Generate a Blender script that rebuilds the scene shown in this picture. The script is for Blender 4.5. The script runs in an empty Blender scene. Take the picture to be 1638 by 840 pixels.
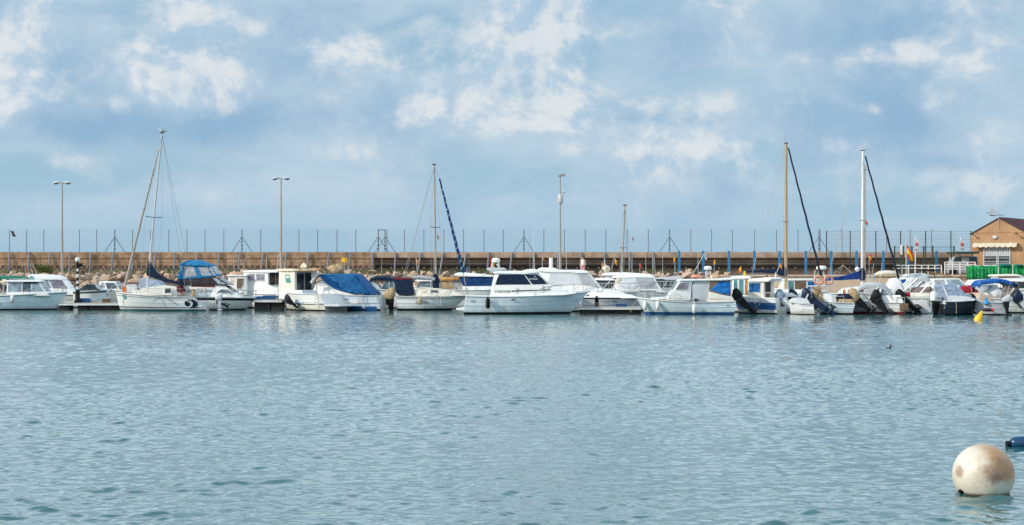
import bpy, bmesh, math, random
import numpy as np
from mathutils import Vector, Matrix, Euler
R = math.radians
scene = bpy.context.scene
COL = scene.collection

# ------------------------------------------------------------------ camera
F, HC, CU, HV = 2600.0, 3.0, 819.0, 432.0      # focal length in photo pixels, eye height, centre column, horizon row
cam_d = bpy.data.cameras.new("camera")
cam_d.sensor_width = 36.0
cam_d.sensor_fit = 'HORIZONTAL'
cam_d.lens = 36.0 * F / 1638.0
cam_d.shift_y = 12.0 / 1638.0
cam_d.clip_start = 0.5
cam_d.clip_end = 20000
cam = bpy.data.objects.new("camera", cam_d)
cam.location = (0, 0, HC)
cam.rotation_euler = (R(90), 0, 0)
COL.objects.link(cam)
scene.camera = cam

# ------------------------------------------------------------------ light
TO_SUN = Vector((-0.84, -0.36, 0.50)).normalized()
SUN_EL = math.asin(TO_SUN.z)
SUN_ROT = math.atan2(TO_SUN.x, TO_SUN.y)
sun_d = bpy.data.lights.new("sun", 'SUN')
sun_d.energy = 3.55
sun_d.angle = R(0.6)
sun_d.color = (1.0, 0.90, 0.76)
sun = bpy.data.objects.new("sun", sun_d)
sun.rotation_euler = TO_SUN.to_track_quat('Z', 'Y').to_euler()
sun.location = (-200, -120, 130)
COL.objects.link(sun)

scene.view_settings.view_transform = 'Standard'
scene.view_settings.look = 'None'
scene.view_settings.exposure = 0.0
scene.view_settings.gamma = 1.0
scene.cycles.max_bounces = 6
scene.cycles.sample_clamp_indirect = 4.0

# ------------------------------------------------------------------ sky with clouds (all in sky directions)
world = bpy.data.worlds.new("World")
scene.world = world
world.use_nodes = True
wt = world.node_tree
wt.nodes.clear()
class NT:
    def __init__(s, t): s.t = t
    def n(s, typ, **kw):
        nd = s.t.nodes.new(typ)
        for k, v in kw.items(): setattr(nd, k, v)
        return nd
    def l(s, a, b): s.t.links.new(a, b)
    def m(s, op, a, b=None, c=None, clamp=False):
        nd = s.n('ShaderNodeMath', operation=op)
        nd.use_clamp = clamp
        for i, x in enumerate((a, b, c)):
            if x is None: continue
            if isinstance(x, (int, float)): nd.inputs[i].default_value = x
            else: s.l(x, nd.inputs[i])
        return nd.outputs[0]
    def smooth(s, x, lo, hi):
        nd = s.n('ShaderNodeMapRange', interpolation_type='SMOOTHSTEP')
        s.l(x, nd.inputs[0])
        nd.inputs[1].default_value = lo; nd.inputs[2].default_value = hi
        return nd.outputs[0]
    def mix(s, f, a, b):
        nd = s.n('ShaderNodeMix', data_type='RGBA')
        for i, x in ((0, f), (6, a), (7, b)):
            if isinstance(x, (int, float)): nd.inputs[i].default_value = x
            elif isinstance(x, (tuple, list)): nd.inputs[i].default_value = (*x, 1)
            else: s.l(x, nd.inputs[i])
        return nd.outputs[2]
    def noise(s, vec, scale, detail=4, rough=0.5, dist=0.0):
        nd = s.n('ShaderNodeTexNoise')
        nd.inputs['Scale'].default_value = scale
        nd.inputs['Detail'].default_value = detail
        nd.inputs['Roughness'].default_value = rough
        nd.inputs['Distortion'].default_value = dist
        if vec is not None: s.l(vec, nd.inputs['Vector'])
        return nd.outputs[0]
W = NT(wt)
tc = W.n('ShaderNodeTexCoord')
sep = W.n('ShaderNodeSeparateXYZ')
W.l(tc.outputs['Generated'], sep.inputs[0])
az = W.m('ARCTAN2', sep.outputs[0], sep.outputs[1])
el = W.m('ARCSINE', sep.outputs[2])
comb = W.n('ShaderNodeCombineXYZ')
W.l(az, comb.inputs[0]); W.l(W.m('MULTIPLY', el, 1.15), comb.inputs[1]); comb.inputs[2].default_value = 1.3
P2 = comb.outputs[0]
comb3 = W.n('ShaderNodeCombineXYZ')                 # stretched sheets of cloud
W.l(az, comb3.inputs[0]); W.l(W.m('MULTIPLY', el, 4.0), comb3.inputs[1]); comb3.inputs[2].default_value = 3.7
P3 = comb3.outputs[0]
sky = W.n('ShaderNodeTexSky', sky_type='NISHITA')
sky.sun_disc = False
sky.sun_elevation = SUN_EL
sky.sun_rotation = SUN_ROT
sky.altitude = 0
sky.air_density = 1.0
sky.dust_density = 1.2
sky.ozone_density = 1.6
n_big = W.noise(P2, 9, 6, 0.55, 0.3)
n_puff = W.noise(P2, 26, 8, 0.62, 0.25)
n_sheet = W.noise(P3, 7, 6, 0.55, 0.4)
n_fine = W.noise(P2, 70, 5, 0.6)
def blobs(lst):
    tot = None
    for (u, v, ru, rv, a) in lst:
        dx = W.m('MULTIPLY', W.m('SUBTRACT', az, math.atan((u - CU) / F)), F / ru)
        dy = W.m('MULTIPLY', W.m('SUBTRACT', el, (HV - v) / F), F / rv)
        q = W.m('ADD', W.m('MULTIPLY', dx, dx), W.m('MULTIPLY', dy, dy))
        g = W.m('MULTIPLY', W.m('EXPONENT', W.m('MULTIPLY', q, -1.0)), a)
        tot = g if tot is None else W.m('ADD', tot, g)
    return tot
BRIGHT = [(25, 60, 70, 55, .9), (30, 160, 75, 40, .95), (268, 118, 85, 45, 1.0), (330, 140, 60, 55, .9), (190, 178, 20, 16, .8),
          (320, 22, 70, 34, .75), (400, 55, 60, 26, .5), (505, 88, 42, 28, .85), (575, 82, 36, 26, .9), (635, 122, 24, 20, .6),
          (740, 135, 95, 48, .50), (815, 112, 36, 24, .70), (700, 40, 60, 40, .35), (840, 30, 80, 45, .6), (905, 150, 55, 60, .50), (720, 190, 120, 30, .38),
          (1040, 170, 130, 26, .4), (1050, 275, 70, 36, .62), (1140, 242, 46, 18, .75), (1200, 265, 30, 24, .5), (1340, 238, 50, 18, .6),
          (1255, 275, 45, 22, .4), (1580, 305, 70, 44, .6), (1420, 92, 90, 22, .5), (1405, 185, 34, 22, .4), (1150, 20, 70, 20, .3),
          (1480, 250, 80, 26, .3), (130, 262, 60, 16, .35), (560, 245, 110, 20, .3), (800, 180, 200, 45, .36), (1080, 225, 200, 26, .28), (1480, 300, 160, 24, .30), (960, 50, 170, 50, .36), (1330, 100, 170, 26, .40), (1600, 110, 70, 26, .35), (1250, 165, 120, 22, .28), (1500, 30, 120, 24, .32), (60, 110, 60, 60, .3), (1000, 250, 120, 30, .28), (760, 280, 120, 22, .22), (1500, 100, 90, 30, .25), (300, 300, 140, 18, .2)]
DARK = [(450, 195, 260, 44, .9), (110, 215, 160, 30, .7), (540, 130, 120, 60, .45), (1430, 190, 260, 60, .75), (1050, 193, 110, 16, .7),
        (1250, 55, 220, 50, .6), (150, 110, 90, 50, .5), (500, 40, 90, 40, .45), (1560, 265, 130, 16, .5), (1170, 300, 60, 36, .35),
        (1570, 60, 120, 50, .45), (1000, 100, 90, 40, .35)]
CLEAR = [(885, 95, 46, 44, 1.0), (690, 62, 70, 40, .6), (865, 130, 26, 26, .7), (640, 100, 40, 26, .5), (1195, 245, 40, 24, .6), (520, 20, 80, 26, .3), (220, 50, 70, 40, .25)]
b_bright, b_dark, b_clear = blobs(BRIGHT), blobs(DARK), blobs(CLEAR)
# clear air: the sky texture, paled towards the horizon by the sea air
base = W.mix(0.70, sky.outputs[0], (3.7, 6.1, 8.1))
hz = W.m('SUBTRACT', 1.0, W.smooth(el, 0.0, 0.12))
base = W.mix(W.m('MULTIPLY', hz, 0.92), base, (3.9, 6.0, 7.65))
off = W.n('ShaderNodeVectorMath', operation='ADD'); W.l(P2, off.inputs[0]); off.inputs[1].default_value = (-0.006, 0.008, 0)
n_puff2 = W.noise(off.outputs[0], 17, 9, 0.60, 0.25)
n_puff1 = W.noise(P2, 17, 9, 0.60, 0.25)
# a grey blue sheet over most of the upper sky
sheet = W.m('ADD', n_sheet, W.m('SUBTRACT', W.m('MULTIPLY', b_dark, 0.34), W.m('MULTIPLY', b_clear, 0.85)))
sheet_f = W.m('MULTIPLY', W.smooth(sheet, 0.31, 0.60), W.smooth(el, 0.004, 0.05))
tone = W.m('ADD', W.m('ADD', W.m('MULTIPLY', n_big, .5), W.m('MULTIPLY', n_puff1, .5)), W.m('MULTIPLY', b_dark, -0.20))
sheet_c = W.mix(W.smooth(tone, 0.24, 0.58), (2.95, 4.85, 6.85), (5.5, 6.9, 8.1))
c1 = W.mix(W.m('MULTIPLY', sheet_f, 0.92), base, sheet_c)
# white heaps with lit upper left edges: the density is compared with itself a little towards the sun
heap = W.m('ADD', W.m('MULTIPLY', b_bright, 0.80), W.m('MULTIPLY', W.m('SUBTRACT', n_puff1, 0.5), 1.6))
heap = W.m('ADD', heap, W.m('MULTIPLY', W.m('SUBTRACT', n_fine, 0.5), 0.30))
heap_f = W.smooth(heap, 0.08, 0.62)
lit = W.m('ADD', W.m('MULTIPLY', W.m('SUBTRACT', n_puff1, n_puff2), 4.6), W.m('MULTIPLY_ADD', b_dark, -0.20, 0.52))
heap_c = W.mix(W.smooth(W.m('ADD', lit, W.m('MULTIPLY', heap, 0.22)), 0.22, 0.95), (4.7, 6.3, 7.9), (8.3, 8.6, 8.75))
c2 = W.mix(W.m('MULTIPLY', heap_f, W.m('MULTIPLY_ADD', W.smooth(el, 0.01, 0.09), 0.56, 0.28)), c1, heap_c)
# bright sky band added above the picture to lift water and shaded hulls
over = W.m('MULTIPLY', W.m('MULTIPLY', W.smooth(el, 0.165, 0.30), W.m('SUBTRACT', 1.0, W.m('MULTIPLY', W.smooth(el, 0.42, 0.85), .8))), W.m('MULTIPLY_ADD', W.smooth(n_big, 0.34, 0.56), 0.5, 0.5))
c2 = W.mix(W.m('MULTIPLY', over, 0.9), c2, (15.4, 18.1, 20.0))
bg = W.n('ShaderNodeBackground')
bg.inputs['Strength'].default_value = 0.095
W.l(c2, bg.inputs[0])
wo = W.n('ShaderNodeOutputWorld')
W.l(bg.outputs[0], wo.inputs[0])
world.cycles.sampling_method = 'MANUAL'
world.cycles.sample_map_resolution = 1024

# ------------------------------------------------------------------ materials
def new_mat(name):
    m = bpy.data.materials.new(name); m.use_nodes = True
    t = NT(m.node_tree)
    p = m.node_tree.nodes['Principled BSDF']
    return m, t, p
def paint(name, col, rough=0.35, var=0.12, scale=3.0, metal=0.0, spec=0.5, dirt=None, dirt_amt=0.35, bump=0.0, bscale=8.0, streak=True, scum=False):
    m, t, p = new_mat(name)
    co = t.n('ShaderNodeTexCoord').outputs['Object']
    n1 = t.noise(co, scale, 6, 0.6)
    lo = tuple(c * (1 - var) for c in col); hi = tuple(min(1, c * (1 + var * .6)) for c in col)
    c = t.mix(t.smooth(n1, 0.3, 0.7), lo, hi)
    if dirt:
        mp = t.n('ShaderNodeMapping'); t.l(co, mp.inputs[0])
        mp.inputs['Scale'].default_value = (3.5, 3.5, 0.5) if streak else (1, 1, 1)
        n2 = t.noise(mp.outputs[0], 1.6, 7, 0.65)
        c = t.mix(t.m('MULTIPLY', t.smooth(n2, 0.52, 0.80), dirt_amt), c, dirt)
    if scum:                                                # yellowish tide mark and drips above the waterline
        sz = t.n('ShaderNodeSeparateXYZ'); t.l(co, sz.inputs[0])
        mq = t.n('ShaderNodeMapping'); t.l(co, mq.inputs[0]); mq.inputs['Scale'].default_value = (5, 5, .8)
        nq = t.noise(mq.outputs[0], 1.5, 6, .7)
        hq = t.m('ADD', sz.outputs[2], t.m('MULTIPLY', t.m('SUBTRACT', nq, .5), -.75))
        c = t.mix(t.m('MULTIPLY', t.m('SUBTRACT', 1.0, t.smooth(hq, .02, .38)), .62), c, (0.30, 0.26, 0.17))
        drip = t.m('MULTIPLY', t.smooth(nq, .60, .80), .30)
        c = t.mix(drip, c, (0.34, 0.30, 0.24))
    t.l(c, p.inputs['Base Color'])
    t.l(t.m('ADD', t.m('MULTIPLY', t.m('SUBTRACT', n1, .5), .25), rough), p.inputs['Roughness'])
    p.inputs['Metallic'].default_value = metal
    p.inputs['Specular IOR Level'].default_value = spec
    if bump:
        b = t.n('ShaderNodeBump'); b.inputs['Strength'].default_value = bump; b.inputs['Distance'].default_value = 0.05
        t.l(t.noise(co, bscale, 5, 0.6, 0.6), b.inputs['Height']); t.l(b.outputs[0], p.inputs['Normal'])
    return m
def glass(name, col=(0.02, 0.03, 0.035), rough=0.06, var=0.5):
    m, t, p = new_mat(name)
    co = t.n('ShaderNodeTexCoord').outputs['Object']
    n1 = t.noise(co, 1.7, 4, 0.6, 0.5)
    t.l(t.mix(t.smooth(n1, 0.35, 0.65), tuple(c * (1 - var) for c in col), tuple(c * (1 + var) for c in col)), p.inputs['Base Color'])
    p.inputs['Roughness'].default_value = rough
    p.inputs['IOR'].default_value = 1.5
    return m
def fabric(name, col, var=0.25, bump=0.7, rough=0.85):
    m, t, p = new_mat(name)
    co = t.n('ShaderNodeTexCoord').outputs['Object']
    mp = t.n('ShaderNodeMapping'); t.l(co, mp.inputs[0]); mp.inputs['Rotation'].default_value = (0.3, 0.7, 0.4); mp.inputs['Scale'].default_value = (1, 1.0, 2.4)
    n1 = t.noise(mp.outputs[0], 1.6, 4, 0.55, 1.2)
    n2 = t.noise(co, 5, 5, 0.6)
    t.l(t.mix(t.smooth(n2, 0.3, 0.7), tuple(c * (1 - var) for c in col), tuple(min(1, c * (1 + var * .6)) for c in col)), p.inputs['Base Color'])
    p.inputs['Roughness'].default_value = rough
    p.inputs['Specular IOR Level'].default_value = 0.25
    b = t.n('ShaderNodeBump'); b.inputs['Strength'].default_value = bump; b.inputs['Distance'].default_value = 0.25
    t.l(n1, b.inputs['Height']); t.l(b.outputs[0], p.inputs['Normal'])
    return m
GRIME = (0.22, 0.19, 0.14)
M = {}
M['white'] = paint('white_gelcoat', (0.80, 0.80, 0.78), 0.28, 0.05, 2.0, dirt=(0.46, 0.43, 0.36), dirt_amt=0.40, scum=True)
M['cream'] = paint('cream_gelcoat', (0.76, 0.71, 0.62), 0.35, 0.07, 2.0, dirt=GRIME, dirt_amt=0.3, scum=True)
M['offwhite'] = paint('chalky_white', (0.70, 0.70, 0.69), 0.55, 0.10, 3.0, dirt=GRIME, dirt_amt=0.35, scum=True)
M['aqua'] = paint('pale_aqua_shade_gelcoat', (0.66, 0.75, 0.79), 0.3, 0.06, 2.0, dirt=(0.4, 0.42, 0.38), dirt_amt=0.3, scum=True)  # aqua paint; also carries the bluish shade of white hull sides
M['shadeblue'] = paint('shade_blue_gelcoat', (0.62, 0.69, 0.78), 0.35, 0.06, 2.0, dirt=(0.4, 0.4, 0.4), dirt_amt=0.3, scum=True)  # white gelcoat with its bluish shade put into the colour
M['navy'] = paint('navy_paint', (0.007, 0.018, 0.050), 0.35, 0.2, 3, spec=.25, dirt=(0.07, 0.08, 0.09), dirt_amt=0.3)
M['blue'] = paint('blue_paint', (0.02, 0.09, 0.26), 0.32, 0.15, 3, dirt=(0.15, 0.18, 0.2), dirt_amt=0.35)
M['black'] = paint('black_paint', (0.006, 0.007, 0.009), 0.5, 0.3, 4, spec=.18, dirt=(0.035, 0.033, 0.03), dirt_amt=0.4)
M['antifoul'] = paint('dark_antifouling', (0.008, 0.011, 0.017), 0.7, 0.3, 5, spec=.2, dirt=(0.03, 0.035, 0.025), dirt_amt=0.6)
M['teal'] = paint('teal_antifouling', (0.03, 0.14, 0.16), 0.6, 0.3, 5, dirt=(0.05, 0.06, 0.04), dirt_amt=0.6)
M['redbottom'] = paint('red_antifouling', (0.22, 0.03, 0.03), 0.6, 0.2, 5, dirt=(0.08, 0.04, 0.03), dirt_amt=0.6)
M['turq'] = paint('turquoise_paint', (0.03, 0.36, 0.38), 0.4, 0.1, 3)
M['green'] = paint('green_paint', (0.05, 0.26, 0.20), 0.5, 0.15, 3)
M['maroon'] = paint('maroon_paint', (0.22, 0.04, 0.03), 0.5, 0.2, 3)
M['grey'] = paint('grey_plastic', (0.30, 0.31, 0.33), 0.5, 0.12, 3)
M['lgrey'] = paint('light_grey_plastic', (0.50, 0.52, 0.55), 0.5, 0.08, 3, dirt=GRIME, dirt_amt=0.25)
M['dgrey'] = paint('dark_grey_plastic', (0.035, 0.038, 0.045), 0.55, 0.2, 3, spec=.22)
M['metal'] = paint('stainless_tube', (0.50, 0.50, 0.49), 0.5, 0.1, 5, metal=0.3)
M['alu'] = paint('anodised_aluminium', (0.36, 0.32, 0.28), 0.5, 0.10, 2, metal=0.0, dirt=(0.3, 0.25, 0.18), dirt_amt=0.3)
M['goldmast'] = paint('gold_anodised_mast', (0.44, 0.30, 0.15), 0.45, 0.1, 2, metal=0.0, dirt=(0.3, 0.2, 0.08), dirt_amt=0.3)
M['wire'] = paint('grey_wire', (0.30, 0.30, 0.31), 0.5, 0.1, 3)
M['rope'] = paint('rope_fibre', (0.42, 0.36, 0.27), 0.9, 0.2, 20)
M['wood'] = paint('varnished_wood', (0.30, 0.15, 0.06), 0.45, 0.25, 6)
M['brown'] = paint('brown_interior', (0.16, 0.10, 0.06), 0.7, 0.3, 4)
M['rust'] = paint('rusty_iron', (0.16, 0.08, 0.045), 0.85, 0.4, 6)
M['rubber'] = paint('black_rubber', (0.009, 0.009, 0.010), 0.8, 0.3, 6, spec=.2)
M['yellow'] = paint('yellow_plastic', (0.82, 0.50, 0.02), 0.45, 0.08, 4)
M['orange'] = paint('orange_plastic', (0.75, 0.20, 0.03), 0.5, 0.12, 4)
M['ring'] = paint('lifebuoy_salmon', (0.62, 0.27, 0.19), 0.55, 0.10, 6)
M['red'] = paint('red_paint', (0.55, 0.03, 0.03), 0.45, 0.1, 4)
M['flag_red'] = fabric('flag_red_cloth', (0.60, 0.03, 0.02), 0.1, 0.3)
M['flag_yel'] = fabric('flag_yellow_cloth', (0.85, 0.50, 0.03), 0.1, 0.3)
M['flag_org'] = fabric('flag_orange_cloth', (0.78, 0.26, 0.04), 0.1, 0.3)
M['g_dark'] = glass('dark_tinted_glass')
M['g_blue'] = glass('blue_grey_glass', (0.09, 0.13, 0.16))
M['g_teal'] = glass('teal_glass', (0.10, 0.24, 0.25), 0.1, 0.25)
M['g_pale'] = glass('pale_reflecting_glass', (0.26, 0.33, 0.38), 0.1, 0.3)
M['g_violet'] = glass('violet_grey_glass', (0.24, 0.22, 0.27), 0.15, 0.4)
M['f_navy'] = fabric('navy_canvas', (0.009, 0.022, 0.055))
M['f_blue'] = fabric('blue_canvas', (0.015, 0.11, 0.30))
M['f_sky'] = fabric('bright_blue_canvas', (0.03, 0.22, 0.46))
M['f_royal'] = fabric('royal_blue_canvas', (0.01, 0.10, 0.36))
M['f_tarp'] = fabric('blue_tarpaulin', (0.01, 0.17, 0.52), 0.15, 0.9, 0.5)
M['f_slate'] = fabric('slate_blue_canvas', (0.16, 0.22, 0.32))
M['f_tan'] = fabric('tan_canvas', (0.46, 0.33, 0.19))
M['f_ochre'] = fabric('ochre_canvas', (0.46, 0.24, 0.08))
M['f_cream'] = fabric('cream_canvas', (0.72, 0.64, 0.50))
M['f_white'] = fabric('white_canvas', (0.66, 0.67, 0.70), 0.06, .28)
M['f_grey'] = fabric('grey_canvas', (0.43, 0.44, 0.47), 0.08, .28)
M['f_green'] = fabric('green_canvas', (0.015, 0.16, 0.12))
M['f_net'] = fabric('green_netting', (0.02, 0.30, 0.09), 0.3, 1.0)
M['f_clear'] = fabric('clear_vinyl', (0.42, 0.44, 0.47), 0.3, 0.5, 0.25)
M['f_dark'] = fabric('dark_mesh_canvas', (0.045, 0.04, 0.045), 0.2)
M['f_red'] = fabric('red_canvas', (0.42, 0.03, 0.05))
M['f_maroon'] = fabric('maroon_canvas', (0.16, 0.02, 0.03))
M['skin'] = paint('skin', (0.50, 0.26, 0.18), 0.55, 0.08, 6)
M['hair'] = paint('dark_hair', (0.05, 0.03, 0.02), 0.7, 0.2, 10)
M['cloth_white'] = fabric('white_cotton', (0.75, 0.72, 0.70), 0.05, 0.3)
M['cloth_pink'] = fabric('pink_cotton', (0.62, 0.30, 0.28), 0.08, 0.3)

# ------------------------------------------------------------------ mesh helpers
random.seed(7)
class MB:
    """collects shapes and links them as one mesh object"""
    def __init__(s): s.v = []; s.f = []; s.mi = []; s.mats = []
    def mid(s, m):
        m = M[m] if isinstance(m, str) else m
        if m not in s.mats: s.mats.append(m)
        return s.mats.index(m)
    def add(s, vs, fs, m):
        o = len(s.v); k = s.mid(m)
        s.v += [tuple(p) for p in vs]
        for f in fs: s.f.append(tuple(i + o for i in f)); s.mi.append(k)
        return s
    def box(s, c, size, m, rot=None, taper=1.0):
        x, y, z = (k / 2 for k in size)
        vs = [Vector((sx * x * (taper if sz > 0 else 1), sy * y * (taper if sz > 0 else 1), sz * z)) for sz in (-1, 1) for sy in (-1, 1) for sx in (-1, 1)]
        if rot is not None: vs = [rot @ p for p in vs]
        vs = [p + Vector(c) for p in vs]
        return s.add(vs, [(0, 2, 3, 1), (4, 5, 7, 6), (0, 1, 5, 4), (2, 6, 7, 3), (0, 4, 6, 2), (1, 3, 7, 5)], m)
    def tube(s, pts, r, m, n=6, r1=None):
        pts = [Vector(p) for p in pts]
        if r1 is None: r1 = r
        vs, fs, N = [], [], len(pts)
        for i, p in enumerate(pts):
            d = (pts[min(i + 1, N - 1)] - pts[max(i - 1, 0)]).normalized()
            a = d.cross(Vector((0, 0, 1)) if abs(d.z) < .95 else Vector((0, 1, 0))).normalized()
            b = d.cross(a)
            rr = r + (r1 - r) * i / max(1, N - 1)
            for k in range(n):
                an = 2 * math.pi * k / n
                vs.append(p + (a * math.cos(an) + b * math.sin(an)) * rr)
        for i in range(N - 1):
            for k in range(n):
                fs.append((i * n + k, i * n + (k + 1) % n, (i + 1) * n + (k + 1) % n, (i + 1) * n + k))
        fs.append(tuple(range(n))); fs.append(tuple((N - 1) * n + k for k in range(n - 1, -1, -1)))
        return s.add(vs, fs, m)
    def lathe(s, prof, c, m, n=16, rot=None):
        vs, fs = [], []
        for (r, z) in prof:
            for k in range(n):
                an = 2 * math.pi * k / n
                p = Vector((r * math.cos(an), r * math.sin(an), z))
                if rot is not None: p = rot @ p
                vs.append(p + Vector(c))
        for i in range(len(prof) - 1):
            for k in range(n):
                fs.append((i * n + k, i * n + (k + 1) % n, (i + 1) * n + (k + 1) % n, (i + 1) * n + k))
        fs.append(tuple(range(n))); fs.append(tuple((len(prof) - 1) * n + k for k in range(n)))
        return s.add(vs, fs, m)
    def ell(s, c, rad, m, nu=14, nv=8, rot=None):
        prof = [(math.sin(math.pi * (i + .02) / (nv + .04)), -math.cos(math.pi * (i + .02) / (nv + .04))) for i in range(nv + 1)]
        vs, fs = [], []
        for (r, z) in prof:
            for k in range(nu):
                an = 2 * math.pi * k / nu
                p = Vector((r * math.cos(an) * rad[0], r * math.sin(an) * rad[1], z * rad[2]))
                if rot is not None: p = rot @ p
                vs.append(p + Vector(c))
        for i in range(nv):
            for k in range(nu):
                fs.append((i * nu + k, i * nu + (k + 1) % nu, (i + 1) * nu + (k + 1) % nu, (i + 1) * nu + k))
        fs.append(tuple(range(nu))); fs.append(tuple(nv * nu + k for k in range(nu)))
        return s.add(vs, fs, m)
    def torus(s, c, Rr, r, m, rot=None, n=20, k=8):
        vs, fs = [], []
        for i in range(n):
            a = 2 * math.pi * i / n
            for j in range(k):
                b = 2 * math.pi * j / k
                p = Vector(((Rr + r * math.cos(b)) * math.cos(a), (Rr + r * math.cos(b)) * math.sin(a), r * math.sin(b)))
                if rot is not None: p = rot @ p
                vs.append(p + Vector(c))
        for i in range(n):
            for j in range(k):
                fs.append((i * k + j, ((i + 1) % n) * k + j, ((i + 1) % n) * k + (j + 1) % k, i * k + (j + 1) % k))
        return s.add(vs, fs, m)
    def prism(s, lo, hi, m):
        """solid between two closed loops of the same length"""
        n = len(lo)
        return s.add(list(lo) + list(hi), [tuple(range(n - 1, -1, -1)), tuple(range(n, 2 * n))] + [(i, (i + 1) % n, n + (i + 1) % n, n + i) for i in range(n)], m)
    def grid(s, rows, m):
        nr, nc = len(rows), len(rows[0])
        return s.add([p for r in rows for p in r], [(i * nc + j, i * nc + j + 1, (i + 1) * nc + j + 1, (i + 1) * nc + j) for i in range(nr - 1) for j in range(nc - 1)], m)
    def build(s, name, parent=None, smooth=35, bevel=0.0, seg=2, loc=None, fix=True):
        me = bpy.data.meshes.new(name)
        me.from_pydata(s.v, [], s.f)
        for mt in s.mats: me.materials.append(mt)
        me.polygons.foreach_set('material_index', s.mi)
        bm = bmesh.new(); bm.from_mesh(me)
        if fix: bmesh.ops.recalc_face_normals(bm, faces=bm.faces)
        if bevel:
            es = [e for e in bm.edges if len(e.link_faces) == 2 and e.calc_face_angle(0) > R(25)]
            if es: bmesh.ops.bevel(bm, geom=es, offset=bevel, segments=seg, profile=0.6, affect='EDGES', clamp_overlap=True)
        bm.to_mesh(me); bm.free()
        if smooth:
            me.polygons.foreach_set('use_smooth', [True] * len(me.polygons))
            me.set_sharp_from_angle(angle=R(smooth))
        me.update()
        o = bpy.data.objects.new(name, me)
        COL.objects.link(o)
        if parent is not None: o.parent = parent
        if loc is not None: o.location = loc
        return o
_tx = {}
def text_mesh(txt):
    """flat outline of a line of text, height 1, as (verts, faces)"""
    if txt in _tx: return _tx[txt]
    cu = bpy.data.curves.new('lettering', 'FONT'); cu.body = txt; cu.resolution_u = 2
    o = bpy.data.objects.new('lettering', cu); COL.objects.link(o)
    dg = bpy.context.evaluated_depsgraph_get()
    me = bpy.data.meshes.new_from_object(o.evaluated_get(dg))
    vs = [v.co.copy() for v in me.vertices]; fs = [tuple(p.vertices) for p in me.polygons]
    bpy.data.objects.remove(o); bpy.data.curves.remove(cu); bpy.data.meshes.remove(me)
    x0, x1 = min(v.x for v in vs), max(v.x for v in vs); y0, y1 = min(v.y for v in vs), max(v.y for v in vs)
    vs = [((v.x - x0) / (x1 - x0), (v.y - y0) / (y1 - y0)) for v in vs]
    _tx[txt] = (vs, fs)
    return _tx[txt]
def tag(o, label=None, cat=None, group=None, kind=None):
    if label: o['label'] = label
    if cat: o['category'] = cat
    if group: o['group'] = group
    if kind: o['kind'] = kind
    return o
def empty(name, loc, rz=0.0, label=None, cat=None, group=None):
    o = bpy.data.objects.new(name, None); COL.objects.link(o)
    o.empty_display_size = 0.3
    o.location = loc; o.rotation_euler = (0, 0, rz)
    return tag(o, label, cat, group)
def copy_tree(o, parent=None):
    c = o.copy(); COL.objects.link(c)
    c.parent = parent
    for ch in list(o.children): copy_tree(ch, c)
    return c
def WP(u, v, d): return Vector(((u - CU) * d / F, d, HC - (v - HV) * d / F))
def WX(u, d): return (u - CU) * d / F
def WZ(v, d): return HC - (v - HV) * d / F
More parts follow.
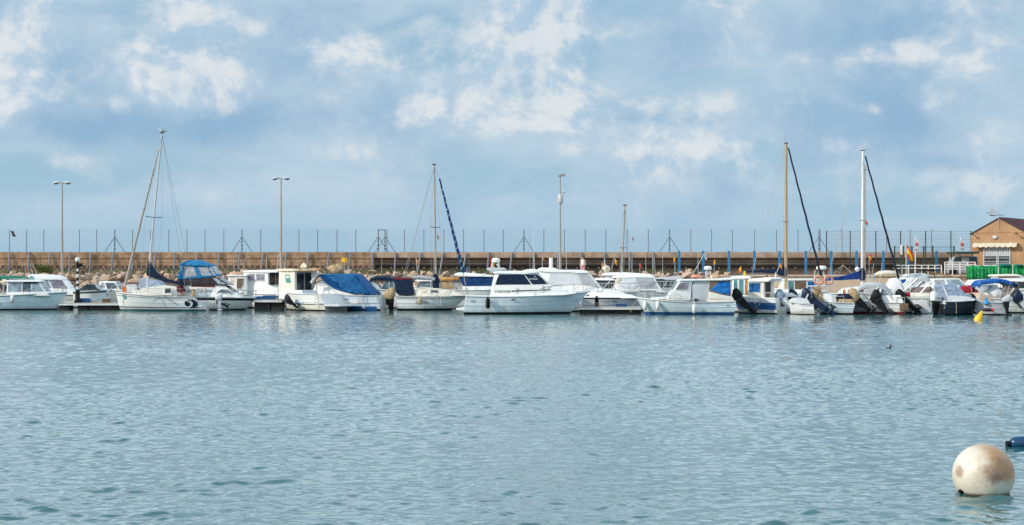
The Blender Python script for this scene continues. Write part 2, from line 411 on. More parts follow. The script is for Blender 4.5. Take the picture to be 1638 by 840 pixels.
# ------------------------------------------------------------------ boat kit: hull, deck, cabins, rigs, motors
def lerp(a, b, t): return a + (b - a) * t
class Boat:
    """a boat in its own frame: x towards the bow, z up from the waterline; drawing positions are measured off the photo at the boat's own distance"""
    def __init__(s, name, label, u, d, bow=1, yaw=0.0, cat='boat', group='boats moored in the marina', roll=0.0):
        s.d, s.u0, s.bow = d, u, bow
        s.rot = yaw if bow > 0 else math.pi + yaw
        s.root = empty(name, (WX(u, d), d, 0), s.rot, label, cat, group)
        s.ns = -1 if bow > 0 else 1
        s.sc = F / d
    def X(s, u, y=0.0):
        dx = (u - s.u0) / s.sc
        return (dx + s.ns * y * math.sin(s.rot)) / math.cos(s.rot)
    def Z(s, v): return WZ(v, s.d)
    def P(s, u, v, y=0.0): return Vector((s.X(u, y), s.ns * y, s.Z(v)))
    def world(s, p):
        c, n = math.cos(s.rot), math.sin(s.rot)
        return Vector((WX(s.u0, s.d) + p[0] * c - p[1] * n, s.d + p[0] * n + p[1] * c, p[2]))
    # ---- hull
    def hull(s, us, ub, vs, vb, beam, usw=None, ubw=None, col='white', boot='antifoul', hb=0.09, bands=(), cap='white', deck='white',
             cockpit=0.45, floor=0.5, fullness=.45, sheer_pow=1.7, dip=0.0, chine=.42, rub=None, decals=(), texts=(), rub_r=.03, tcol=None):
        usw = us if usw is None else usw
        ubw = ub - s.bow * 0.12 * abs(ub - us) if ubw is None else ubw
        s.xs1, s.xs0, s.xb1, s.xb0 = s.X(us), s.X(usw), s.X(ub), s.X(ubw)
        s.zs, s.zb, s.beam, s.full, s.sp, s.dip = s.Z(vs), s.Z(vb), beam, fullness, sheer_pow, dip
        edges = sorted(set([0.0, .22, chine, chine + .05, .62, .8, 1.0] + [k for b in bands for k in b[:2]]))
        N = 20
        ts = [1 - (1 - i / N) ** 1.35 for i in range(N + 1)]
        mb = MB()
        rows = []
        for t in ts:
            zt = s.sheer(t)
            hl = [(hb / zt, None)]
            row = [(s.xx(t, 0), 0, -.32 if t < .9 else -.32 + (t - .9) * 3.0), (s.xx(t, 0), s.half(t, 0) * .93, -.06)]
            row.append((s.xx(t, hb / zt), s.half(t, hb / zt), hb))
            for h in edges[1:]:
                hh = hb / zt + (1 - hb / zt) * h
                k = .025 if abs(h - chine - .05) < 1e-6 else 0.0
                row.append((s.xx(t, hh), s.half(t, hh) + k * (1 - t * .9), zt * hh))
            rows.append(row)
        def matof(j):
            if j < 2: return boot
            h = (edges[j - 2] + edges[j - 1]) / 2
            for b in bands:
                if b[0] <= h <= b[1]: return b[2]
            return col
        n = len(rows[0])
        for sg in (1, -1):
            for j in range(n - 1):
                mb.grid([[(r[k][0], sg * r[k][1], r[k][2]) for k in (j, j + 1)] for r in rows], matof(j))
        r = rows[0]
        loop = [(p[0], p[1], p[2]) for p in r] + [(p[0], -p[1], p[2]) for p in reversed(r[1:])]
        mb.add(loop, [tuple(range(len(loop)))], tcol or col)
        s.hull_decals(mb, decals, texts)
        s.hull_o = mb.build('hull', s.root, smooth=38)
        # deck with a sunk cockpit aft
        dk = MB()
        tl = [t for t in ts if t < cockpit] + [cockpit, cockpit + .002] + [t for t in ts if t > cockpit + .01]
        rw = []
        for t in tl:
            zt, hw, x = s.sheer(t), s.half(t, 1), s.xx(t, 1)
            zd = zt - floor if t <= cockpit else zt - .01
            rw.append([(x, hw + .004, zt - .015), (x, hw, zt + .02), (x, max(hw - .10, 0), zt + .03), (x, max(hw - .12, 0), zd), (x, 0, zd + .05)])
        for sg in (1, -1):
            for j in range(4):
                dk.grid([[(q[k][0], sg * q[k][1], q[k][2]) for k in (j, j + 1)] for q in rw], cap if j < 2 else deck)
        q = rw[0]
        lp = [(p[0] - .004, p[1], p[2]) for p in q]; 
        xs = s.xx(0, 1); hw = s.half(0, 1); zt = s.sheer(0)
        dk.box((xs + .05, 0, zt - .08), (.12, 2 * hw - .02, .22), cap)
        s.deck_o = dk.build('deck', s.root, smooth=38)
        rub = rub or 'grey'
        if rub:
            rb = MB()
            for sg in (1, -1):
                rb.tube([(s.xx(t, .97), sg * (s.half(t, .97) + .012), s.sheer(t) * .975) for t in ts], rub_r, rub, 5)
            rb.build('rub_rail', s.root)
    def sheer(s, t): return lerp(s.zs, s.zb, max(0, t) ** s.sp) - s.dip * math.sin(math.pi * min(1, max(0, t)))
    def xx(s, t, h):
        h = max(0, min(1, h))
        return lerp(lerp(s.xs0, s.xs1, h), lerp(s.xb0, s.xb1, h ** .85), t)
    def half(s, t, h):
        h = max(0, min(1, h)); t = max(0, min(1, t))
        q = max(0, (t - s.full) / (1 - s.full))
        plan = (.93 + .07 * min(1, t / s.full)) * max(0, 1 - q ** 2.1) ** .92
        f = lerp(.88, .42, t ** 1.6)
        return s.beam / 2 * plan * (f + (1 - f) * h ** .8) + (.012 if t > .98 else 0)
    def hull_y(s, x, z):
        t = .5
        for _ in range(12):
            h = z / max(.05, s.sheer(t))
            h = max(0, min(1, h))
            a, b = lerp(s.xs0, s.xs1, h), lerp(s.xb0, s.xb1, h ** .85)
            t = max(0, min(1, (x - a) / (b - a)))
        return s.half(t, h) + .02
    def on_hull(s, u, v, off=.014):
        z = s.Z(v); x = s.X(u, s.beam / 2 * .9)
        for _ in range(3): x = s.X(u, s.hull_y(x, z))
        return Vector((x, s.ns * (s.hull_y(x, z) + off), z))
    def hull_decals(s, mb, decals, texts):
        for (poly, m) in decals:
            cu, cv = sum(p[0] for p in poly) / len(poly), sum(p[1] for p in poly) / len(poly)
            K = 4
            vs = [s.on_hull(cu, cv)]
            for k in range(1, K + 1):
                vs += [s.on_hull(lerp(cu, p[0], k / K), lerp(cv, p[1], k / K)) for p in poly]
            n = len(poly); fs = [(0, 1 + i, 1 + (i + 1) % n) for i in range(n)]
            for k in range(K - 1):
                fs += [(1 + k * n + i, 1 + (k + 1) * n + i, 1 + (k + 1) * n + (i + 1) % n, 1 + k * n + (i + 1) % n) for i in range(n)]
            mb.add(vs, fs, m)
        for (tx, u0, u1, v0, v1, m) in texts:            # v0 top, v1 bottom
            vs, fs = text_mesh(tx)
            mb.add([s.on_hull(lerp(u0, u1, a), lerp(v1, v0, b), .02) for a, b in vs], fs, m)
    # ---- bodies above the deck
    def cab(s, name, prof, w0, w1, m, parent=None, bevel=.05, yc=0.0, wob=0.0, label=None, side=0):
        """outline in photo pixels (of the near side), extruded across the boat; half width w0 at its foot, w1 at its top"""
        zs = [s.Z(v) for _, v in prof]; z0, z1 = min(zs), max(zs)
        W = lambda z: lerp(w0, w1, (z - z0) / max(1e-6, z1 - z0))
        near, far = [], []
        for (u, v) in prof:
            z = s.Z(v); w = W(z); x = s.X(u, w + yc)
            near.append(Vector((x, s.ns * (w + yc), z))); far.append(Vector((x, s.ns * (-w + yc), z)))
        mb = MB(); mb.prism(near, far, m)
        o = mb.build(name, parent or s.root, smooth=40, bevel=bevel)
        o_w = (z0, z1, w0, w1, yc)
        s.last = o_w
        if label: o['label'] = label
        return o, o_w
    def win(s, part, poly, m, name='window', both=True, off=.012, t=.03, frame=None):
        """panes on the sides of a cabin (part, widths)"""
        o, (z0, z1, w0, w1, yc) = part
        W = lambda z: lerp(w0, w1, (z - z0) / max(1e-6, z1 - z0))
        for sg in ((1, -1) if both else (1,)):
            lo, hi = [], []
            for (u, v) in poly:
                z = s.Z(v); w = W(z); x = s.X(u, w + yc)
                lo.append(Vector((x, s.ns * (sg * (w - t) + yc), z))); hi.append(Vector((x, s.ns * (sg * (w + off) + yc), z)))
            mb = MB(); mb.prism(lo, hi, m)
            if frame:
                c = sum(hi, Vector()) / len(hi)
                ring = [p + Vector((0, s.ns * sg * .008, 0)) for p in hi]
                for i in range(len(ring)): mb.tube([ring[i], ring[(i + 1) % len(ring)]], .022, frame, 4)
            mb.build(name, o, smooth=0)
    def across(s, part, a, b, m, name='windscreen', inset=.1, off=.015, split=0, t=.03, y0=None, y1=None):
        """a pane across the boat on the sloping face between outline points a and b"""
        o, (z0, z1, w0, w1, yc) = part
        W = lambda z: lerp(w0, w1, (z - z0) / max(1e-6, z1 - z0))
        pa, pb = s.Z(a[1]), s.Z(b[1])
        wa, wb = W(pa), W(pb)
        A = Vector((s.X(a[0], wa + yc), 0, pa)); B = Vector((s.X(b[0], wb + yc), 0, pb))
        d = (B - A).normalized(); nrm = Vector((d.z, 0, -d.x))
        mid_x = sum(v.co.x for v in o.data.vertices) / len(o.data.vertices)
        if (A.x + B.x) / 2 < mid_x: nrm = nrm if nrm.x < 0 else -nrm
        else: nrm = nrm if nrm.x > 0 else -nrm
        spans = [(-1, 1)] if not split else [(-1 + 2 * i / split, -1 + 2 * (i + 1) / split) for i in range(split)]
        if y0 is not None: spans = [(y0, y1)]
        for (f0, f1) in spans:
            def yy(f, w): return f * (w - inset) + (0.03 if f == f0 and split else -0.03 if split else 0)
            lo = [A + Vector((0, s.ns * yy(f0, wa) + s.ns * yc, 0)), A + Vector((0, s.ns * yy(f1, wa) + s.ns * yc, 0)),
                  B + Vector((0, s.ns * yy(f1, wb) + s.ns * yc, 0)), B + Vector((0, s.ns * yy(f0, wb) + s.ns * yc, 0))]
            mb = MB(); mb.prism([p - nrm * t for p in lo], [p + nrm * off for p in lo], m)
            mb.build(name, o, smooth=0)
    def lettering_on(s, part, items):
        """writing on a cabin side: adds to the cabin's own mesh"""
        o, (z0, z1, w0, w1, yc) = part
        W = lambda z: lerp(w0, w1, (z - z0) / max(1e-6, z1 - z0))
        me = o.data
        bm = bmesh.new(); bm.from_mesh(me)
        for it in items:
            if len(it) == 6 and isinstance(it[0], str):
                tx, u0, u1, v0, v1, m = it
                vs, fs = text_mesh(tx); pts = [(lerp(u0, u1, a), lerp(v1, v0, b)) for a, b in vs]
            else:
                pts, m = it; fs = [tuple(range(len(pts)))]
            mt = M[m]
            if mt.name not in [k.name for k in me.materials]: me.materials.append(mt)
            idx = [k.name for k in me.materials].index(mt.name)
            nv = []
            for (u, v) in pts:
                z = s.Z(v); w = W(z) + .016
                nv.append(bm.verts.new((s.X(u, w + yc), s.ns * (w + yc), z)))
            for f in fs:
                try:
                    fc = bm.faces.new([nv[i] for i in f]); fc.material_index = idx
                except ValueError: pass
        bm.to_mesh(me); bm.free()
    def pole(s, name, pts, r, m='metal', r1=None, n=6, parent=None):
        mb = MB(); mb.tube([s.P(*p) for p in pts], r, m, n, r1)
        return mb.build(name, parent or s.root)
    def poles(s, name, lines, r, m='metal', n=5, parent=None):
        if name in ('rope', 'mooring_line', 'cleat', 'stanchion') and len(lines) > 1:
            for k in lines: s.poles(name, [k], r, m, n, parent)
            return
        mb = MB()
        for pts in lines: mb.tube([s.P(*p) for p in pts], r, m, n)
        return mb.build(name, parent or s.root)
    def rail(s, t0, t1, h, n=5, m='metal', name='bow_rail', r=.02, lean=.0, mid=False):
        mb = MB()
        tt = [lerp(t0, t1, i / (n * 2)) for i in range(n * 2 + 1)]
        for sg in (1, -1):
            top = []
            for i, t in enumerate(tt):
                b = Vector((s.xx(t, 1), sg * max(0, s.half(t, 1) - .07), s.sheer(t) + .02))
                hh = h * min(1, .35 + i * .5) if i < 2 else h
                p = b + Vector((lean * hh, 0, hh)); top.append(p)
                if i % 2 == 0: mb.tube([b, p], r * .85, m, 5)
            mb.tube(top, r, m, 5)
            if mid: mb.tube([p - Vector((0, 0, h * .45)) for p in top], r * .6, m, 4)
            if sg == 1: e1 = top[-1]
            else: mb.tube([e1, (e1 + top[-1]) / 2 + Vector((.12, 0, 0)), top[-1]], r, m, 5)
        return mb.build(name, s.root)
    def bimini(s, name, prof, w, m, legs=(), thick=.03, sag=.08, label=None):
        """cloth stretched over hoops: outline line (top) in pixels, curved down at both sides"""
        rows = []
        for k in range(9):
            f = -1 + k / 4
            rows.append([Vector((s.X(u, 0), s.ns * f * w, s.Z(v) - sag * abs(f) ** 3 * 2.0)) for (u, v) in prof])
        mb = MB(); mb.grid(rows, m)
        mb.grid([[p - Vector((0, 0, thick)) for p in r] for r in rows], m)
        nr = len(rows)
        for a in (0, nr - 1): mb.grid([rows[a], [p - Vector((0, 0, thick + .06)) for p in rows[a]]], m)
        for j in (0, len(prof) - 1): mb.grid([[r[j] for r in rows], [r[j] - Vector((0, 0, thick + .09)) for r in rows]], m)
        o = mb.build(name, s.root, smooth=50)
        if label: o['label'] = label
        if legs:
            fr = MB()
            for (ua, va, ub, vb) in legs:
                for sg in (1, -1):
                    fr.tube([s.P(ua, va, sg * (w - .03)), s.P(ub, vb, sg * (w - .03))], .022, 'metal', 5)
            fr.build('canopy_frame', o)
        return o
    def flag(s, u0, v0, u1, v1, y=0.0, col=('flag_red', 'flag_yel', 'flag_red'), fl=.5, drop=.35, r=.014, vf=None, pole='lgrey', wdir=1):
        """a staff with a small cloth hanging from it"""
        st = MB(); st.tube([s.P(u0, v0, y), s.P(u1, v1, y)], r, pole, 5)
        so = st.build('flagstaff', s.root)
        top = s.P(u1, v1, y) if vf is None else s.P(lerp(u0, u1, (vf - v0) / (v1 - v0)), vf, y)
        mb = MB(); n = len(col)
        for k, c in enumerate(col):
            g = []
            for i in range(5):
                f = i / 4
                g.append([top + Vector((wdir * fl * f * .55 + .02 * math.sin(f * 7), .05 * math.sin(f * 6 + a * 2), -drop * a - fl * f * .75)) for a in (k / n, (k + .5) / n, (k + 1) / n)])
            mb.grid(g, c)
        mb.build('flag', so, smooth=60)
    def motor(s, u, v, y=0.0, tilt=0.0, size=1.0, cowl='black', leg='black', turn=0.0, canvas=None, label=None, stripe=None):
        """outboard motor clamped at (u, v): cowling with drive leg and propeller"""
        p = s.P(u, v, y)
        mb = MB()
        k = size
        c = canvas or cowl; c = M[c] if isinstance(c, str) else c
        # rings: half length, half width, height, shift aft
        prof = [(.20, .12, -.02, .00), (.27, .165, .03, .00), (.30, .185, .12, .00), (.335, .195, .14, .01), (.345, .20, .30, .02), (.335, .195, .44, .04), (.30, .175, .52, .05), (.22, .13, .565, .05), (.08, .05, .58, .05)]
        vs, fs, n = [], [], 18
        for (rx, ry, z, sh) in prof:
            for i in range(n):
                a = 2 * math.pi * i / n
                ca, sa = math.cos(a), math.sin(a)
                sx = abs(ca) ** .55 * (1 if ca >= 0 else -1); sy = abs(sa) ** .62 * (1 if sa >= 0 else -1)
                wob = (1 + .05 * math.sin(i * 2.3 + z * 9)) if canvas else 1
                vs.append((k * (-.16 + sx * rx * wob - sh - (.16 * z if sx < 0 else .0) * 0 + (-.10 * z * sx if sx > 0 else 0)), k * sy * ry * wob, k * (.18 + z - (.07 * sx if z > .4 else 0))))
        for j in range(len(prof) - 1):
            for i in range(n): fs.append((j * n + i, j * n + (i + 1) % n, (j + 1) * n + (i + 1) % n, (j + 1) * n + i))
        fs += [tuple(range(n)), tuple((len(prof) - 1) * n + i for i in range(n))]
        lo = 2 * n if not canvas else 0
        mb.add(vs, fs[:lo], 'dgrey') if lo else None
        mb.add(vs, fs[lo:], c)
        if stripe: 
            for sg in (1, -1): mb.box((-.16 * k, sg * .252 * k, .44 * k), (.42 * k, .012, .07 * k), stripe, rot=Matrix.Rotation(.15, 3, 'Y'))
        o = mb.build('outboard_motor', s.root, smooth=45)
        o.location = p; o.rotation_euler = Euler((0, tilt, turn), 'XYZ')
        if label: o['label'] = label
        lg = MB(); L = M[leg]
        lg.prism([(-.40 * k, -.10 * k, .16 * k), (.02 * k, -.10 * k, .16 * k), (.02 * k, .10 * k, .16 * k), (-.40 * k, .10 * k, .16 * k)],
                 [(-.30 * k, -.065 * k, -.5 * k), (-.10 * k, -.065 * k, -.5 * k), (-.10 * k, .065 * k, -.5 * k), (-.30 * k, .065 * k, -.5 * k)], L)
        lg.box((-.24 * k, 0, -.51 * k), (.46 * k, .22 * k, .03 * k), L)
        lg.prism([(-.30 * k, -.045 * k, -.52 * k), (-.08 * k, -.03 * k, -.52 * k), (-.08 * k, .03 * k, -.52 * k), (-.30 * k, .045 * k, -.52 * k)],
                 [(-.32 * k, -.03 * k, -.98 * k), (-.2 * k, -.02 * k, -.98 * k), (-.2 * k, .02 * k, -.98 * k), (-.32 * k, .03 * k, -.98 * k)], L)
        lg.ell((-.24 * k, 0, -.74 * k), (.26 * k, .075 * k, .075 * k), L, 10, 8)
        lg.box((.02 * k, 0, .02 * k), (.10 * k, .24 * k, .36 * k), 'dgrey')
        lg.build('drive_leg', o, smooth=40)
        pr = MB()
        for b in range(3):
            rot = Matrix.Rotation(b * 2.094, 3, 'X')
            pr.prism([rot @ Vector((-.47 * k + .03 * k * q, .03 * k * q, z * k)) for q, z in ((-1, .03), (1, .03), (2.2, .14), (1, .19), (-1.5, .17))],
                     [rot @ Vector((-.49 * k + .03 * k * q, .03 * k * q, z * k)) for q, z in ((-1, .03), (1, .03), (2.2, .14), (1, .19), (-1.5, .17))], 'dgrey')
        pr.tube([(-.42 * k, 0, 0), (-.54 * k, 0, 0)], .045 * k, 'dgrey', 8)
        pr.build('propeller', o, loc=(0, 0, -.74 * k))
        return o
    def mast(s, base, top, r=.075, r1=.055, m='alu', spread=None, stays=(), shrouds=True, y=0.0, n=8, cw=None):
        """mast with spreaders and standing rigging; stays: (from u,v to u,v, y) in pixels"""
        mb = MB(); A, B = s.P(*base, y), s.P(*top, y)
        mb.tube([A, lerp(A, B, .5), B], r, m, n, r1)
        mb.box(B + Vector((0, 0, .04)), (.28, .10, .08), 'dgrey')
        mo = mb.build('mast', s.root)
        if spread:
            v, hw = spread
            f = (v - base[1]) / (top[1] - base[1]); C = lerp(A, B, f)
            sp = MB(); 
            vx = Vector((hw / s.sc * .75, 0, 0)); vy = Vector((0, hw / s.sc * 1.3, 0))
            ends = [C + vx * .8 + vy + Vector((0, 0, .05)), C - vx * .8 - vy + Vector((0, 0, .05))]
            for e in ends: sp.tube([C, e], .028, 'dgrey', 5)
            sp.build('spreader', mo)
            sh = MB()
            for e in ends:
                sg = 1 if e.y > C.y else -1
                foot = Vector((A.x + (e.x - C.x) * .8, A.y + sg * (s.beam / 2 * .85 if hasattr(s, 'beam') else 1.0), max(.6, A.z - .3)))
                sh.tube([lerp(A, B, .99), e, foot], .010, 'wire', 4)
                sh.tube([C, Vector((A.x - .25, foot.y, foot.z))], .010, 'wire', 4)
            sh.build('shroud', mo)
        if stays:
            st = MB()
            for (u0, v0, y0, u1, v1, y1) in stays: st.tube([s.P(u0, v0, y0), s.P(u1, v1, y1)], .014, 'wire', 4)
            st.build('stay', mo)
        return mo
    def sail_roll(s, a, b, r0, r1, m, name='furled_sail', spiral=None, y=0.0):
        A, B = s.P(*a, y), s.P(*b, y)
        mb = MB(); N = 24
        pts = [lerp(A, B, i / N) + Vector((.015 * math.sin(i * 1.7), 0, 0)) for i in range(N + 1)]
        mb.tube(pts, r0, m, 8, r1)
        if spiral:
            d = (B - A).normalized(); e = d.cross(Vector((0, 1, 0))).normalized(); g = d.cross(e)
            turns = spiral[1]; K = turns * 8
            sp = [lerp(A, B, .1 + .9 * i / K) + (e * math.cos(i * math.pi / 4) + g * math.sin(i * math.pi / 4)) * (lerp(r0, r1, i / K) * .75) for i in range(K + 1)]
            mb.tube(sp, lerp(r0, r1, .5) * .55, spiral[0], 5)
        return mb.build(name, s.root, smooth=60)
    def lumpy(s, name, line, hw, m, seed=1, parent=None, label=None):
        """a bundle along a line of (u, v, radius m): stowed sails, rolled awnings, covers over round things"""
        rng = random.Random(seed); mb = MB(); rows = []
        n = 12; L = []
        for i in range(len(line) - 1):
            for k in range(5): L.append(tuple(lerp(line[i][j], line[i + 1][j], k / 5) for j in range(3)))
        L.append(line[-1])
        vs, fs = [], []
        for i, (u, v, r) in enumerate(L):
            c = s.P(u, v, hw)
            nxt = s.P(*L[min(i + 1, len(L) - 1)][:2], hw) - s.P(*L[max(i - 1, 0)][:2], hw)
            d = nxt.normalized(); a = d.cross(Vector((0, 1, 0))).normalized(); b = Vector((0, 1, 0))
            for k in range(n):
                an = 2 * math.pi * k / n
                rr = r * (1 + .14 * math.sin(k * 2.1 + i * .9 + seed) + rng.uniform(-.05, .05))
                vs.append(c + a * math.cos(an) * rr + b * math.sin(an) * rr * .75)
        for i in range(len(L) - 1):
            for k in range(n): fs.append((i * n + k, i * n + (k + 1) % n, (i + 1) * n + (k + 1) % n, (i + 1) * n + k))
        fs += [tuple(range(n)), tuple((len(L) - 1) * n + k for k in range(n))]
        mb.add(vs, fs, m)
        o = mb.build(name, parent or s.root, smooth=60)
        if label: o['label'] = label
        return o
    def dome(s, name, u0, u1, v0, v1, m='white', y=0.0):
        c = s.P((u0 + u1) / 2, (v0 + v1) / 2, y); r = (u1 - u0) / 2 / s.sc; h = (v1 - v0) / 2 / s.sc
        mb = MB(); mb.lathe([(r * .75, -h), (r * .98, -h * .75), (r, -h * .1), (r * .96, h * .4), (r * .75, h * .85), (r * .2, h)], c, m, 20)
        return mb.build(name, s.root, smooth=50)
    def ladder(s, u0, u1, v0, v1, n=4, name='ladder', y=None):
        mb = MB(); y = s.beam / 2 + .06 if y is None else y
        for u in (u0, u1): mb.tube([s.P(u, v0, y), s.P(u, v1, y)], .022, 'metal', 5)
        for i in range(n):
            v = lerp(v0, v1, (i + .6) / n)
            mb.tube([s.P(u0, v, y), s.P(u1, v, y)], .02, 'metal', 5)
        return mb.build(name, s.root)
    def whip(s, u0, v0, u1, v1, y=0.0, r=.012, m='white'):
        return s.pole('antenna', [(u0, v0, y), (u1, v1, y)], r, m, r * .6, 5)
    def box(s, name, u0, u1, v0, v1, m, yc=0.0, w=.3, bevel=.03, parent=None):
        a, b = s.P(u0, v0, yc), s.P(u1, v1, yc)
        mb = MB(); mb.box((a + b) / 2, (abs(b.x - a.x), 2 * w, abs(b.z - a.z)), m)
        return mb.build(name, parent or s.root, bevel=bevel)
    def draped(s, name, rows, m, parent=None, thick=.02, label=None, wr=.03, seed=3):
        """cloth sheet through rows of (u, v, y) points, subdivided, with creases"""
        rng = random.Random(seed)
        K = 4
        g = []
        R0 = [[s.P(*p) for p in r] for r in rows]
        for i in range((len(R0) - 1) * K + 1):
            a, f = divmod(i, K); f /= K
            ra = R0[min(a, len(R0) - 1)]; rb = R0[min(a + 1, len(R0) - 1)]
            line = []
            for j in range((len(ra) - 1) * K + 1):
                c, h = divmod(j, K); h /= K
                p0 = lerp(ra[min(c, len(ra) - 1)], rb[min(c, len(ra) - 1)], f); p1 = lerp(ra[min(c + 1, len(ra) - 1)], rb[min(c + 1, len(ra) - 1)], f)
                p = lerp(p0, p1, h)
                line.append(p + Vector((0, .8, .6)) * wr * (math.sin(i * 1.3 + j * .6 + seed) + .6 * math.sin(j * 1.9 - i * .7)) * (0 if i in (0,) else 1))
            g.append(line)
        mb = MB(); mb.grid(g, m)
        o = mb.build(name, parent or s.root, smooth=70)
        md = o.modifiers.new('cloth', 'SOLIDIFY'); md.thickness = thick
        if label: o['label'] = label
        return o
def fender(b, u, v0, v1, col, label, y=None, r=None, name='fender'):
    """a fender hanging beside a boat: an object of its own"""
    z0, z1 = b.Z(v1), b.Z(v0)
    y = b.beam / 2 + .12 if y is None else y
    p = b.world(b.P(u, v1, y))
    L = z1 - z0; r = r or min(.13, L * .22)
    mb = MB()
    mb.lathe([(r * .25, 0), (r * .8, L * .06), (r, L * .16), (r, L * .62), (r * .8, L * .72), (r * .3, L * .78), (.02, L * .8), (.015, L)], (0, 0, 0), col, 10)
    o = mb.build(name, None, smooth=50, loc=(p.x, p.y, z0))
    return tag(o, label, 'fender', 'fenders hanging on the boats')
# ------------------------------------------------------------------ water
def water_material():
    m, t, p = new_mat('harbour_water')
    geo = t.n('ShaderNodeNewGeometry').outputs['Position']
    mp = t.n('ShaderNodeMapping'); t.l(geo, mp.inputs[0]); mp.inputs['Scale'].default_value = (1.0, 1.5, 1.0)
    a = t.noise(mp.outputs[0], 4.0, 2, 0.5, 0.6)
    b = t.noise(mp.outputs[0], 0.55, 3, 0.5, 0.3)
    h = t.m('ADD', t.m('MULTIPLY', a, 0.045), t.m('MULTIPLY', b, 0.05))
    bp = t.n('ShaderNodeBump'); bp.inputs['Strength'].default_value = 0.30; bp.inputs['Distance'].default_value = 1.0
    t.l(h, bp.inputs['Height']); t.l(bp.outputs[0], p.inputs['Normal'])
    big = t.noise(geo, 0.05, 3, 0.5)
    t.l(t.mix(big, (0.022, 0.098, 0.110), (0.032, 0.120, 0.130)), p.inputs['Base Color'])
    p.inputs['Roughness'].default_value = 0.03
    p.inputs['IOR'].default_value = 1.55
    return m
M['water'] = water_material()
def build_water():
    nr, nc = 1250, 960
    d = 12.0 * (170.0 / 12.0) ** (np.arange(nr) / (nr - 1))
    fx = np.linspace(-1, 1, nc)
    X = fx[None, :] * (d[:, None] * 0.42 + 6.0)
    Y = np.repeat(d[:, None], nc, 1)
    rng = np.random.RandomState(5)
    Z = np.zeros_like(X)
    dx = (X[:, 1] - X[:, 0])[:, None]
    dy = np.gradient(d)[:, None]
    nw = 72
    for i in range(nw):
        lam = 0.12 * (0.85 / 0.12) ** (rng.uniform() ** 1.1)
        th = math.pi / 2 + rng.normal() * 0.55 + 0.25
        k = 2 * math.pi / lam
        slope = 0.20 * math.sqrt(2.0 / nw) * (1.15 if .2 < lam < .55 else .75)
        ph = k * (math.cos(th) * X + math.sin(th) * Y) + rng.uniform(0, 6.28)
        fade = np.clip((lam / np.maximum(dx, dy * abs(math.sin(th)) + 1e-3) - 2.2) / 2.0, 0, 1)
        Z += slope / k * fade * (np.sin(ph) + .22 * np.cos(2 * ph))
    gust = 0.88 + 0.34 * np.sin(X * .11 + 1.3 * np.sin(Y * .07)) * np.sin(Y * .16 + .6)
    env = np.zeros_like(X)                                    # ripples come in small groups
    for i in range(14):
        lam = rng.uniform(.7, 3.2); th = rng.uniform(0, 6.28); k = 2 * math.pi / lam
        env += np.sin(k * (math.cos(th) * X * .7 + math.sin(th) * Y) + rng.uniform(0, 6.28))
    env /= math.sqrt(7.0)
    Z *= gust * (0.62 + 0.50 * np.minimum(np.exp(0.55 * env - 0.15), 1.35))
    Z *= np.clip((112 - Y) / 4, 0.22, 1)                     # calmer in the lee of the moored boats
    co = np.stack([X, Y, Z], -1).reshape(-1, 3).astype(np.float32)
    idx = np.arange(nr * nc).reshape(nr, nc)
    q = np.stack([idx[:-1, :-1], idx[:-1, 1:], idx[1:, 1:], idx[1:, :-1]], -1).reshape(-1, 4)
    # flat sea around the rippled sheet, joined to its rim so that it is one surface
    far = 9000.0
    ring_i = np.concatenate([idx[0, :], idx[1:, -1], idx[-1, ::-1][1:], idx[::-1, 0][1:-1]])
    rc = co[ring_i].copy()
    cx, cy = 0.0, 80.0
    out = rc.copy()
    v = rc[:, :2] - np.array([cx, cy]); v /= np.linalg.norm(v, axis=1)[:, None]
    out[:, 0] = cx + v[:, 0] * far; out[:, 1] = cy + v[:, 1] * far; out[:, 2] = 0
    n0 = len(co); nring = len(ring_i)
    co = np.concatenate([co, out])
    a = ring_i; b = np.roll(ring_i, -1); c = n0 + np.roll(np.arange(nring), -1); e = n0 + np.arange(nring)
    q2 = np.stack([a, e, c, b], -1)
    q = np.concatenate([q, q2])
    me = bpy.data.meshes.new('water')
    me.vertices.add(len(co)); me.vertices.foreach_set('co', co.ravel())
    me.loops.add(q.size); me.loops.foreach_set('vertex_index', q.ravel().astype(np.int32))
    me.polygons.add(len(q)); me.polygons.foreach_set('loop_start', np.arange(0, q.size, 4, dtype=np.int32))
    me.polygons.foreach_set('use_smooth', np.ones(len(q), dtype=bool))
    me.materials.append(M['water'])
    me.update(calc_edges=True); me.validate()
    o = bpy.data.objects.new('water', me); COL.objects.link(o)
    tag(o, kind='structure')
build_water()

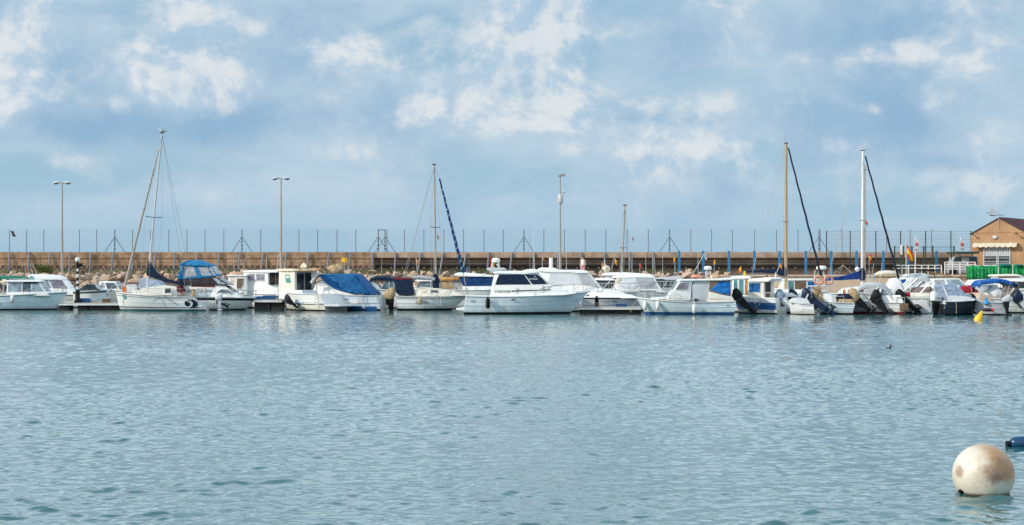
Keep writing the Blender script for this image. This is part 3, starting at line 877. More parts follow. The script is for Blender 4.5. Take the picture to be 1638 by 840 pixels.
# ------------------------------------------------------------------ quay, promenade, rock bank
def concrete(name, col, col2, scale=0.6, stain=(0.10, 0.075, 0.055), stain_amt=.5, joints=None, bump=.25):
    m, t, p = new_mat(name)
    co = t.n('ShaderNodeTexCoord').outputs['Object']
    c = t.mix(t.smooth(t.noise(co, scale, 7, 0.65), .3, .7), col, col2)
    mp = t.n('ShaderNodeMapping'); t.l(co, mp.inputs[0]); mp.inputs['Scale'].default_value = (1.1, 1.1, .28)
    c = t.mix(t.m('MULTIPLY', t.smooth(t.noise(mp.outputs[0], 1.3, 7, .68), .50, .74), stain_amt), c, stain)
    fine = t.noise(co, 9, 5, .65)
    c = t.mix(t.m('MULTIPLY', t.smooth(fine, .55, .8), .3), c, tuple(k * .45 for k in col))
    salt = t.noise(co, .35, 6, .7, .4)                            # pale repaired and salt-bleached patches
    c = t.mix(t.m('MULTIPLY', t.smooth(salt, .52, .66), .35), c, tuple(min(.7, k * 1.35 + .03) for k in col2))
    c = t.mix(t.m('MULTIPLY', t.smooth(t.noise(co, 2.6, 6, .75), .50, .66), .45), c, tuple(k * .55 for k in col))
    if joints:
        sx = t.n('ShaderNodeSeparateXYZ'); t.l(co, sx.inputs[0])
        j = None
        for ax, period, w in joints:
            fr = t.m('FRACT', t.m('DIVIDE', sx.outputs[ax], period))
            k = t.m('LESS_THAN', fr, w / period)
            j = k if j is None else t.m('MAXIMUM', j, k)
        c = t.mix(t.m('MULTIPLY', j, .6), c, tuple(k * .3 for k in col))
    t.l(c, p.inputs['Base Color']); p.inputs['Roughness'].default_value = .9
    p.inputs['Specular IOR Level'].default_value = .2
    b = t.n('ShaderNodeBump'); b.inputs['Strength'].default_value = bump; b.inputs['Distance'].default_value = .06
    t.l(fine, b.inputs['Height']); t.l(b.outputs[0], p.inputs['Normal'])
    return m
M['wall_l'] = concrete('brown_sandstone_wall', (0.27, 0.165, 0.100), (0.47, 0.305, 0.195), 1.6, stain=(0.085, 0.05, 0.035), stain_amt=.8, joints=[(2, 0.40, .03), (0, 1.25, .03)], bump=.8)
M['wall_r'] = concrete('grey_brown_wall', (0.31, 0.215, 0.155), (0.45, 0.325, 0.24), 1.0, stain=(0.12, 0.085, 0.065), stain_amt=.75, joints=[(0, 2.6, .03)])
M['wall_lo'] = concrete('shaded_weathered_wall', (0.13, 0.092, 0.07), (0.22, 0.155, 0.115), .8, stain=(0.07, 0.05, 0.04), joints=[(2, 0.30, .02)])  # shade under the parapet put into a darker wall tone
M['quay'] = concrete('tan_quay_concrete', (0.52, 0.38, 0.26), (0.60, 0.46, 0.33), .4, stain=(0.22, 0.14, 0.09), stain_amt=.4)
M['paving'] = concrete('grey_paving', (0.34, 0.29, 0.24), (0.42, 0.37, 0.31), .3, stain_amt=.2)
M['pontoon'] = concrete('pale_pontoon_deck', (0.38, 0.35, 0.31), (0.48, 0.45, 0.40), .8, stain=(0.16, 0.12, 0.09), stain_amt=.5)
M['pont_side'] = concrete('shaded_pontoon_float', (0.03, 0.027, 0.024), (0.085, 0.072, 0.058), 1.2, stain=(0.012, 0.013, 0.012), stain_amt=.7)  # float colour darkened for the shade beneath the deck
def rock_mat():
    m, t, p = new_mat('breakwater_rock')
    co = t.n('ShaderNodeTexCoord').outputs['Object']
    rnd = t.n('ShaderNodeObjectInfo').outputs['Random']
    off = t.n('ShaderNodeVectorMath', operation='ADD'); t.l(co, off.inputs[0])
    cb = t.n('ShaderNodeCombineXYZ'); t.l(t.m('MULTIPLY', rnd, 37.0), cb.inputs[0]); t.l(cb.outputs[0], off.inputs[1])
    n1 = t.noise(off.outputs[0], 1.4, 6, .65); n2 = t.noise(off.outputs[0], 6, 5, .7)
    warm = t.mix(rnd, (0.50, 0.30, 0.175), (0.34, 0.27, 0.225))
    c = t.mix(t.smooth(n1, .35, .68), warm, (0.56, 0.43, 0.33))
    c = t.mix(t.m('MULTIPLY', t.smooth(n2, .50, .72), .65), c, (0.16, 0.115, 0.085))
    t.l(c, p.inputs['Base Color']); p.inputs['Roughness'].default_value = .9; p.inputs['Specular IOR Level'].default_value = .2
    b = t.n('ShaderNodeBump'); b.inputs['Strength'].default_value = .5; b.inputs['Distance'].default_value = .08
    t.l(n2, b.inputs['Height']); t.l(b.outputs[0], p.inputs['Normal'])
    return m
M['rock'] = rock_mat()
M['bank'] = paint('dark_bank_rubble', (0.12, 0.085, 0.06), .95, .4, 1.5, bump=.6, bscale=3)

QX = WX(1178, 141)                                   # where the rock bank ends and the quay begins
PZ = 2.5                                             # promenade level
mb = MB()
prof = [(137.5, -1.2), (139.0, 0.0), (141.0, .9), (143.5, 1.75), (145.6, 2.35), (146.2, PZ - .02)]
mb.grid([[(x, y, z) for (y, z) in prof] for x in np.linspace(-75, QX, 40)], 'bank')
tag(mb.build('terrain', None), kind='structure')
mb = MB(); mb.grid([[(x, y, PZ) for y in np.linspace(146.0, 175, 6)] for x in np.linspace(-90, 100, 20)], 'paving')
tag(mb.build('pavement', None), kind='structure')
mb = MB()
mb.box(((QX + 95) / 2, 141.2, .7), (95 - QX, 10, 3.5), 'quay')
mb.box(((QX + 95) / 2, 136.4, 2.52), (95 - QX, .6, .16), 'quay')
tag(mb.build('quay', None, bevel=.04), 'tan concrete quay edge behind the motor boats with outboards', 'quay', kind='structure')

# ------------------------------------------------------------------ boulders
def boulder_mesh(seed):
    rng = random.Random(seed)
    bm = bmesh.new()
    for _ in range(10):
        v = Vector((rng.gauss(0, 1), rng.gauss(0, 1), rng.gauss(0, 1))).normalized() * rng.uniform(.85, 1.1)
        bm.verts.new((v.x * .62, v.y * .55, v.z * .44))
    r = bmesh.ops.convex_hull(bm, input=bm.verts)
    bmesh.ops.delete(bm, geom=[e for e in r['geom_interior'] if isinstance(e, bmesh.types.BMVert)], context='VERTS')
    bmesh.ops.bevel(bm, geom=list(bm.edges), offset=.022, segments=1, profile=.5, affect='EDGES', clamp_overlap=True)
    bmesh.ops.triangulate(bm, faces=bm.faces)
    bmesh.ops.subdivide_edges(bm, edges=[e for e in bm.edges if e.calc_length() > .2], cuts=1)
    for v in bm.verts:
        v.co += v.co.normalized() * (.035 * math.sin(v.co.x * 9 + seed) * math.sin(v.co.y * 11 + 2) + rng.uniform(-.012, .012))
    bmesh.ops.recalc_face_normals(bm, faces=bm.faces)
    me = bpy.data.meshes.new('boulder'); bm.to_mesh(me); bm.free()
    me.materials.append(M['rock'])
    me.polygons.foreach_set('use_smooth', [True] * len(me.polygons)); me.set_sharp_from_angle(angle=R(22))
    return me
B_MESH = [boulder_mesh(k) for k in range(9)]
rr = random.Random(11)
proto = bpy.data.objects.new('boulder', B_MESH[0])
def place_boulder(first, x, y, z, sc):
    o = proto if first else proto.copy()
    o.data = B_MESH[rr.randrange(9)]
    o.location = (x, y, z); o.scale = (sc * rr.uniform(.85, 1.3), sc * rr.uniform(.85, 1.15), sc * rr.uniform(.8, 1.2))
    o.rotation_euler = (rr.uniform(-.5, .5), rr.uniform(-.5, .5), rr.uniform(0, 6.28))
    tag(o, 'rough tan boulder piled in the rock bank below the promenade', 'boulder', 'boulders of the rock bank')
    COL.objects.link(o)
nb = 0
for (y, z, u0, u1, step, smin, smax) in ((145.6, 2.62, -15, 1175, 13.0, .38, .85), (144.3, 2.30, -10, 1172, 14.0, .55, 1.2), (142.6, 1.72, -5, 250, 15.0, .7, 1.3), (142.6, 1.72, 560, 770, 17.0, .7, 1.2), (140.8, .95, 60, 245, 17.0, .8, 1.3)):
    u = u0
    while u < u1:
        jj = rr.uniform(-.4, .4)
        place_boulder(nb == 0, WX(u, y), y + jj, z + rr.uniform(-.22, .2), rr.uniform(smin, smax)); nb += 1
        u += step * rr.uniform(.75, 1.3)

# ------------------------------------------------------------------ harbour wall with its fence
WY = 156.0
zt = WZ(403.2, WY)
z_lo = WZ(425, WY)
xs = WX(598, WY); xl = WX(-60, WY); xr = WX(1640, WY)
wall = empty('harbour_wall', (0, WY, PZ), 0, 'long brown stone harbour wall running behind all the boats', 'wall')
mb = MB()
zm = WZ(412.6, WY) - PZ
mb.box(((xl + xs) / 2, .55, (zt + z_lo) / 2 - PZ), (xs - xl, 1.1, zt - z_lo), 'wall_l')
mb.box(((xl + xs) / 2, -.03, zm), (xs - xl, .10, .07), 'wall_l')
mb.build('upper_wall', wall)
mb = MB(); mb.box(((xl + xs) / 2, .62, (z_lo - PZ) / 2), (xs - xl, .7, z_lo - PZ - .004), 'wall_r')
x = xl
while x < xs:
    mb.box((x, .24, z_lo - PZ - .10), (.16, .40, .19), 'wall_r'); x += .52
mb.build('lower_wall', wall)
mb = MB(); mb.box(((xs + xr) / 2, .50, (zt + WZ(412.5, WY)) / 2 - PZ), (xr - xs - .004, 1.2, zt - WZ(412.5, WY)), 'wall_r')
mb.build('parapet', wall, bevel=.03)
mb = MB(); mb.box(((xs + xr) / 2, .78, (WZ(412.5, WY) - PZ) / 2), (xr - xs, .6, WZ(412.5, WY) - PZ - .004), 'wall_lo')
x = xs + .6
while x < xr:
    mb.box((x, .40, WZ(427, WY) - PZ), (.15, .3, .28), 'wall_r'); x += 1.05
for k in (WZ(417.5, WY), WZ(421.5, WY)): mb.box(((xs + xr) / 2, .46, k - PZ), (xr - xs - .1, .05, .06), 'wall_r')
mb.build('recessed_wall', wall)
mb = MB(); mb.box(((xs + xr) / 2, .34, WZ(426, WY) - PZ), (xr - xs - .3, .24, .16), 'black'); mb.build('service_pipe', wall)

FZ = WZ(366.8, WY)
fence = empty('wire_fence', (0, WY + .5, zt), 0, 'tall grey wire mesh fence on thin posts along the top of the harbour wall', 'fence')
fu = [15, 42.5, 70, 98, 127, 154.5, 212, 241, 270, 299, 328, 358, 417, 448, 478, 508, 539, 569, 619, 647, 678, 710, 741.5, 774, 805, 870, 903, 936, 969, 1003, 1037, 1105, 1138, 1171.5, 1207, 1242, 1276.5, 1312, 1347, 1382, 1418, 1456, 1490]
pm = MB(); pm.tube([(0, 0, 0), (0, 0, FZ - zt)], .032, M.setdefault('fencegrey', paint('weathered_fence_steel', (0.13, 0.14, 0.16), .6, .2, 4)), 6)
fp = pm.build('post', fence, loc=(WX(fu[0], WY + .5), 0, 0))
for u in fu[1:]:
    c = fp.copy(); COL.objects.link(c); c.location = (WX(u, WY + .5), 0, 0)
bu = [183.5, 387, 605, 616, 838, 1071, 1310]
bmesh_ = MB(); bmesh_.tube([(0, 0, 0), (0, 0, FZ - zt)], .045, 'fencegrey', 6)
for sg in (1, -1): bmesh_.tube([(0, 0, (FZ - zt) * .68), (sg * .95, 0, .02)], .034, 'fencegrey', 5)
for k in range(3): bmesh_.box((0, 0, .3 + .35 * k), (.2, .1, .05), 'dgrey')
fb = bmesh_.build('braced_post', fence, loc=(WX(bu[0], WY + .5), 0, 0))
for u in bu[1:]:
    c = fb.copy(); COL.objects.link(c); c.location = (WX(u, WY + .5), 0, 0)
mb = MB(); mb.box(((WX(605, WY + .5) + WX(616, WY + .5)) / 2, 0, FZ - zt - .05), (WX(616, WY + .5) - WX(605, WY + .5), .06, .06), 'dgrey'); mb.build('gate_bar', fence)
mb = MB()
x0, x1 = WX(-40, WY + .5), WX(1530, WY + .5)
H = FZ - zt
for i in range(11): mb.box(((x0 + x1) / 2, .05, .06 + (H - .10) * i / 10), (x1 - x0, .008, .008), 'wire')
x = x0
while x < x1:
    mb.box((x, .058, H / 2), (.006, .006, H - .06), 'wire'); x += .18
mb.build('wire_mesh', fence, smooth=0)

# nearer, heavier fence on the right
f2 = empty('panel_fence', (0, 152.0, PZ), 0, 'dark wire panel fence with strong horizontal wires left of the small building', 'fence')
zA, zB = WZ(369.5, 152) - PZ, WZ(404, 152) - PZ
pm = MB(); pm.tube([(0, 0, 0), (0, 0, zA)], .045, 'dgrey', 6)
p0 = None
for u in (1322, 1360, 1401, 1440.5, 1480.5, 1521, 1553):
    if p0 is None: p0 = pm.build('post', f2, loc=(WX(u, 152), 0, 0)); continue
    c = p0.copy(); COL.objects.link(c); c.location = (WX(u, 152), 0, 0)
mb = MB()
x0, x1 = WX(1322, 152), WX(1560, 152)
for i in range(9):
    mb.box(((x0 + x1) / 2, .05, lerp(zA - .05, zB, i / 8)), (x1 - x0, .012, .028 if i % 3 == 0 else .016), 'grey')
x = x0
while x < x1: mb.box((x, .062, (zA + zB) / 2), (.007, .007, zA - zB), 'grey'); x += .13
mb.build('wire_mesh', f2, smooth=0)
f3 = empty('green_fence', (0, 150.0, PZ), 0, 'lower dark green metal fence in front of the wall by the flag', 'fence')
pm = MB(); pm.box((0, 0, (WZ(393.5, 150) - PZ) / 2), (.11, .11, WZ(393.5, 150) - PZ), M.setdefault('dgreen', paint('dark_green_steel', (0.02, 0.05, 0.035), .5, .2, 4)))
p0 = None
for u in (1431, 1445, 1458.5, 1477.5, 1492, 1526):
    if p0 is None: p0 = pm.build('post', f3, loc=(WX(u, 150), 0, 0)); continue
    c = p0.copy(); COL.objects.link(c); c.location = (WX(u, 150), 0, 0)
mb = MB()
x0, x1 = WX(1431, 150), WX(1526, 150); hh = WZ(395, 150) - PZ
for k in (.25, hh * .55, hh): mb.box(((x0 + x1) / 2, .07, k), (x1 - x0, .02, .03), 'dgreen')
x = x0
while x < x1: mb.box((x, .07, hh / 2), (.012, .012, hh), 'dgreen'); x += .14
mb.build('wire_mesh', f3, smooth=0)

# slanting grey steel props and blue columns in front of the wall
def prop(mname, r): 
    m_ = MB(); m_.tube([(0, 0, 0), (0, 0, 1)], r, mname, 8); return m_
M['steelblue'] = paint('galvanised_steel', (0.19, 0.21, 0.25), .5, .12, 4, metal=.0, dirt=(0.25, 0.16, 0.09), dirt_amt=.3)
M['colblue'] = paint('bright_blue_column_paint', (0.025, 0.17, 0.36), .5, .12, 3, dirt=(0.2, 0.2, 0.2), dirt_amt=.3)
pg = prop('steelblue', .085).build('support_post')
first = True
for u, ut in [(13, 15), (45, 46.5), (78, 79.5), (110.5, 111.5), (143.5, 145), (178, 180.5), (211, 213), (245, 249), (278, 279.5), (312, 316), (348, 351), (381.5, 383), (417, 421), (454, 458), (489, 494), (522.5, 526), (557, 560.5), (593.5, 596.5), (631, 632.5), (667.5, 673), (703, 709), (739, 746), (779, 782), (815, 819), (853, 854), (892, 893), (929, 930), (968, 967), (1007, 1007), (1044.5, 1045)]:
    o = pg if first else pg.copy()
    if not first: COL.objects.link(o)
    first = False
    a, b = WP(u, 432.5, 155.62), WP(ut, 404, 155.8)
    b.y = 155.85; a.z = PZ
    v = b - a
    o.location = a; o.scale = (1, 1, v.length); o.rotation_euler = v.to_track_quat('Z', 'Y').to_euler()
    tag(o, 'grey steel prop leaning against the front of the harbour wall', 'post', 'steel props along the wall')
cb_ = MB(); cb_.box((0, 0, .5), (.21, .2, 1), 'colblue'); cb = cb_.build('blue_column')
first = True
for u, vb in [(1086.5, 437), (1125, 437), (1166, 436), (1206.5, 436), (1247, 436), (1289, 440), (1329.5, 440), (1370, 436), (1413, 436), (1453, 436), (1498, 436)]:
    o = cb if first else cb.copy()
    if not first: COL.objects.link(o)
    first = False
    o.location = (WX(u, 151.5), 151.5, PZ); o.scale = (1, 1, WZ(401.5, 151.5) - PZ)
    tag(o, 'bright blue painted column standing in front of the dark wall', 'column', 'blue columns along the wall')

# strip of plants at the wall foot, and a bush
def leaf_mat(name, a, b):
    m, t, p = new_mat(name)
    rnd = t.noise(t.n('ShaderNodeTexCoord').outputs['Object'], 2.2, 4, .7)
    t.l(t.mix(t.smooth(rnd, .3, .7), a, b), p.inputs['Base Color']); p.inputs['Roughness'].default_value = .7
    p.inputs['Specular IOR Level'].default_value = .2
    return m
M['leaf'] = leaf_mat('plant_leaves', (0.035, 0.07, 0.022), (0.10, 0.15, 0.05))
M['leaf2'] = leaf_mat('bush_leaves', (0.06, 0.08, 0.02), (0.15, 0.17, 0.05))
def leaves(mb, c, rad, n, size, m, rng):
    for _ in range(n):
        v = Vector((rng.gauss(0, 1), rng.gauss(0, 1), rng.gauss(0, 1))).normalized() * rng.uniform(.35, 1) ** .6
        p = Vector(c) + Vector((v.x * rad[0], v.y * rad[1], v.z * rad[2]))
        a = Vector((rng.gauss(0, 1), rng.gauss(0, 1), rng.gauss(0, 1))).normalized(); b = a.orthogonal().normalized()
        s = size * rng.uniform(.6, 1.3)
        mb.add([p - a * s, p + b * s * .45, p + a * s, p - b * s * .45], [(0, 1, 2, 3)], m)
rng = random.Random(3)
mb = MB(); x = xl
while x < WX(1170, 154.6):
    leaves(mb, (x, 154.7 + rng.uniform(-.2, .2), PZ + .28 + rng.uniform(-.1, .1)), (.42, .25, .33), 26, .11, 'leaf', rng); x += rng.uniform(.35, .6)
tag(mb.build('undergrowth', None, smooth=0, fix=False), 'low green plants growing along the foot of the wall', 'plants', kind='stuff')
bs = empty('bush', (WX(68, 147.5), 147.5, PZ), 0, 'rounded green bush on the promenade above the far left boats', 'bush')
mb = MB()
for k in range(9): leaves(mb, (rng.uniform(-.7, .7), rng.uniform(-.4, .4), rng.uniform(.25, .85)), (.38, .35, .3), 90, .09, 'leaf2', rng)
mb.build('foliage', bs, smooth=0, fix=False)
mb = MB()
for k in range(5): mb.tube([(0, 0, 0), (rng.uniform(-.3, .3), rng.uniform(-.2, .2), .4), (rng.uniform(-.6, .6), rng.uniform(-.3, .3), .8)], .025, 'wood', 5, .01)
mb.build('stem', bs)

# ------------------------------------------------------------------ lamps and masts on the promenade
def lamp_post(u, vtop, label, d=148.5):
    root = empty('street_lamp', (WX(u, d), d, PZ), 0, label, 'street lamp', 'double headed street lamps on the promenade')
    h = WZ(vtop, d) - PZ
    mb = MB(); mb.tube([(0, 0, 0), (0, 0, h * .38)], .13, 'alu', 10, .11); mb.tube([(0, 0, h * .38), (0, 0, h)], .095, 'alu', 10, .06)
    mb.box((0, 0, .15), (.42, .42, .3), 'alu')
    mb.build('pole', root)
    mb = MB(); mb.tube([(-.42, 0, h + .03), (0, 0, h), (.42, 0, h + .03)], .04, 'alu', 6); mb.build('arm', root)
    for sg in (-1, 1):
        mb = MB()
        mb.ell((sg * .50, 0, h + .05), (.34, .17, .12), 'lgrey', 12, 8, rot=Matrix.Rotation(sg * .12, 3, 'Y'))
        mb.ell((sg * .54, 0, h - .02), (.24, .14, .10), 'dgrey', 12, 8, rot=Matrix.Rotation(sg * .12, 3, 'Y'))
        mb.build('lamp_head', root, smooth=60)
    return root
lamp_post(99.5, 293, 'double headed street lamp above the far left boats')
lamp_post(449.5, 286, 'double headed street lamp right of the leaning mast')
root = empty('street_lamp', (WX(896, 148.5), 148.5, PZ), 0, 'tall single headed street lamp carrying a grey box halfway up', 'street lamp')
h = WZ(281, 148.5) - PZ
mb = MB(); mb.tube([(0, 0, 0), (0, 0, h * .5)], .12, 'alu', 10, .10); mb.tube([(0, 0, h * .5), (0, 0, h)], .085, 'alu', 10, .055); mb.box((0, 0, .15), (.42, .42, .3), 'alu'); mb.build('pole', root)
mb = MB(); mb.box((.14, 0, h + .04), (.62, .28, .22), 'grey', rot=Matrix.Rotation(-.14, 3, 'Y')); mb.build('lamp_head', root, bevel=.04)
mb = MB(); zb = WZ(318, 148.5) - PZ; mb.lathe([(.05, -.42), (.2, -.38), (.24, -.3), (.24, .32), (.2, .38), (.04, .40)], (.04, -.05, zb), 'lgrey', 12); mb.tube([(.04, -.05, zb - .6), (.04, -.05, zb - .4)], .1, 'grey', 8); mb.build('equipment_box', root)
mb = MB(); zc = WZ(307.5, 148.5) - PZ; mb.tube([(0, 0, zc), (.3, -.05, zc)], .03, 'grey', 6); mb.ell((.3, -.05, zc), (.16, .1, .1), 'lgrey', 10, 6); mb.build('camera_head', root)

# rag caught on the fence, yellow sign on the wall, orange bunting flags on far staffs
mb = MB(); rag = []
for i in range(6): rag.append([(.02 * math.sin(i * 2) + .09 * j - .14 + .05 * i, .04 * math.sin(i + j), .25 - .11 * i) for j in range(4)])
mb.grid(rag, 'f_dark'); o = mb.build('rag', None, smooth=60, loc=(WX(19, WY + .35), WY + .35, WZ(373.5, WY)))
o.modifiers.new('cloth', 'SOLIDIFY').thickness = .03
tag(o, 'black rag caught near the top of the fence at the far left', 'rag')
sg = empty('yellow_sign', (WX(551, 151), 151, PZ), 0, 'plain yellow rectangular sign on a post before the brown wall', 'sign')
mb = MB(); mb.box((0, 0, WZ(416, 151) - PZ), (.58, .03, .42), 'yellow'); mb.build('board', sg)
mb = MB(); mb.tube([(0, .05, 0), (0, .05, WZ(414, 151) - PZ)], .03, 'grey', 6); mb.build('post', sg)

# ------------------------------------------------------------------ small building
M['plaster'] = concrete('tan_render', (0.34, 0.200, 0.110), (0.45, 0.275, 0.155), 1.3, stain=(0.25, 0.14, 0.08), stain_amt=.5, bump=.3)
M['tiles'] = paint('dark_red_roof_tiles', (0.055, 0.026, 0.034), .75, .3, 3, bump=.4, bscale=6)
def building():
    D = 150.0
    ang = R(33)                                             # the gable looks towards the harbour and a little left
    s = F / D
    A = WP(1598, 350, D)                                    # gable apex
    e = Vector((math.cos(ang), -math.sin(ang), 0))          # along the gable, left to right
    r = Vector((math.sin(ang), math.cos(ang), 0))           # along the ridge, away
    root = empty('kiosk_building', (A.x, A.y, PZ), -ang, 'small tan rendered building with a gable and dark tiled roof', 'building')
    hw = .90 * (WX(1598, D) - WX(1555.5, D)) / math.cos(ang)
    za = A.z - PZ; ze = WZ(375, D) - PZ
    L = 9.0
    mb = MB()
    prof = [(-hw, 0), (hw, 0), (hw, ze), (0, za), (-hw, ze)]
    mb.prism([(x, 0, z) for x, z in prof], [(x, L, z) for x, z in prof], 'plaster')
    mb.box((0, -.02, WZ(372, D) - PZ), (2 * hw * .88, .05, .05), 'plaster')
    w = mb.build('wall', root, smooth=0)
    mb = MB()
    for sg in (-1, 1):
        n = Vector((sg * (za - ze), 0, hw)).normalized()
        a, b = Vector((0, 0, za)) + n * .03, Vector((sg * (hw + (.22 if sg > 0 else .06)), 0, ze - (.22 if sg > 0 else .06) * (za - ze) / hw)) + n * .03
        lo = [a + Vector((0, -.10, 0)), b + Vector((0, -.10, 0)), b + Vector((0, L + .2, 0)), a + Vector((0, L + .2, 0))]
        mb.prism(lo, [p + n * (.12 if sg > 0 else .05) for p in lo], 'tiles')
        k = 0
        while k < L:
            q = n * (.13 if sg > 0 else .05); mb.tube([a + q + Vector((0, k, 0)), b + q + Vector((0, k, 0))], .05, 'tiles', 5); k += .24
    mb.build('roof', root, smooth=40)
    zz = lambda v: WZ(v, D) - PZ
    xx = lambda u: ((u - 1598) / s) / math.cos(ang)
    # window behind bars with a slatted shutter
    x0, x1, z0, z1 = xx(1578), xx(1613), zz(424), zz(396)
    mb = MB(); t = .07
    for (c, sz) in (((x0, z0), 0), ): pass
    mb.box(((x0 + x1) / 2, -.05, z1), (x1 - x0 + .1, .12, t), 'lgrey'); mb.box(((x0 + x1) / 2, -.05, z0), (x1 - x0 + .2, .2, t), 'lgrey')
    mb.box((x0, -.05, (z0 + z1) / 2), (t, .12, z1 - z0), 'lgrey'); mb.box((x1, -.05, (z0 + z1) / 2), (t, .12, z1 - z0), 'lgrey'); mb.box(((x0 + x1) / 2, -.05, (z0 + z1) / 2), (t, .1, z1 - z0), 'lgrey')
    wi = mb.build('window', root)
    mb = MB(); mb.box(((x0 + x1) / 2, -.015, (z0 + z1) / 2), (x1 - x0, .02, z1 - z0), 'g_dark'); mb.build('pane', wi, smooth=0)
    mb = MB(); zs = zz(410)
    n = 16
    for i in range(n): mb.box((lerp(x0, x1, (i + .5) / n), -.04, (z1 + zs) / 2), ((x1 - x0) / n * .8, .03, z1 - zs), 'lgrey')
    mb.build('shutter', wi)
    mb = MB()
    for v in (418, 413, 421): mb.box(((x0 + x1) / 2, -.09, zz(v)), (x1 - x0, .03, .045), 'lgrey')
    mb.build('bar', wi)
    # scalloped awning
    ax0, ax1 = xx(1564.5), xx(1624)
    mb = MB(); n = 24; rows = [[], [], []]
    for i in range(n + 1):
        x = lerp(ax0, ax1, i / n); dp = .10 * (1 if i % 3 else .25)
        rows[0].append((x, -.03, zz(388.5))); rows[1].append((x, -.62, zz(391) + .02)); rows[2].append((x, -.64, zz(394) - dp))
    mb.grid(rows, 'f_cream')
    aw = mb.build('awning', root, smooth=0); aw.modifiers.new('cloth', 'SOLIDIFY').thickness = .02
    mb = MB(); mb.ell((xx(1593), -.10, zz(379.5)), (.26, .12, .17), 'lgrey', 12, 8); mb.tube([(xx(1593), -.02, zz(379.5)), (xx(1593), -.12, zz(379.5))], .08, 'grey', 8); mb.build('floodlight', root)
    mb = MB()
    for u, v in ((1566, 377), (1625, 377)): mb.tube([(xx(u), -.02, zz(v)), (xx(u) - .1, -.5, zz(v) + .15)], .03, 'dgrey', 5); mb.box((xx(u) - .12, -.55, zz(v) + .15), (.2, .16, .12), 'dgrey')
    mb.build('spotlight', root)
    # a mast on the gable with a ship vane
    mb = MB(); mb.tube([(.0, -.12, zz(366)), (0, -.12, zz(343.5))], .028, 'grey', 6)
    for a in range(2):
        an = a * math.pi / 2 + .4; mb.tube([(.5 * math.cos(an), -.12 + .5 * math.sin(an), zz(348.5)), (-.5 * math.cos(an), -.12 - .5 * math.sin(an), zz(348.5))], .018, 'grey', 5)
    vn = mb.build('weather_vane', root)
    mb = MB(); X = lambda u: xx(u); Y = -.12
    def plate(pts, m): mb.prism([(X(u), Y - .02, zz(v)) for u, v in pts], [(X(u), Y + .02, zz(v)) for u, v in pts], m)
    plate([(1585, 343), (1595, 344.5), (1593, 345.6), (1587, 345.2)], 'dgrey')
    plate([(1589, 331), (1589.6, 342), (1584.5, 341.5)], 'grey'); plate([(1590.2, 333), (1596, 342), (1590.2, 342.4)], 'grey'); plate([(1583, 340), (1584.5, 340), (1584.5, 341.5), (1583, 341.5)], 'dgrey')
    plate([(1595, 343.6), (1605.5, 344), (1605.5, 344.8), (1595, 344.6)], 'dgrey')
    mb.build('ship_plate', vn)
building()

# vans, signs, railings, netting on the right quay
van = empty('parked_van', (WX(1538, 147.5), 147.5, PZ), 0, 'white van toned grey for shade, parked beneath the green shelter beside the tan building', 'van')
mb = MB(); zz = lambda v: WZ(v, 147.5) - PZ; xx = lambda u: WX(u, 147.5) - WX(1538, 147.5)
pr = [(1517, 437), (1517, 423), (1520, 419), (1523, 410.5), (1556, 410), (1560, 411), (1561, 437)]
mb.prism([(xx(u), -.85, zz(v)) for u, v in pr], [(xx(u), .85, zz(v)) for u, v in pr], 'grey'); vb = mb.build('body', van, bevel=.08)  # white body toned grey to stand for shade
for pts in ([(1519.8, 420), (1523.6, 411.4), (1534, 411.4), (1534, 421)], [(1546, 411.4), (1558.6, 411.4), (1559.2, 422), (1546, 422)]):
    mb = MB(); mb.prism([(xx(u), -.87, zz(v)) for u, v in pts], [(xx(u), -.84, zz(v)) for u, v in pts], 'g_dark'); mb.build('window', vb, smooth=0)
for u in (1521, 1552):
    mb = MB(); mb.lathe([(.18, -.1), (.33, -.1), (.33, .1), (.18, .1)], (xx(u), -.80, .33), 'rubber', 16, rot=Matrix.Rotation(R(90), 3, 'X')); w = mb.build('wheel', van)
mb = MB(); mb.box((xx(1551), -.87, zz(421)), (.32, .03, .2), 'red'); mb.build('tail_light', van)
sh = empty('shelter', (WX(1540, 147.2), 147.2, PZ), 0, 'dark green flat roofed shelter between the fence and the building', 'shelter')
mb = MB(); mb.box((0, 0, WZ(404.4, 147.2) - PZ), (WX(1557, 149.5) - WX(1521, 149.5), 3.2, .2), 'dgreen'); mb.build('roof', sh, bevel=.03)
for sx in (-.95, .95):
    mb = MB(); mb.box((sx, .3, (WZ(405.8, 147.2) - PZ) / 2), (.1, .1, WZ(405.8, 147.2) - PZ), 'dgreen'); mb.build('post', sh)
def road_sign(u, v0, v1, vbase, wd, d, label, lines=True):
    r = empty('warning_sign', (WX(u, d), d, PZ), 0, label, 'sign')
    z0, z1 = WZ(v1, d) - PZ, WZ(v0, d) - PZ
    mb = MB(); mb.tube([(-.12, .05, 0), (-.12, .05, z1 + .22)], .045, 'offwhite', 8); mb.build('post', r)
    mb = MB(); mb.box((0, 0, (z0 + z1) / 2), (wd, .03, z1 - z0), 'lgrey')
    zc = lerp(z0, z1, .56)
    mb.torus((0, -.022, zc), wd * .30, .035, 'red', Matrix.Rotation(R(90), 3, 'X'), 20, 6)
    mb.box((0, -.022, zc), (wd * .12, .02, wd * .3), 'dgrey'); mb.box((0, -.024, zc), (wd * .62, .02, .035), 'red', rot=Matrix.Rotation(R(45), 3, 'Y'))
    for k in range(2): mb.box((0, -.02, lerp(z0, z1, .08 + .08 * k)), (wd * .7, .012, .03), 'dgrey')
    mb.build('board', r)
road_sign(1539, 384, 400.5, 432, .42, 146.8, 'grey sign with red ring beside the tan building gable')
road_sign(1466.5, 382.5, 402, 432, .40, 146.8, 'weathered sign with red ring right of the large striped flag')
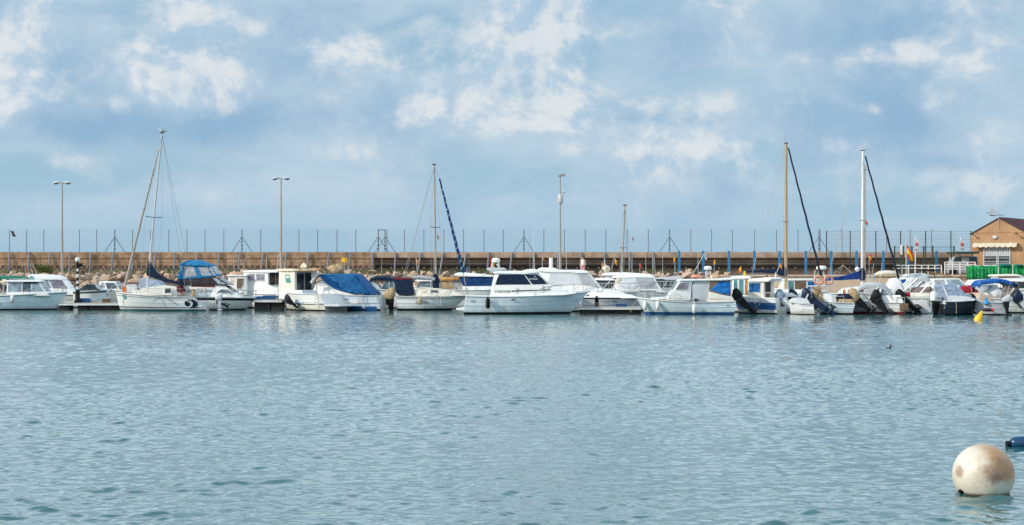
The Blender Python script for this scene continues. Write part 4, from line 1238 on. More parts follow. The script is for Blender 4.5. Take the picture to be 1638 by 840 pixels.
def railing(u0, u1, vtop, vbot, d, n, label, nm=3):
    r = empty('white_railing', (WX(u0, d), d, PZ), 0, label, 'railing', 'white railings on the quay')
    L = WX(u1, d) - WX(u0, d); h = WZ(vtop, d) - PZ; b = max(0.0, WZ(vbot, d) - PZ)
    mb = MB()
    for k in range(nm): mb.tube([(0, 0, lerp(h, b, k / nm)), (L, 0, lerp(h, b, k / nm))], .04, 'offwhite', 6)
    mb.build('handrail', r)
    for i in range(n + 1):
        mb = MB(); mb.tube([(L * i / n, 0, -.02), (L * i / n, 0, h)], .045, 'offwhite', 6); mb.build('baluster', r)
railing(1432, 1506, 424.5, 434, 145.6, 7, 'white railing on the quay below the large striped flag', 2)
railing(1511.5, 1560, 419.5, 434.5, 144.4, 4, 'taller white railing in front of the shade-toned van', 4)
def netting():
    d = 135.9
    r = empty('green_netting', (WX(1545, d), d, PZ), 0, 'bright green netting draped over a rail before the tan building', 'netting')
    rows = [[], [], [], [], []]
    rg = random.Random(4)
    n = 150
    for i in range(n + 1):
        u = lerp(1545.5, 1665, i / n); top = 425.2 + .5 * math.sin(i * .36) - (1.2 if 60 < i < 100 else 0); bot = 446.5 - (6.5 * min(1, max(0, (i - 40) / 15))) + .8 * math.sin(i * .7)
        for k in range(5):
            rows[k].append((WX(u, d) - WX(1545, d), -.06 * k * .5 + (.05 * math.sin(i * .9 + k * .3) + .06 * math.sin(i * .37 + 1.3 * math.sin(i * .11))) * (k / 4 + .25) + rg.uniform(-.012, .012), WZ(lerp(top, bot, k / 4), d) - PZ))
    mb = MB(); mb.grid(rows, 'f_net'); o = mb.build('cloth', r, smooth=60); o.modifiers.new('cloth', 'SOLIDIFY').thickness = .02
    mb = MB()
    for u in (1547, 1575, 1604, 1635): mb.tube([(WX(u, d) - WX(1545, d), .12, -.1), (WX(u, d) - WX(1545, d), .12, WZ(425, d) - PZ)], .04, 'offwhite', 6)
    mb.tube([(0, .12, WZ(425.4, d) - PZ), (6.2, .12, WZ(425.4, d) - PZ)], .04, 'offwhite', 6)
    mb.build('rail', r)
    mb = MB()
    for (u, w_, h_) in ((1608, 11, 3), (1630, 8, 2.4)): mb.ell((WX(u, d) - WX(1545, d), .2, WZ(425, d) - PZ), (w_ / 18, .5, h_ / 18), 'f_green', 12, 7)
    mb.build('heap', r, smooth=60)
netting()
fp_ = empty('flagpole', (WX(1441.5, 143), 143, PZ - .1), 0, 'dark pole with a white box near its top on the quay', 'pole')
mb = MB(); mb.tube([(0, 0, 0), (0, 0, WZ(393, 143) - PZ)], .05, 'dgreen', 8); mb.build('pole', fp_)
mb = MB(); mb.box((.0, -.08, WZ(397.5, 143) - PZ), (.16, .14, .85), 'offwhite'); mb.build('box', fp_, bevel=.02)
def big_flag():
    d = 142.0
    r = empty('striped_flag', (WX(1449.5, d), d, PZ - .1), 0, 'large red and yellow striped flag hanging from a slim staff', 'flag')
    mb = MB(); mb.tube([(0, 0, 0), (0, 0, WZ(379, d) - PZ + .1)], .035, 'lgrey', 6); mb.build('staff', r)
    mb = MB()
    xx = lambda u: WX(u, d) - WX(1449.5, d); zz = lambda v: WZ(v, d) - PZ + .1
    lines = [[(1450, 391), (1451.5, 399), (1454, 405), (1458.5, 410), (1461.5, 411)], [(1450, 394), (1453, 401), (1456, 408), (1459, 414), (1461.5, 418)]]
    # four edges of three bands: outer red, yellow, outer red
    E = [[(1450.3, 390.8), (1454.3, 396.5), (1458.5, 404.5), (1462.3, 414)], [(1450.2, 393.5), (1453.6, 399.5), (1457.6, 407.3), (1461.4, 416)],
         [(1449.8, 404.5), (1452.0, 406.5), (1455.4, 412.5), (1458.8, 418.6)], [(1450.3, 407.5), (1452.3, 410.5), (1455.0, 416), (1457.6, 419.2)]]
    for k, c in enumerate(('flag_red', 'flag_yel', 'flag_red')):
        rows = []
        for j in range(4):
            a = E[k][j]; b = E[k + 1][j]
            rows.append([(xx(lerp(a[0], b[0], q / 3)), .12 * math.sin(j * 2.2 + q * .5 + k), zz(lerp(a[1], b[1], q / 3))) for q in range(4)])
        mb.grid(rows, c)
    o = mb.build('cloth', r, smooth=70); o.modifiers.new('cloth', 'SOLIDIFY').thickness = .012
big_flag()

# ------------------------------------------------------------------ floating pontoons
def pontoon(u0, u1, vtop, d, depth, label, floats=(), yaw=0.0):
    r = empty('pontoon', ((WX(u0, d) + WX(u1, d)) / 2, d, 0), yaw, label, 'pontoon', 'floating pontoons')
    L = WX(u1, d) - WX(u0, d); zt_ = WZ(vtop, d)
    mb = MB(); mb.box((0, depth / 2, zt_ - .09), (L, depth, .18), 'pontoon')
    n = int(L / .9)
    for i in range(1, n): mb.box((-L / 2 + L * i / n, depth / 2, zt_ + .001), (.02, depth - .05, .006), 'pont_side')
    mb.build('walkway', r, bevel=.02)
    mb = MB(); mb.box((0, -.03, zt_ - .13), (L - .1, .08, .12), 'offwhite'); mb.build('edge_beam', r)
    for (f0, f1) in floats:
        mb = MB(); mb.box((lerp(-L / 2, L / 2, (f0 + f1) / 2), depth / 2 + .05, (zt_ - .18) / 2 - .14), (L * (f1 - f0), depth - .3, zt_ - .18 + .3), 'pont_side'); mb.build('float', r, bevel=.05)
    return r
pontoon(93, 193, 484.5, 122.6, 1.5, 'pontoon with dark floats left of the leaning masted yacht', ((.0, .17), (.30, .46), (.48, 1.0)))
pontoon(405, 452, 479.5, 122.0, 1.5, 'short pontoon between the blue topped cruiser and the wheelhouse boats', ((.02, .56), (.6, .99)))
pontoon(921, 1026, 491.0, 111.8, 1.6, 'low pale pontoon right of the large white cruiser', ((.07, .55), (.57, 1.0)))
pontoon(-40, 1000, 481.5, 130.8, 1.8, 'long main pontoon running behind the front row of boats', tuple((k / 12 + .01, k / 12 + .06) for k in range(12)))
pontoon(1030, 1690, 480.5, 127.8, 1.8, 'main pontoon running behind the outboard motor boats', tuple((k / 9 + .01, k / 9 + .07) for k in range(9)))
bl = empty('mooring_bollard', (WX(954.5, 112.4), 112.4, WZ(491, 111.8)), 0, 'dark bollard with a rusty foot on the pale pontoon', 'bollard')
mb = MB(); mb.lathe([(.16, 0), (.16, .26), (.13, .30)], (0, 0, 0), 'rust', 12); mb.build('foot', bl)
mb = MB(); mb.lathe([(.13, .30), (.14, .48), (.17, .52), (.17, .58), (.08, .68), (.05, .74), (.02, .76)], (0, 0, 0), 'black', 12); mb.build('head', bl)
def beacon():
    d = 122.9
    r = empty('beacon_post', (WX(124, d), d, WZ(484, d)), 0, 'black and white striped beacon post with a white globe on top', 'beacon')
    b = WZ(484, d)
    zz = lambda v: WZ(v, d) - b
    mb = MB(); mb.lathe([(.26, -.02), (.26, .12), (.2, .2), (.17, zz(465)), (.09, zz(463))], (0, 0, 0), 'black', 12)
    stripes = [463, 458, 454, 449.5, 444, 438.5, 434, 430, 418.5]
    for i in range(len(stripes) - 1):
        mb.tube([(0, 0, zz(stripes[i]) + .002), (0, 0, zz(stripes[i + 1]))], .085 if i % 2 else .082, 'white' if i % 2 == 0 else 'black', 10)
    mb.build('post', r)
    mb = MB(); mb.ell((0, 0, zz(415.7)), (.19, .19, .19), 'white', 16, 12); mb.build('globe', r, smooth=80)
    mb = MB(); mb.box((.22, 0, zz(424)), (.30, .22, .26), 'black'); mb.build('lantern_box', r, bevel=.02)
beacon()

def crate(u0, u1, v0, v1, d, m, label, cat='crate', name='crate', rim=True):
    a, b2 = WP(u0, v0, d), WP(u1, v1, d); w, h = b2.x - a.x, a.z - b2.z
    mb = MB(); mb.box((0, 0, h / 2), (w, .55, h), m, taper=1.06)
    if rim: mb.box((0, 0, h - .03), (w * 1.10, .62, .05), m)
    for k in (.3, .6): mb.box((0, -.283, h * k), (w * .94, .02, .03), 'dgrey')
    tag(mb.build(name, None, bevel=.015, loc=((a.x + b2.x) / 2, d, b2.z)), label, cat)
crate(127.5, 143, 477, 484.3, 123.3, 'blue', 'blue crate standing on the pontoon just right of the beacon')
crate(146, 153, 479.5, 484.3, 123.5, 'lgrey', 'small pale grey crate on the pontoon right of the blue crate')
crate(165, 175, 478, 484.3, 123.4, 'brown', 'brown box on the pontoon by the bow of the leaning yacht', 'box', 'storage_box')
crate(408, 420, 474, 479.3, 122.7, 'f_tarp', 'bright blue locker on the short pontoon, left of its twin', 'locker', 'storage_locker')
crate(422, 440, 472.5, 479.3, 122.6, 'blue', 'wide dark blue locker on the short pontoon', 'locker', 'storage_locker')
crate(985, 1002, 485.5, 490.8, 112.6, 'blue', 'blue box on the pale pontoon by the fishing boat bow', 'box', 'storage_box')
# ------------------------------------------------------------------ boats, far left to right
FL = ('flag_red', 'flag_yel', 'flag_red')
# 1 pale aqua cabin boat
b = Boat('cabin_boat', 'pale aqua cabin boat with turquoise script on its hull, cut by the frame', 40, 123, 1, .05)
b.hull(-62, 107, 474.5, 467.2, 2.6, ubw=91, col='aqua', boot='antifoul', bands=((.93, 1.0, 'white'), (.89, .93, 'turq')), cockpit=.36, dip=-.02,
       texts=[('Sirocco', -8, 11, 481, 488.5, 'turq'), ('7 CT-2-296-96', 50, 71, 472.6, 475.6, 'dgrey')], decals=[([(0, 489), (8, 491.5), (4, 490)], 'dgrey')])
c = b.cab('cabin', [(17, 474), (17.5, 450), (66, 450), (79, 467), (84, 473)], 1.02, .88, 'white')
b.win(c, [(19.5, 451.5), (40.5, 451.5), (40.5, 466.5), (19.5, 467)], 'g_pale')
b.win(c, [(42, 451.5), (54, 451.5), (56, 466), (42, 466.5)], 'g_blue')
b.win(c, [(55.5, 451.5), (65.5, 451.5), (75.5, 466), (57.5, 466)], 'g_pale')
b.win(c, [(43.5, 451), (66, 451), (67.8, 453.6), (45, 453.6)], 'navy', 'visor', off=.03)
b.across(c, (66.8, 451.2), (78, 465.8), 'g_blue', split=2)
b.cab('roof', [(14.5, 450.6), (15, 448.2), (30, 447.6), (60, 447.6), (68, 449.4), (69, 450.8)], 1.08, 1.04, 'white', c[0], bevel=.04)
b.rail(.62, .985, .42, 4)
b.pole('grab_rail', [(21, 447.4, .9), (22, 446.2, .9), (58, 446.2, .9), (59, 447.4, .9)], .02)
b.whip(48, 447, 45, 421, .3, m='wire')
b.flag(43, 447, 42, 425, .3, ('flag_red', 'flag_org'), .25, .2)
b.poles('canopy_frame', [[(9, 473, .9), (14, 449, .9)], [(13, 472, .9), (9, 452, .9)]], .02)
b.lumpy('canvas_bundle', [(7, 449, .12), (12, 451, .24), (15, 449, .15)], .5, 'f_cream', 5)
fender(b, 29, 469, 483, 'white', 'white fender on the side of the pale aqua cabin boat')
# 2 green bimini boat behind it
b = Boat('motorboat', 'motorboat with a dark green bimini behind the pale aqua cabin boat', 20, 133.5, 1)
b.hull(-40, 62, 470, 466, 2.3, cockpit=.6)
b.bimini('bimini', [(-12, 442.5), (-4, 441), (20, 440.8), (21, 441), (38, 442), (48, 446.5)], 1.0, 'f_green', ((0, 441.5, 8, 466), (20, 441, 10, 466), (44, 444, 16, 466)), thick=.10, sag=.1)
b.box('console', 24, 36, 452, 468, 'brown', 0, .5)
# 3 white hardtop cruiser
b = Boat('cabin_cruiser', 'white hardtop cruiser with a turquoise flash beneath its roof, left of the beacon', 90, 132, 1, .06)
b.hull(35, 141, 469, 469.5, 2.7, bands=((.80, .86, 'navy'),), cockpit=.3)
c = b.cab('cabin', [(50, 472), (55, 447), (60, 444.5), (103, 446.5), (107, 448.5), (119, 464), (132, 471)], 1.15, .95, 'white')
b.win(c, [(69, 449), (82, 448), (88, 460), (71, 461)], 'g_pale'); b.win(c, [(84, 448), (104, 449), (114.5, 461.5), (91, 461)], 'g_violet')
b.across(c, (107, 449), (118, 463.5), 'g_violet', split=3)
b.cab('roof', [(48.5, 441.5), (56, 438.8), (80, 439.2), (98, 441.2), (106, 446.4), (104, 448), (97, 447.4), (62, 447.5), (54, 444.5)], 1.12, .95, 'white', c[0], bevel=.07)
b.win(c, [(54.5, 442), (57, 441), (62, 447.6), (57.5, 447.6)], 'turq', 'side_fin', off=.20)
b.rail(.55, .985, .45, 4)
b.whip(62, 438, 56, 422, .5); b.whip(51, 440, 47, 424, -.4)
# 4 small boat with dark screen
b = Boat('speedboat', 'small silver white speedboat with dark screen right of the beacon', 150, 130.5, 1)
b.hull(122, 178, 466, 463, 2.2, col='white', cockpit=.45, bands=((.84, .93, 'dgrey'),))
c = b.cab('screen', [(127, 465), (143, 454.2), (156, 454.8), (161, 461), (165, 465)], .95, .7, 'g_dark', bevel=.05)
b.pole('screen_frame', [(127, 465, .95), (143, 454, .72), (156, 454.6, .72), (161, 461.5, .9)], .03, 'lgrey', parent=c[0])
b.lumpy('cover', [(134, 466, .15), (150, 466, .30), (168, 467, .32), (176, 468, .2)], .2, 'f_white', 4)
# 5 grey screen boat
b = Boat('motorboat', 'white motorboat with grey windscreen just left of the leaning masted yacht', 177, 133, 1)
b.hull(150, 204, 465, 463, 2.3, cockpit=.4)
c = b.cab('cabin', [(159, 465), (163.5, 449.8), (188, 450.4), (196, 463), (198, 466)], .98, .85, 'white')
b.win(c, [(166, 451.5), (170.5, 452), (173.5, 463.5), (163.5, 463.5)], 'f_clear'); b.win(c, [(172.5, 452.4), (187, 452.4), (193, 461), (176.5, 462)], 'g_blue')
b.across(c, (188.5, 451), (196, 462.5), 'g_blue', split=2)
b.rail(.6, .98, .4, 3)
# 6 boat with red roof line and blue-grey tarp
b = Boat('motorboat', 'white motorboat under a pale blue tarpaulin behind the leaning masted yacht', 234, 131.5, -1)
b.hull(275, 192, 468, 465, 2.3)
c = b.cab('cabin', [(200, 468), (202, 453), (222, 453), (223, 468)], .8, .75, 'white')
b.cab('roof', [(200, 453.2), (201, 451.4), (222, 451.2), (224, 453.2)], .85, .83, 'maroon', c[0], bevel=.02)
c = b.cab('tarpaulin', [(225, 462), (227, 446), (236, 444.2), (252, 446), (263, 456), (266, 462)], 1.0, .8, 'f_slate', bevel=.08, label='pale blue tarpaulin')
c[0].data.materials[0] = M.setdefault('f_pale', fabric('pale_blue_tarpaulin', (0.38, 0.45, 0.56), .1, 1.0))
# jerry can on the bow of the yacht stands on its deck
# 7 leaning yacht
b = Boat('sailing_yacht', 'white sailing yacht with a leaning mast and a blue oval emblem near its stern', 262, 120.3, -1, .05)
ell_ = lambda cu, cv, a, e, n=22, r=0: [(cu + a * math.cos(k * 2 * math.pi / n) * math.cos(r) - e * math.sin(k * 2 * math.pi / n) * math.sin(r), cv + a * math.cos(k * 2 * math.pi / n) * math.sin(r) + e * math.sin(k * 2 * math.pi / n) * math.cos(r)) for k in range(n)]
b.hull(309, 186, 475, 467.4, 2.9, usw=334, ubw=194, boot='teal', hb=.12, bands=((.10, .16, 'navy'), (.80, .84, 'steelblue'), (.955, 1, 'cream')), cockpit=.28, deck='cream', cap='cream', fullness=.42,
       decals=[(ell_(311, 485.2, 10.5, 6.6, 22, .1), 'navy')], texts=[])
mb = MB()
def ringpath(mb, b, pts, w, m, off=.024):
    for i in range(len(pts) - 1):
        a, c_ = pts[i], pts[i + 1]
        mb.tube([b.on_hull(*a, off), b.on_hull(*c_, off)], w, m, 4)
ringpath(mb, b, [(301, 479.5), (306, 481), (311, 485), (311, 489), (305, 491.5)], .035, 'white'); ringpath(mb, b, [(309, 480), (313, 484), (312, 489), (308, 491)], .03, 'white')
ringpath(mb, b, [(201, 470), (203.5, 478)], .10, 'turq', -.08); ringpath(mb, b, [(204.5, 470), (205.5, 478)], .06, 'steelblue', -.04)
mb.build('emblem', b.hull_o)
c = b.cab('cabin', [(212, 471), (219, 466), (232, 461), (262, 456.4), (286, 458.5), (288, 473)], .98, .78, 'cream', bevel=.07)
b.win(c, [(248.5, 465), (262, 464.2), (262, 469), (248.5, 469.2)], 'offwhite'); b.win(c, [(268, 461), (277, 461), (277, 468.2), (268, 468.6)], 'g_dark')
b.draped('sprayhood', [[(277, 468, .9), (279, 458.5, .6), (279, 457.5, 0), (279, 458.5, -.6), (277, 468, -.9)], [(287, 465, .9), (289, 458, .65), (289, 457, 0), (289, 458, -.65), (287, 465, -.9)], [(296, 470, .9), (292, 461, .7), (292, 460, 0), (292, 461, -.7), (296, 470, -.9)]], 'f_maroon')
b.box('winch', 278, 281.5, 463, 472, 'lgrey', 1.0, .12)
b.mast((236, 459), (259, 213.5), .085, .06, 'lgrey', (348, 16), [(259.5, 216, 0, 300, 474, .5), (259.5, 216, 0, 307, 474, -.5)])
b.sail_roll((254, 240), (200, 460), .05, .10, 'alu', 'furled_sail', ('rope', 16))
b.pole('stay', [(259, 216, 0), (254, 240, 0)], .012, 'wire', n=4)
b.pole('boom', [(237, 445, 0), (298, 453.5, 0)], .06, 'alu')
b.draped('sail_cover', [[(236.5, 441, .13), (236.3, 440, .15)], [(239, 416, .05), (239.2, 415.5, -.05)]], 'f_navy')
o = b.cab('sail_cover', [(234.6, 440), (237, 424), (238.5, 415.5), (240, 415.5), (243.5, 424), (250, 433.5), (258, 441.5), (268, 446.5), (280, 449.3), (298, 451.2), (297.5, 458), (290, 457.5), (278, 453.5), (262, 450), (250, 446), (240, 442.5)], .17, .06, 'f_navy', bevel=.03)
b.rail(.70, .985, .55, 4, name='pulpit')
b.poles('guard_rail', [[(303, 474, .9), (303, 462, .9), (283, 462, 1.2), (262, 461.5, 1.3), (242, 461, 1.25), (220, 459, .9)], [(283, 474, 1.3), (283, 462, 1.3)], [(262, 473, 1.35), (262, 461.5, 1.35)], [(242, 472, 1.25), (242, 461, 1.25)]], .016)
b.poles('mooring_line', [[(252, 483, 1.52), (260, 476, 1.5), (268, 472, 1.3)], [(268, 472, 1.46), (282, 482, 1.48), (292, 488, 1.48)], [(203.5, 478, 1.1), (205, 488, 1.15), (212, 497, 1.2)]], .022, 'steelblue')
b.pole('steering_post', [(312, 462, .6), (311.5, 474, .6)], .13, 'f_tan')
b.motor(348, 483, .4, .05, .8, 'black', 'lgrey', 0, 'f_white')
b.poles('stern_frame', [[(309, 474, .6), (318, 462, .6), (318, 476, .6)], [(318, 462, .6), (330, 461, .3), (333, 476, .3)], [(336, 484, .4), (349, 479, .4)]], .025)
yp = b.world(b.P(201.5, 466.5, .25))
yb = b
mb = MB(); mb.box((0, 0, .19), (.30, .20, .38), 'orange'); mb.box((.05, 0, .41), (.12, .08, .07), 'orange')
o = mb.build('fuel_can', None, bevel=.03, loc=(yp.x, yp.y, b.Z(467) - .02)); tag(o, 'orange fuel can standing on the bow of the leaning yacht', 'fuel can')
# seagull on the masthead
gp = yb.world(yb.P(259.6, 211.6, 0))
gull = MB(); gull.ell((0, 0, .10), (.21, .085, .085), 'white', 12, 8, rot=Matrix.Rotation(.25, 3, 'Y')); gull.ell((-.19, 0, .19), (.065, .055, .055), 'white', 10, 7)
gull.tube([(-.14, 0, .15), (-.19, 0, .19)], .055, 'white', 8); gull.tube([(-.24, 0, .185), (-.31, 0, .17)], .018, 'yellow', 6, .006)
for sg in (1, -1): gull.ell((.07, sg * .065, .115), (.20, .03, .07), 'grey', 10, 7, rot=Matrix.Rotation(.28, 3, 'Y')); gull.tube([(0, sg * .03, .04), (0, sg * .03, -.03)], .008, 'orange', 5)
gull.prism([(.18, -.05, .06), (.18, .05, .06), (.34, .03, .0), (.34, -.03, .0)], [(.18, -.05, .08), (.18, .05, .08), (.34, .03, .015), (.34, -.03, .015)], 'dgrey')
tag(gull.build('seagull', None, smooth=60, loc=(gp.x, gp.y, gp.z + .0)), 'grey and white seagull perched on top of the leaning mast', 'seagull')
# 8 blue topped cruiser
b = Boat('flybridge_cruiser', 'white cruiser with black side stripe and a bright blue canopy over its flybridge', 356, 122.3, 1, .0)
b.hull(300, 411, 474, 476, 2.9, ubw=391, boot='antifoul', bands=((.72, .90, 'black'),), cockpit=.2, fullness=.5,
       decals=[(ell_(363, 487, 3.4, 1.6, 10, .5), 'black'), (ell_(367, 490, 3.0, 1.5, 10, 1.0), 'black'), (ell_(360, 485.4, 2.2, 1.1, 8, -.4), 'black'), (ell_(369.5, 487, 2.4, .8, 8, -.5), 'black'), (ell_(365, 484.8, 1.7, .7, 8, .2), 'black')])
c = b.cab('cabin', [(300, 476), (301, 458), (304, 455.3), (348, 455.3), (364, 457), (378, 468), (391, 476)], 1.25, 1.05, 'white')
b.win(c, [(350, 469.5), (357.5, 462.5), (370, 463), (379, 470)], 'g_blue', frame='white'); b.win(c, [(311, 455.6), (347, 455.6), (348.5, 459.6), (311, 458.6)], 'maroon', 'trim_panel', off=.02)
b.win(c, [(303, 462), (344, 463), (343, 468), (303, 468)], 'f_clear')
b.across(c, (364.6, 457.6), (377.6, 467.6), 'g_dark', split=2)
fb = b.cab('flybridge', [(288, 447.5), (289, 446), (330, 444.5), (350, 443.5), (371, 455.5), (302, 455.5)], 1.2, 1.1, 'f_dark', bevel=.04)
b.across(fb, (351, 444), (370, 455), 'g_blue', split=2); b.win(fb, [(345, 445), (350, 445), (366, 454.5), (354, 454.5)], 'f_clear')
cn = b.cab('canopy', [(288, 447), (291, 434), (293, 422.5), (305, 418.5), (316, 423), (341, 425), (346, 433), (352, 441.5), (330, 444.5)], 1.15, 1.0, 'f_sky', bevel=.05)
b.win(cn, [(299, 426), (313.5, 426), (320, 441), (300, 444)], 'f_clear', 'clear_panel'); b.win(cn, [(321, 427.5), (336, 426.5), (343, 441), (327, 440.5)], 'f_clear', 'clear_panel'); b.win(cn, [(338, 427), (341.5, 427), (350, 440), (345.5, 440.5)], 'f_clear', 'clear_panel')
b.across(cn, (342, 426), (351, 441), 'f_clear', 'clear_panel', split=3)
b.cab('canopy_top', [(291, 423.5), (298, 418.4), (308, 416), (320, 416.3), (341, 424.2), (340, 425.6), (316, 425)], 1.2, .9, 'f_sky', cn[0], bevel=.05)
b.rail(.62, .985, .5, 5)
b.poles('hand_rail', [[(320, 474, 1.3), (320, 461, 1.3), (350, 461.5, 1.3)], [(335, 474, 1.3), (335, 461, 1.3)]], .018)
# 9 cabin boat with lifebuoy
b = Boat('cabin_boat', 'white cabin boat with brown doorway carrying a red lifebuoy on its roof', 380, 128.5, 1, -.15)
b.hull(352, 415, 470, 466, 2.4, cockpit=.3)
c = b.cab('cabin', [(360, 472), (366, 456), (369, 441.5), (397, 441.5), (399, 472)], 1.0, .95, 'white')
b.win(c, [(382.5, 445.5), (394.5, 445), (393, 456), (389.5, 462), (382.5, 462)], 'brown', 'doorway', frame='cream'); b.win(c, [(372, 444), (379, 444), (377, 456), (371, 456)], 'f_cream', 'panel')
b.cab('roof', [(366, 441.7), (366, 440), (398, 439.3), (399, 441.4)], 1.08, 1.05, 'white', c[0], bevel=.03)
q = b.world(b.P(381, 438.5, .3))
LB = MB(); LB.torus((0, 0, 0), .30, .085, 'ring', None, 24, 8)
for k in range(4): LB.torus((.30 * math.cos(k * 1.5708), .30 * math.sin(k * 1.5708), 0), .09, .02, 'white', Matrix.Rotation(k * 1.5708, 3, 'Z') @ Matrix.Rotation(R(90), 3, 'X'), 10, 5)
ring0 = LB.build('lifebuoy', None, smooth=60, loc=(q.x, q.y, b.Z(440) + .14)); ring0.rotation_euler = (R(8), R(14), 0)
def lifebuoy(pos, rot, label, sc=1.0):
    o = ring0.copy(); COL.objects.link(o); o.location = pos; o.rotation_euler = rot; o.scale = (sc,) * 3
    return tag(o, label, 'lifebuoy', 'lifebuoys')
tag(ring0, 'red lifebuoy lying on the roof of the cabin boat with brown doorway', 'lifebuoy', 'lifebuoys')
b.whip(376, 440, 374, 415, .2); b.pole('aerial', [(385, 440, 0), (394, 413, 0), (398, 411, 0)], .015, 'wire')
# 10 wheelhouse boat A
b = Boat('wheelhouse_boat', 'white wheelhouse boat with violet side windows and dark glass doors', 424, 128.5, -1, -.50)
b.hull(455, 372, 470, 468, 2.5, cockpit=.35, fullness=.5)
w = 1.05
c = b.cab('wheelhouse', [(389, 472), (389, 436), (433, 436), (433, 468)], w, w * .97, 'white')
b.win(c, [(396.5, 438.5), (410, 438.5), (410, 449.2), (397.5, 449.5)], 'g_violet', frame='offwhite'); b.win(c, [(413, 438.5), (427, 438.5), (427, 449.2), (413, 449.2)], 'g_violet', frame='offwhite')
b.across(c, (433, 436.5), (433, 463), 'g_dark', 'glass_door', y0=-.75, y1=.92); b.across(c, (433, 437), (433, 463), 'alu', 'door_post', y0=.04, y1=.13, off=.03)
b.across(c, (389, 438), (389, 449), 'g_blue', split=2)
b.cab('roof', [(386, 435.8), (392, 432.8), (432, 431.6), (450, 433.8), (449, 436), (425, 436.2)], w * 1.1, w * 1.05, 'white', c[0], bevel=.06)
b.cab('coaming', [(397, 473), (398, 456), (432, 455), (450, 462), (451, 473)], 1.12, 1.1, 'white', bevel=.06)
b.rail(.5, .98, .5, 4); b.whip(427, 431, 428, 408, .3)
b.poles('stern_frame', [[(440, 472, .9), (440, 455, .9), (424, 455, .9)], [(424, 472, .95), (426, 458, .95), (420, 455, .95)]], .03, 'dgrey')
# 11 wheelhouse boat B
b = Boat('wheelhouse_boat', 'wheelhouse boat with tan awning, green notice and bluish shaded transom', 487, 121.5, -1, -.62)
b.hull(537, 444, 470, 466, 2.9, usw=543, cockpit=.5, bands=((.0, .3, 'cream'), (.3, .36, 'dgrey')), col='white')
w = 1.12
c = b.cab('wheelhouse', [(445, 472), (446, 434.5), (474, 434.5), (474, 467)], w, w * .97, 'cream')
b.win(c, [(457, 439), (464.5, 439), (467.5, 452.2), (459, 452.2)], 'green', 'notice_board'); b.lettering_on(c, [([(458.6, 441), (463.5, 441), (464.4, 445), (459.2, 445)], 'offwhite'), ([(460.6, 447.5), (465, 447.5), (465.6, 449.5), (460.8, 449.5)], 'turq')])
b.across(c, (474, 436), (474, 463.5), 'g_dark', 'glass_door', y0=-.70, y1=.88); b.across(c, (474, 436), (474, 463.5), 'alu', 'door_post', y0=.02, y1=.11, off=.03)
b.draped('awning', [[(438, 432, 1.15), (444, 434, .4), (447, 433, -.4), (450, 431, -1.15)], [(462, 434, 1.2), (468, 436, .4), (473, 434.5, -.4), (478, 432, -1.2)], [(478, 430, 1.2), (487, 431, .4), (492, 430, -.4), (498, 428, -1.2)]], 'f_cream', wr=.02)
b.draped('awning', [[(479, 430, 1.2), (488, 430.5, .4), (493, 429.6, -.4), (499, 427.8, -1.2)], [(486, 433.5, 1.2), (493, 434, .4), (498, 432.5, -.4), (503, 429, -1.2)], [(503, 433.5, 1.2), (508, 433.6, .4), (511, 432, -.4), (515, 428.6, -1.2)]], 'f_ochre', wr=.02, seed=8)
b.cab('roof', [(437, 431.6), (446, 429.8), (480, 430.4), (482, 432.6), (470, 434.4), (447, 434.2)], 1.2, 1.15, 'f_cream', c[0], bevel=.04)
b.cab('stern_locker', [(472, 484), (472, 464), (487, 464), (490, 484)], 1.35, 1.3, 'shadeblue', bevel=.05)  # white panel tinted pale blue for its shade
b.cab('bathing_platform', [(520, 489), (520, 485.6), (550, 485.6), (552, 488.6)], 1.25, 1.25, 'lgrey', bevel=.03)
b.cab('foredeck', [(446, 478), (448, 466), (462, 463), (473, 466), (474, 478)], 1.3, 1.25, 'white', bevel=.05)
b.pole('boom', [(500, 452, .4), (513, 434.5, .4)], .09, 'offwhite')
b.poles('stern_rail', [[(512, 470, 1.0), (512, 455, 1.0), (505, 452, 1.0)], [(523, 471, .9), (525, 457, .9), (512, 455, 1.0)]], .025, 'dgrey')
b.motor(468, 485, 1.9, .85, .8, 'dgrey', 'black', .5)
b.pole('mast', [(451.5, 434, -.3), (451.3, 417, -.3)], .05, 'alu'); b.pole('antenna', [(440, 430, .4), (442, 407, .4)], .015, 'white')
b.lumpy('canvas_bundle', [(482, 427, .08), (487, 425, .2), (492, 427, .08)], .3, 'f_cream', 9)
b.ladder(511, 517, 470, 488, 4, y=1.5)
# 12 blue tarp boat
b = Boat('motor_yacht', 'white motorboat under a big blue tarpaulin with a tan covered outboard', 558, 121.8, -1, -.16)
b.hull(613, 496, 473, 468, 2.8, usw=615, cockpit=.4, hb=.12, boot='antifoul', bands=((.93, 1, 'offwhite'), (.40, .44, 'grey')), col='shadeblue',  # white hull side tinted for its bluish shade
       texts=[('AKIBA', 554, 561, 477.2, 480, 'dgrey')], fullness=.5, decals=[([(552, 489.3), (582, 489.3), (582, 495.4), (551, 495.4)], 'blue'), ([(586, 489.6), (605, 489.6), (605, 496), (586, 496)], 'blue'), ([(512, 468.5), (552, 470), (552, 487), (538, 486), (530, 478), (512, 476)], 'offwhite'), ([(555, 479), (576, 479), (576, 485), (552, 485)], 'white')])
c = b.cab('cabin', [(500, 471), (506, 455), (516, 449), (560, 449), (582, 462), (592, 473)], 1.15, 1.0, 'white')
tp = b.cab('tarpaulin', [(510.5, 440), (515, 438.4), (543, 438), (567.5, 437.5), (572, 440), (588, 458), (601, 471.5), (596, 472.5), (575, 471.2), (560, 468), (545, 464.5), (536, 461.5), (530, 457), (523, 452.5)], 1.28, 1.1, 'f_blue', bevel=.06)
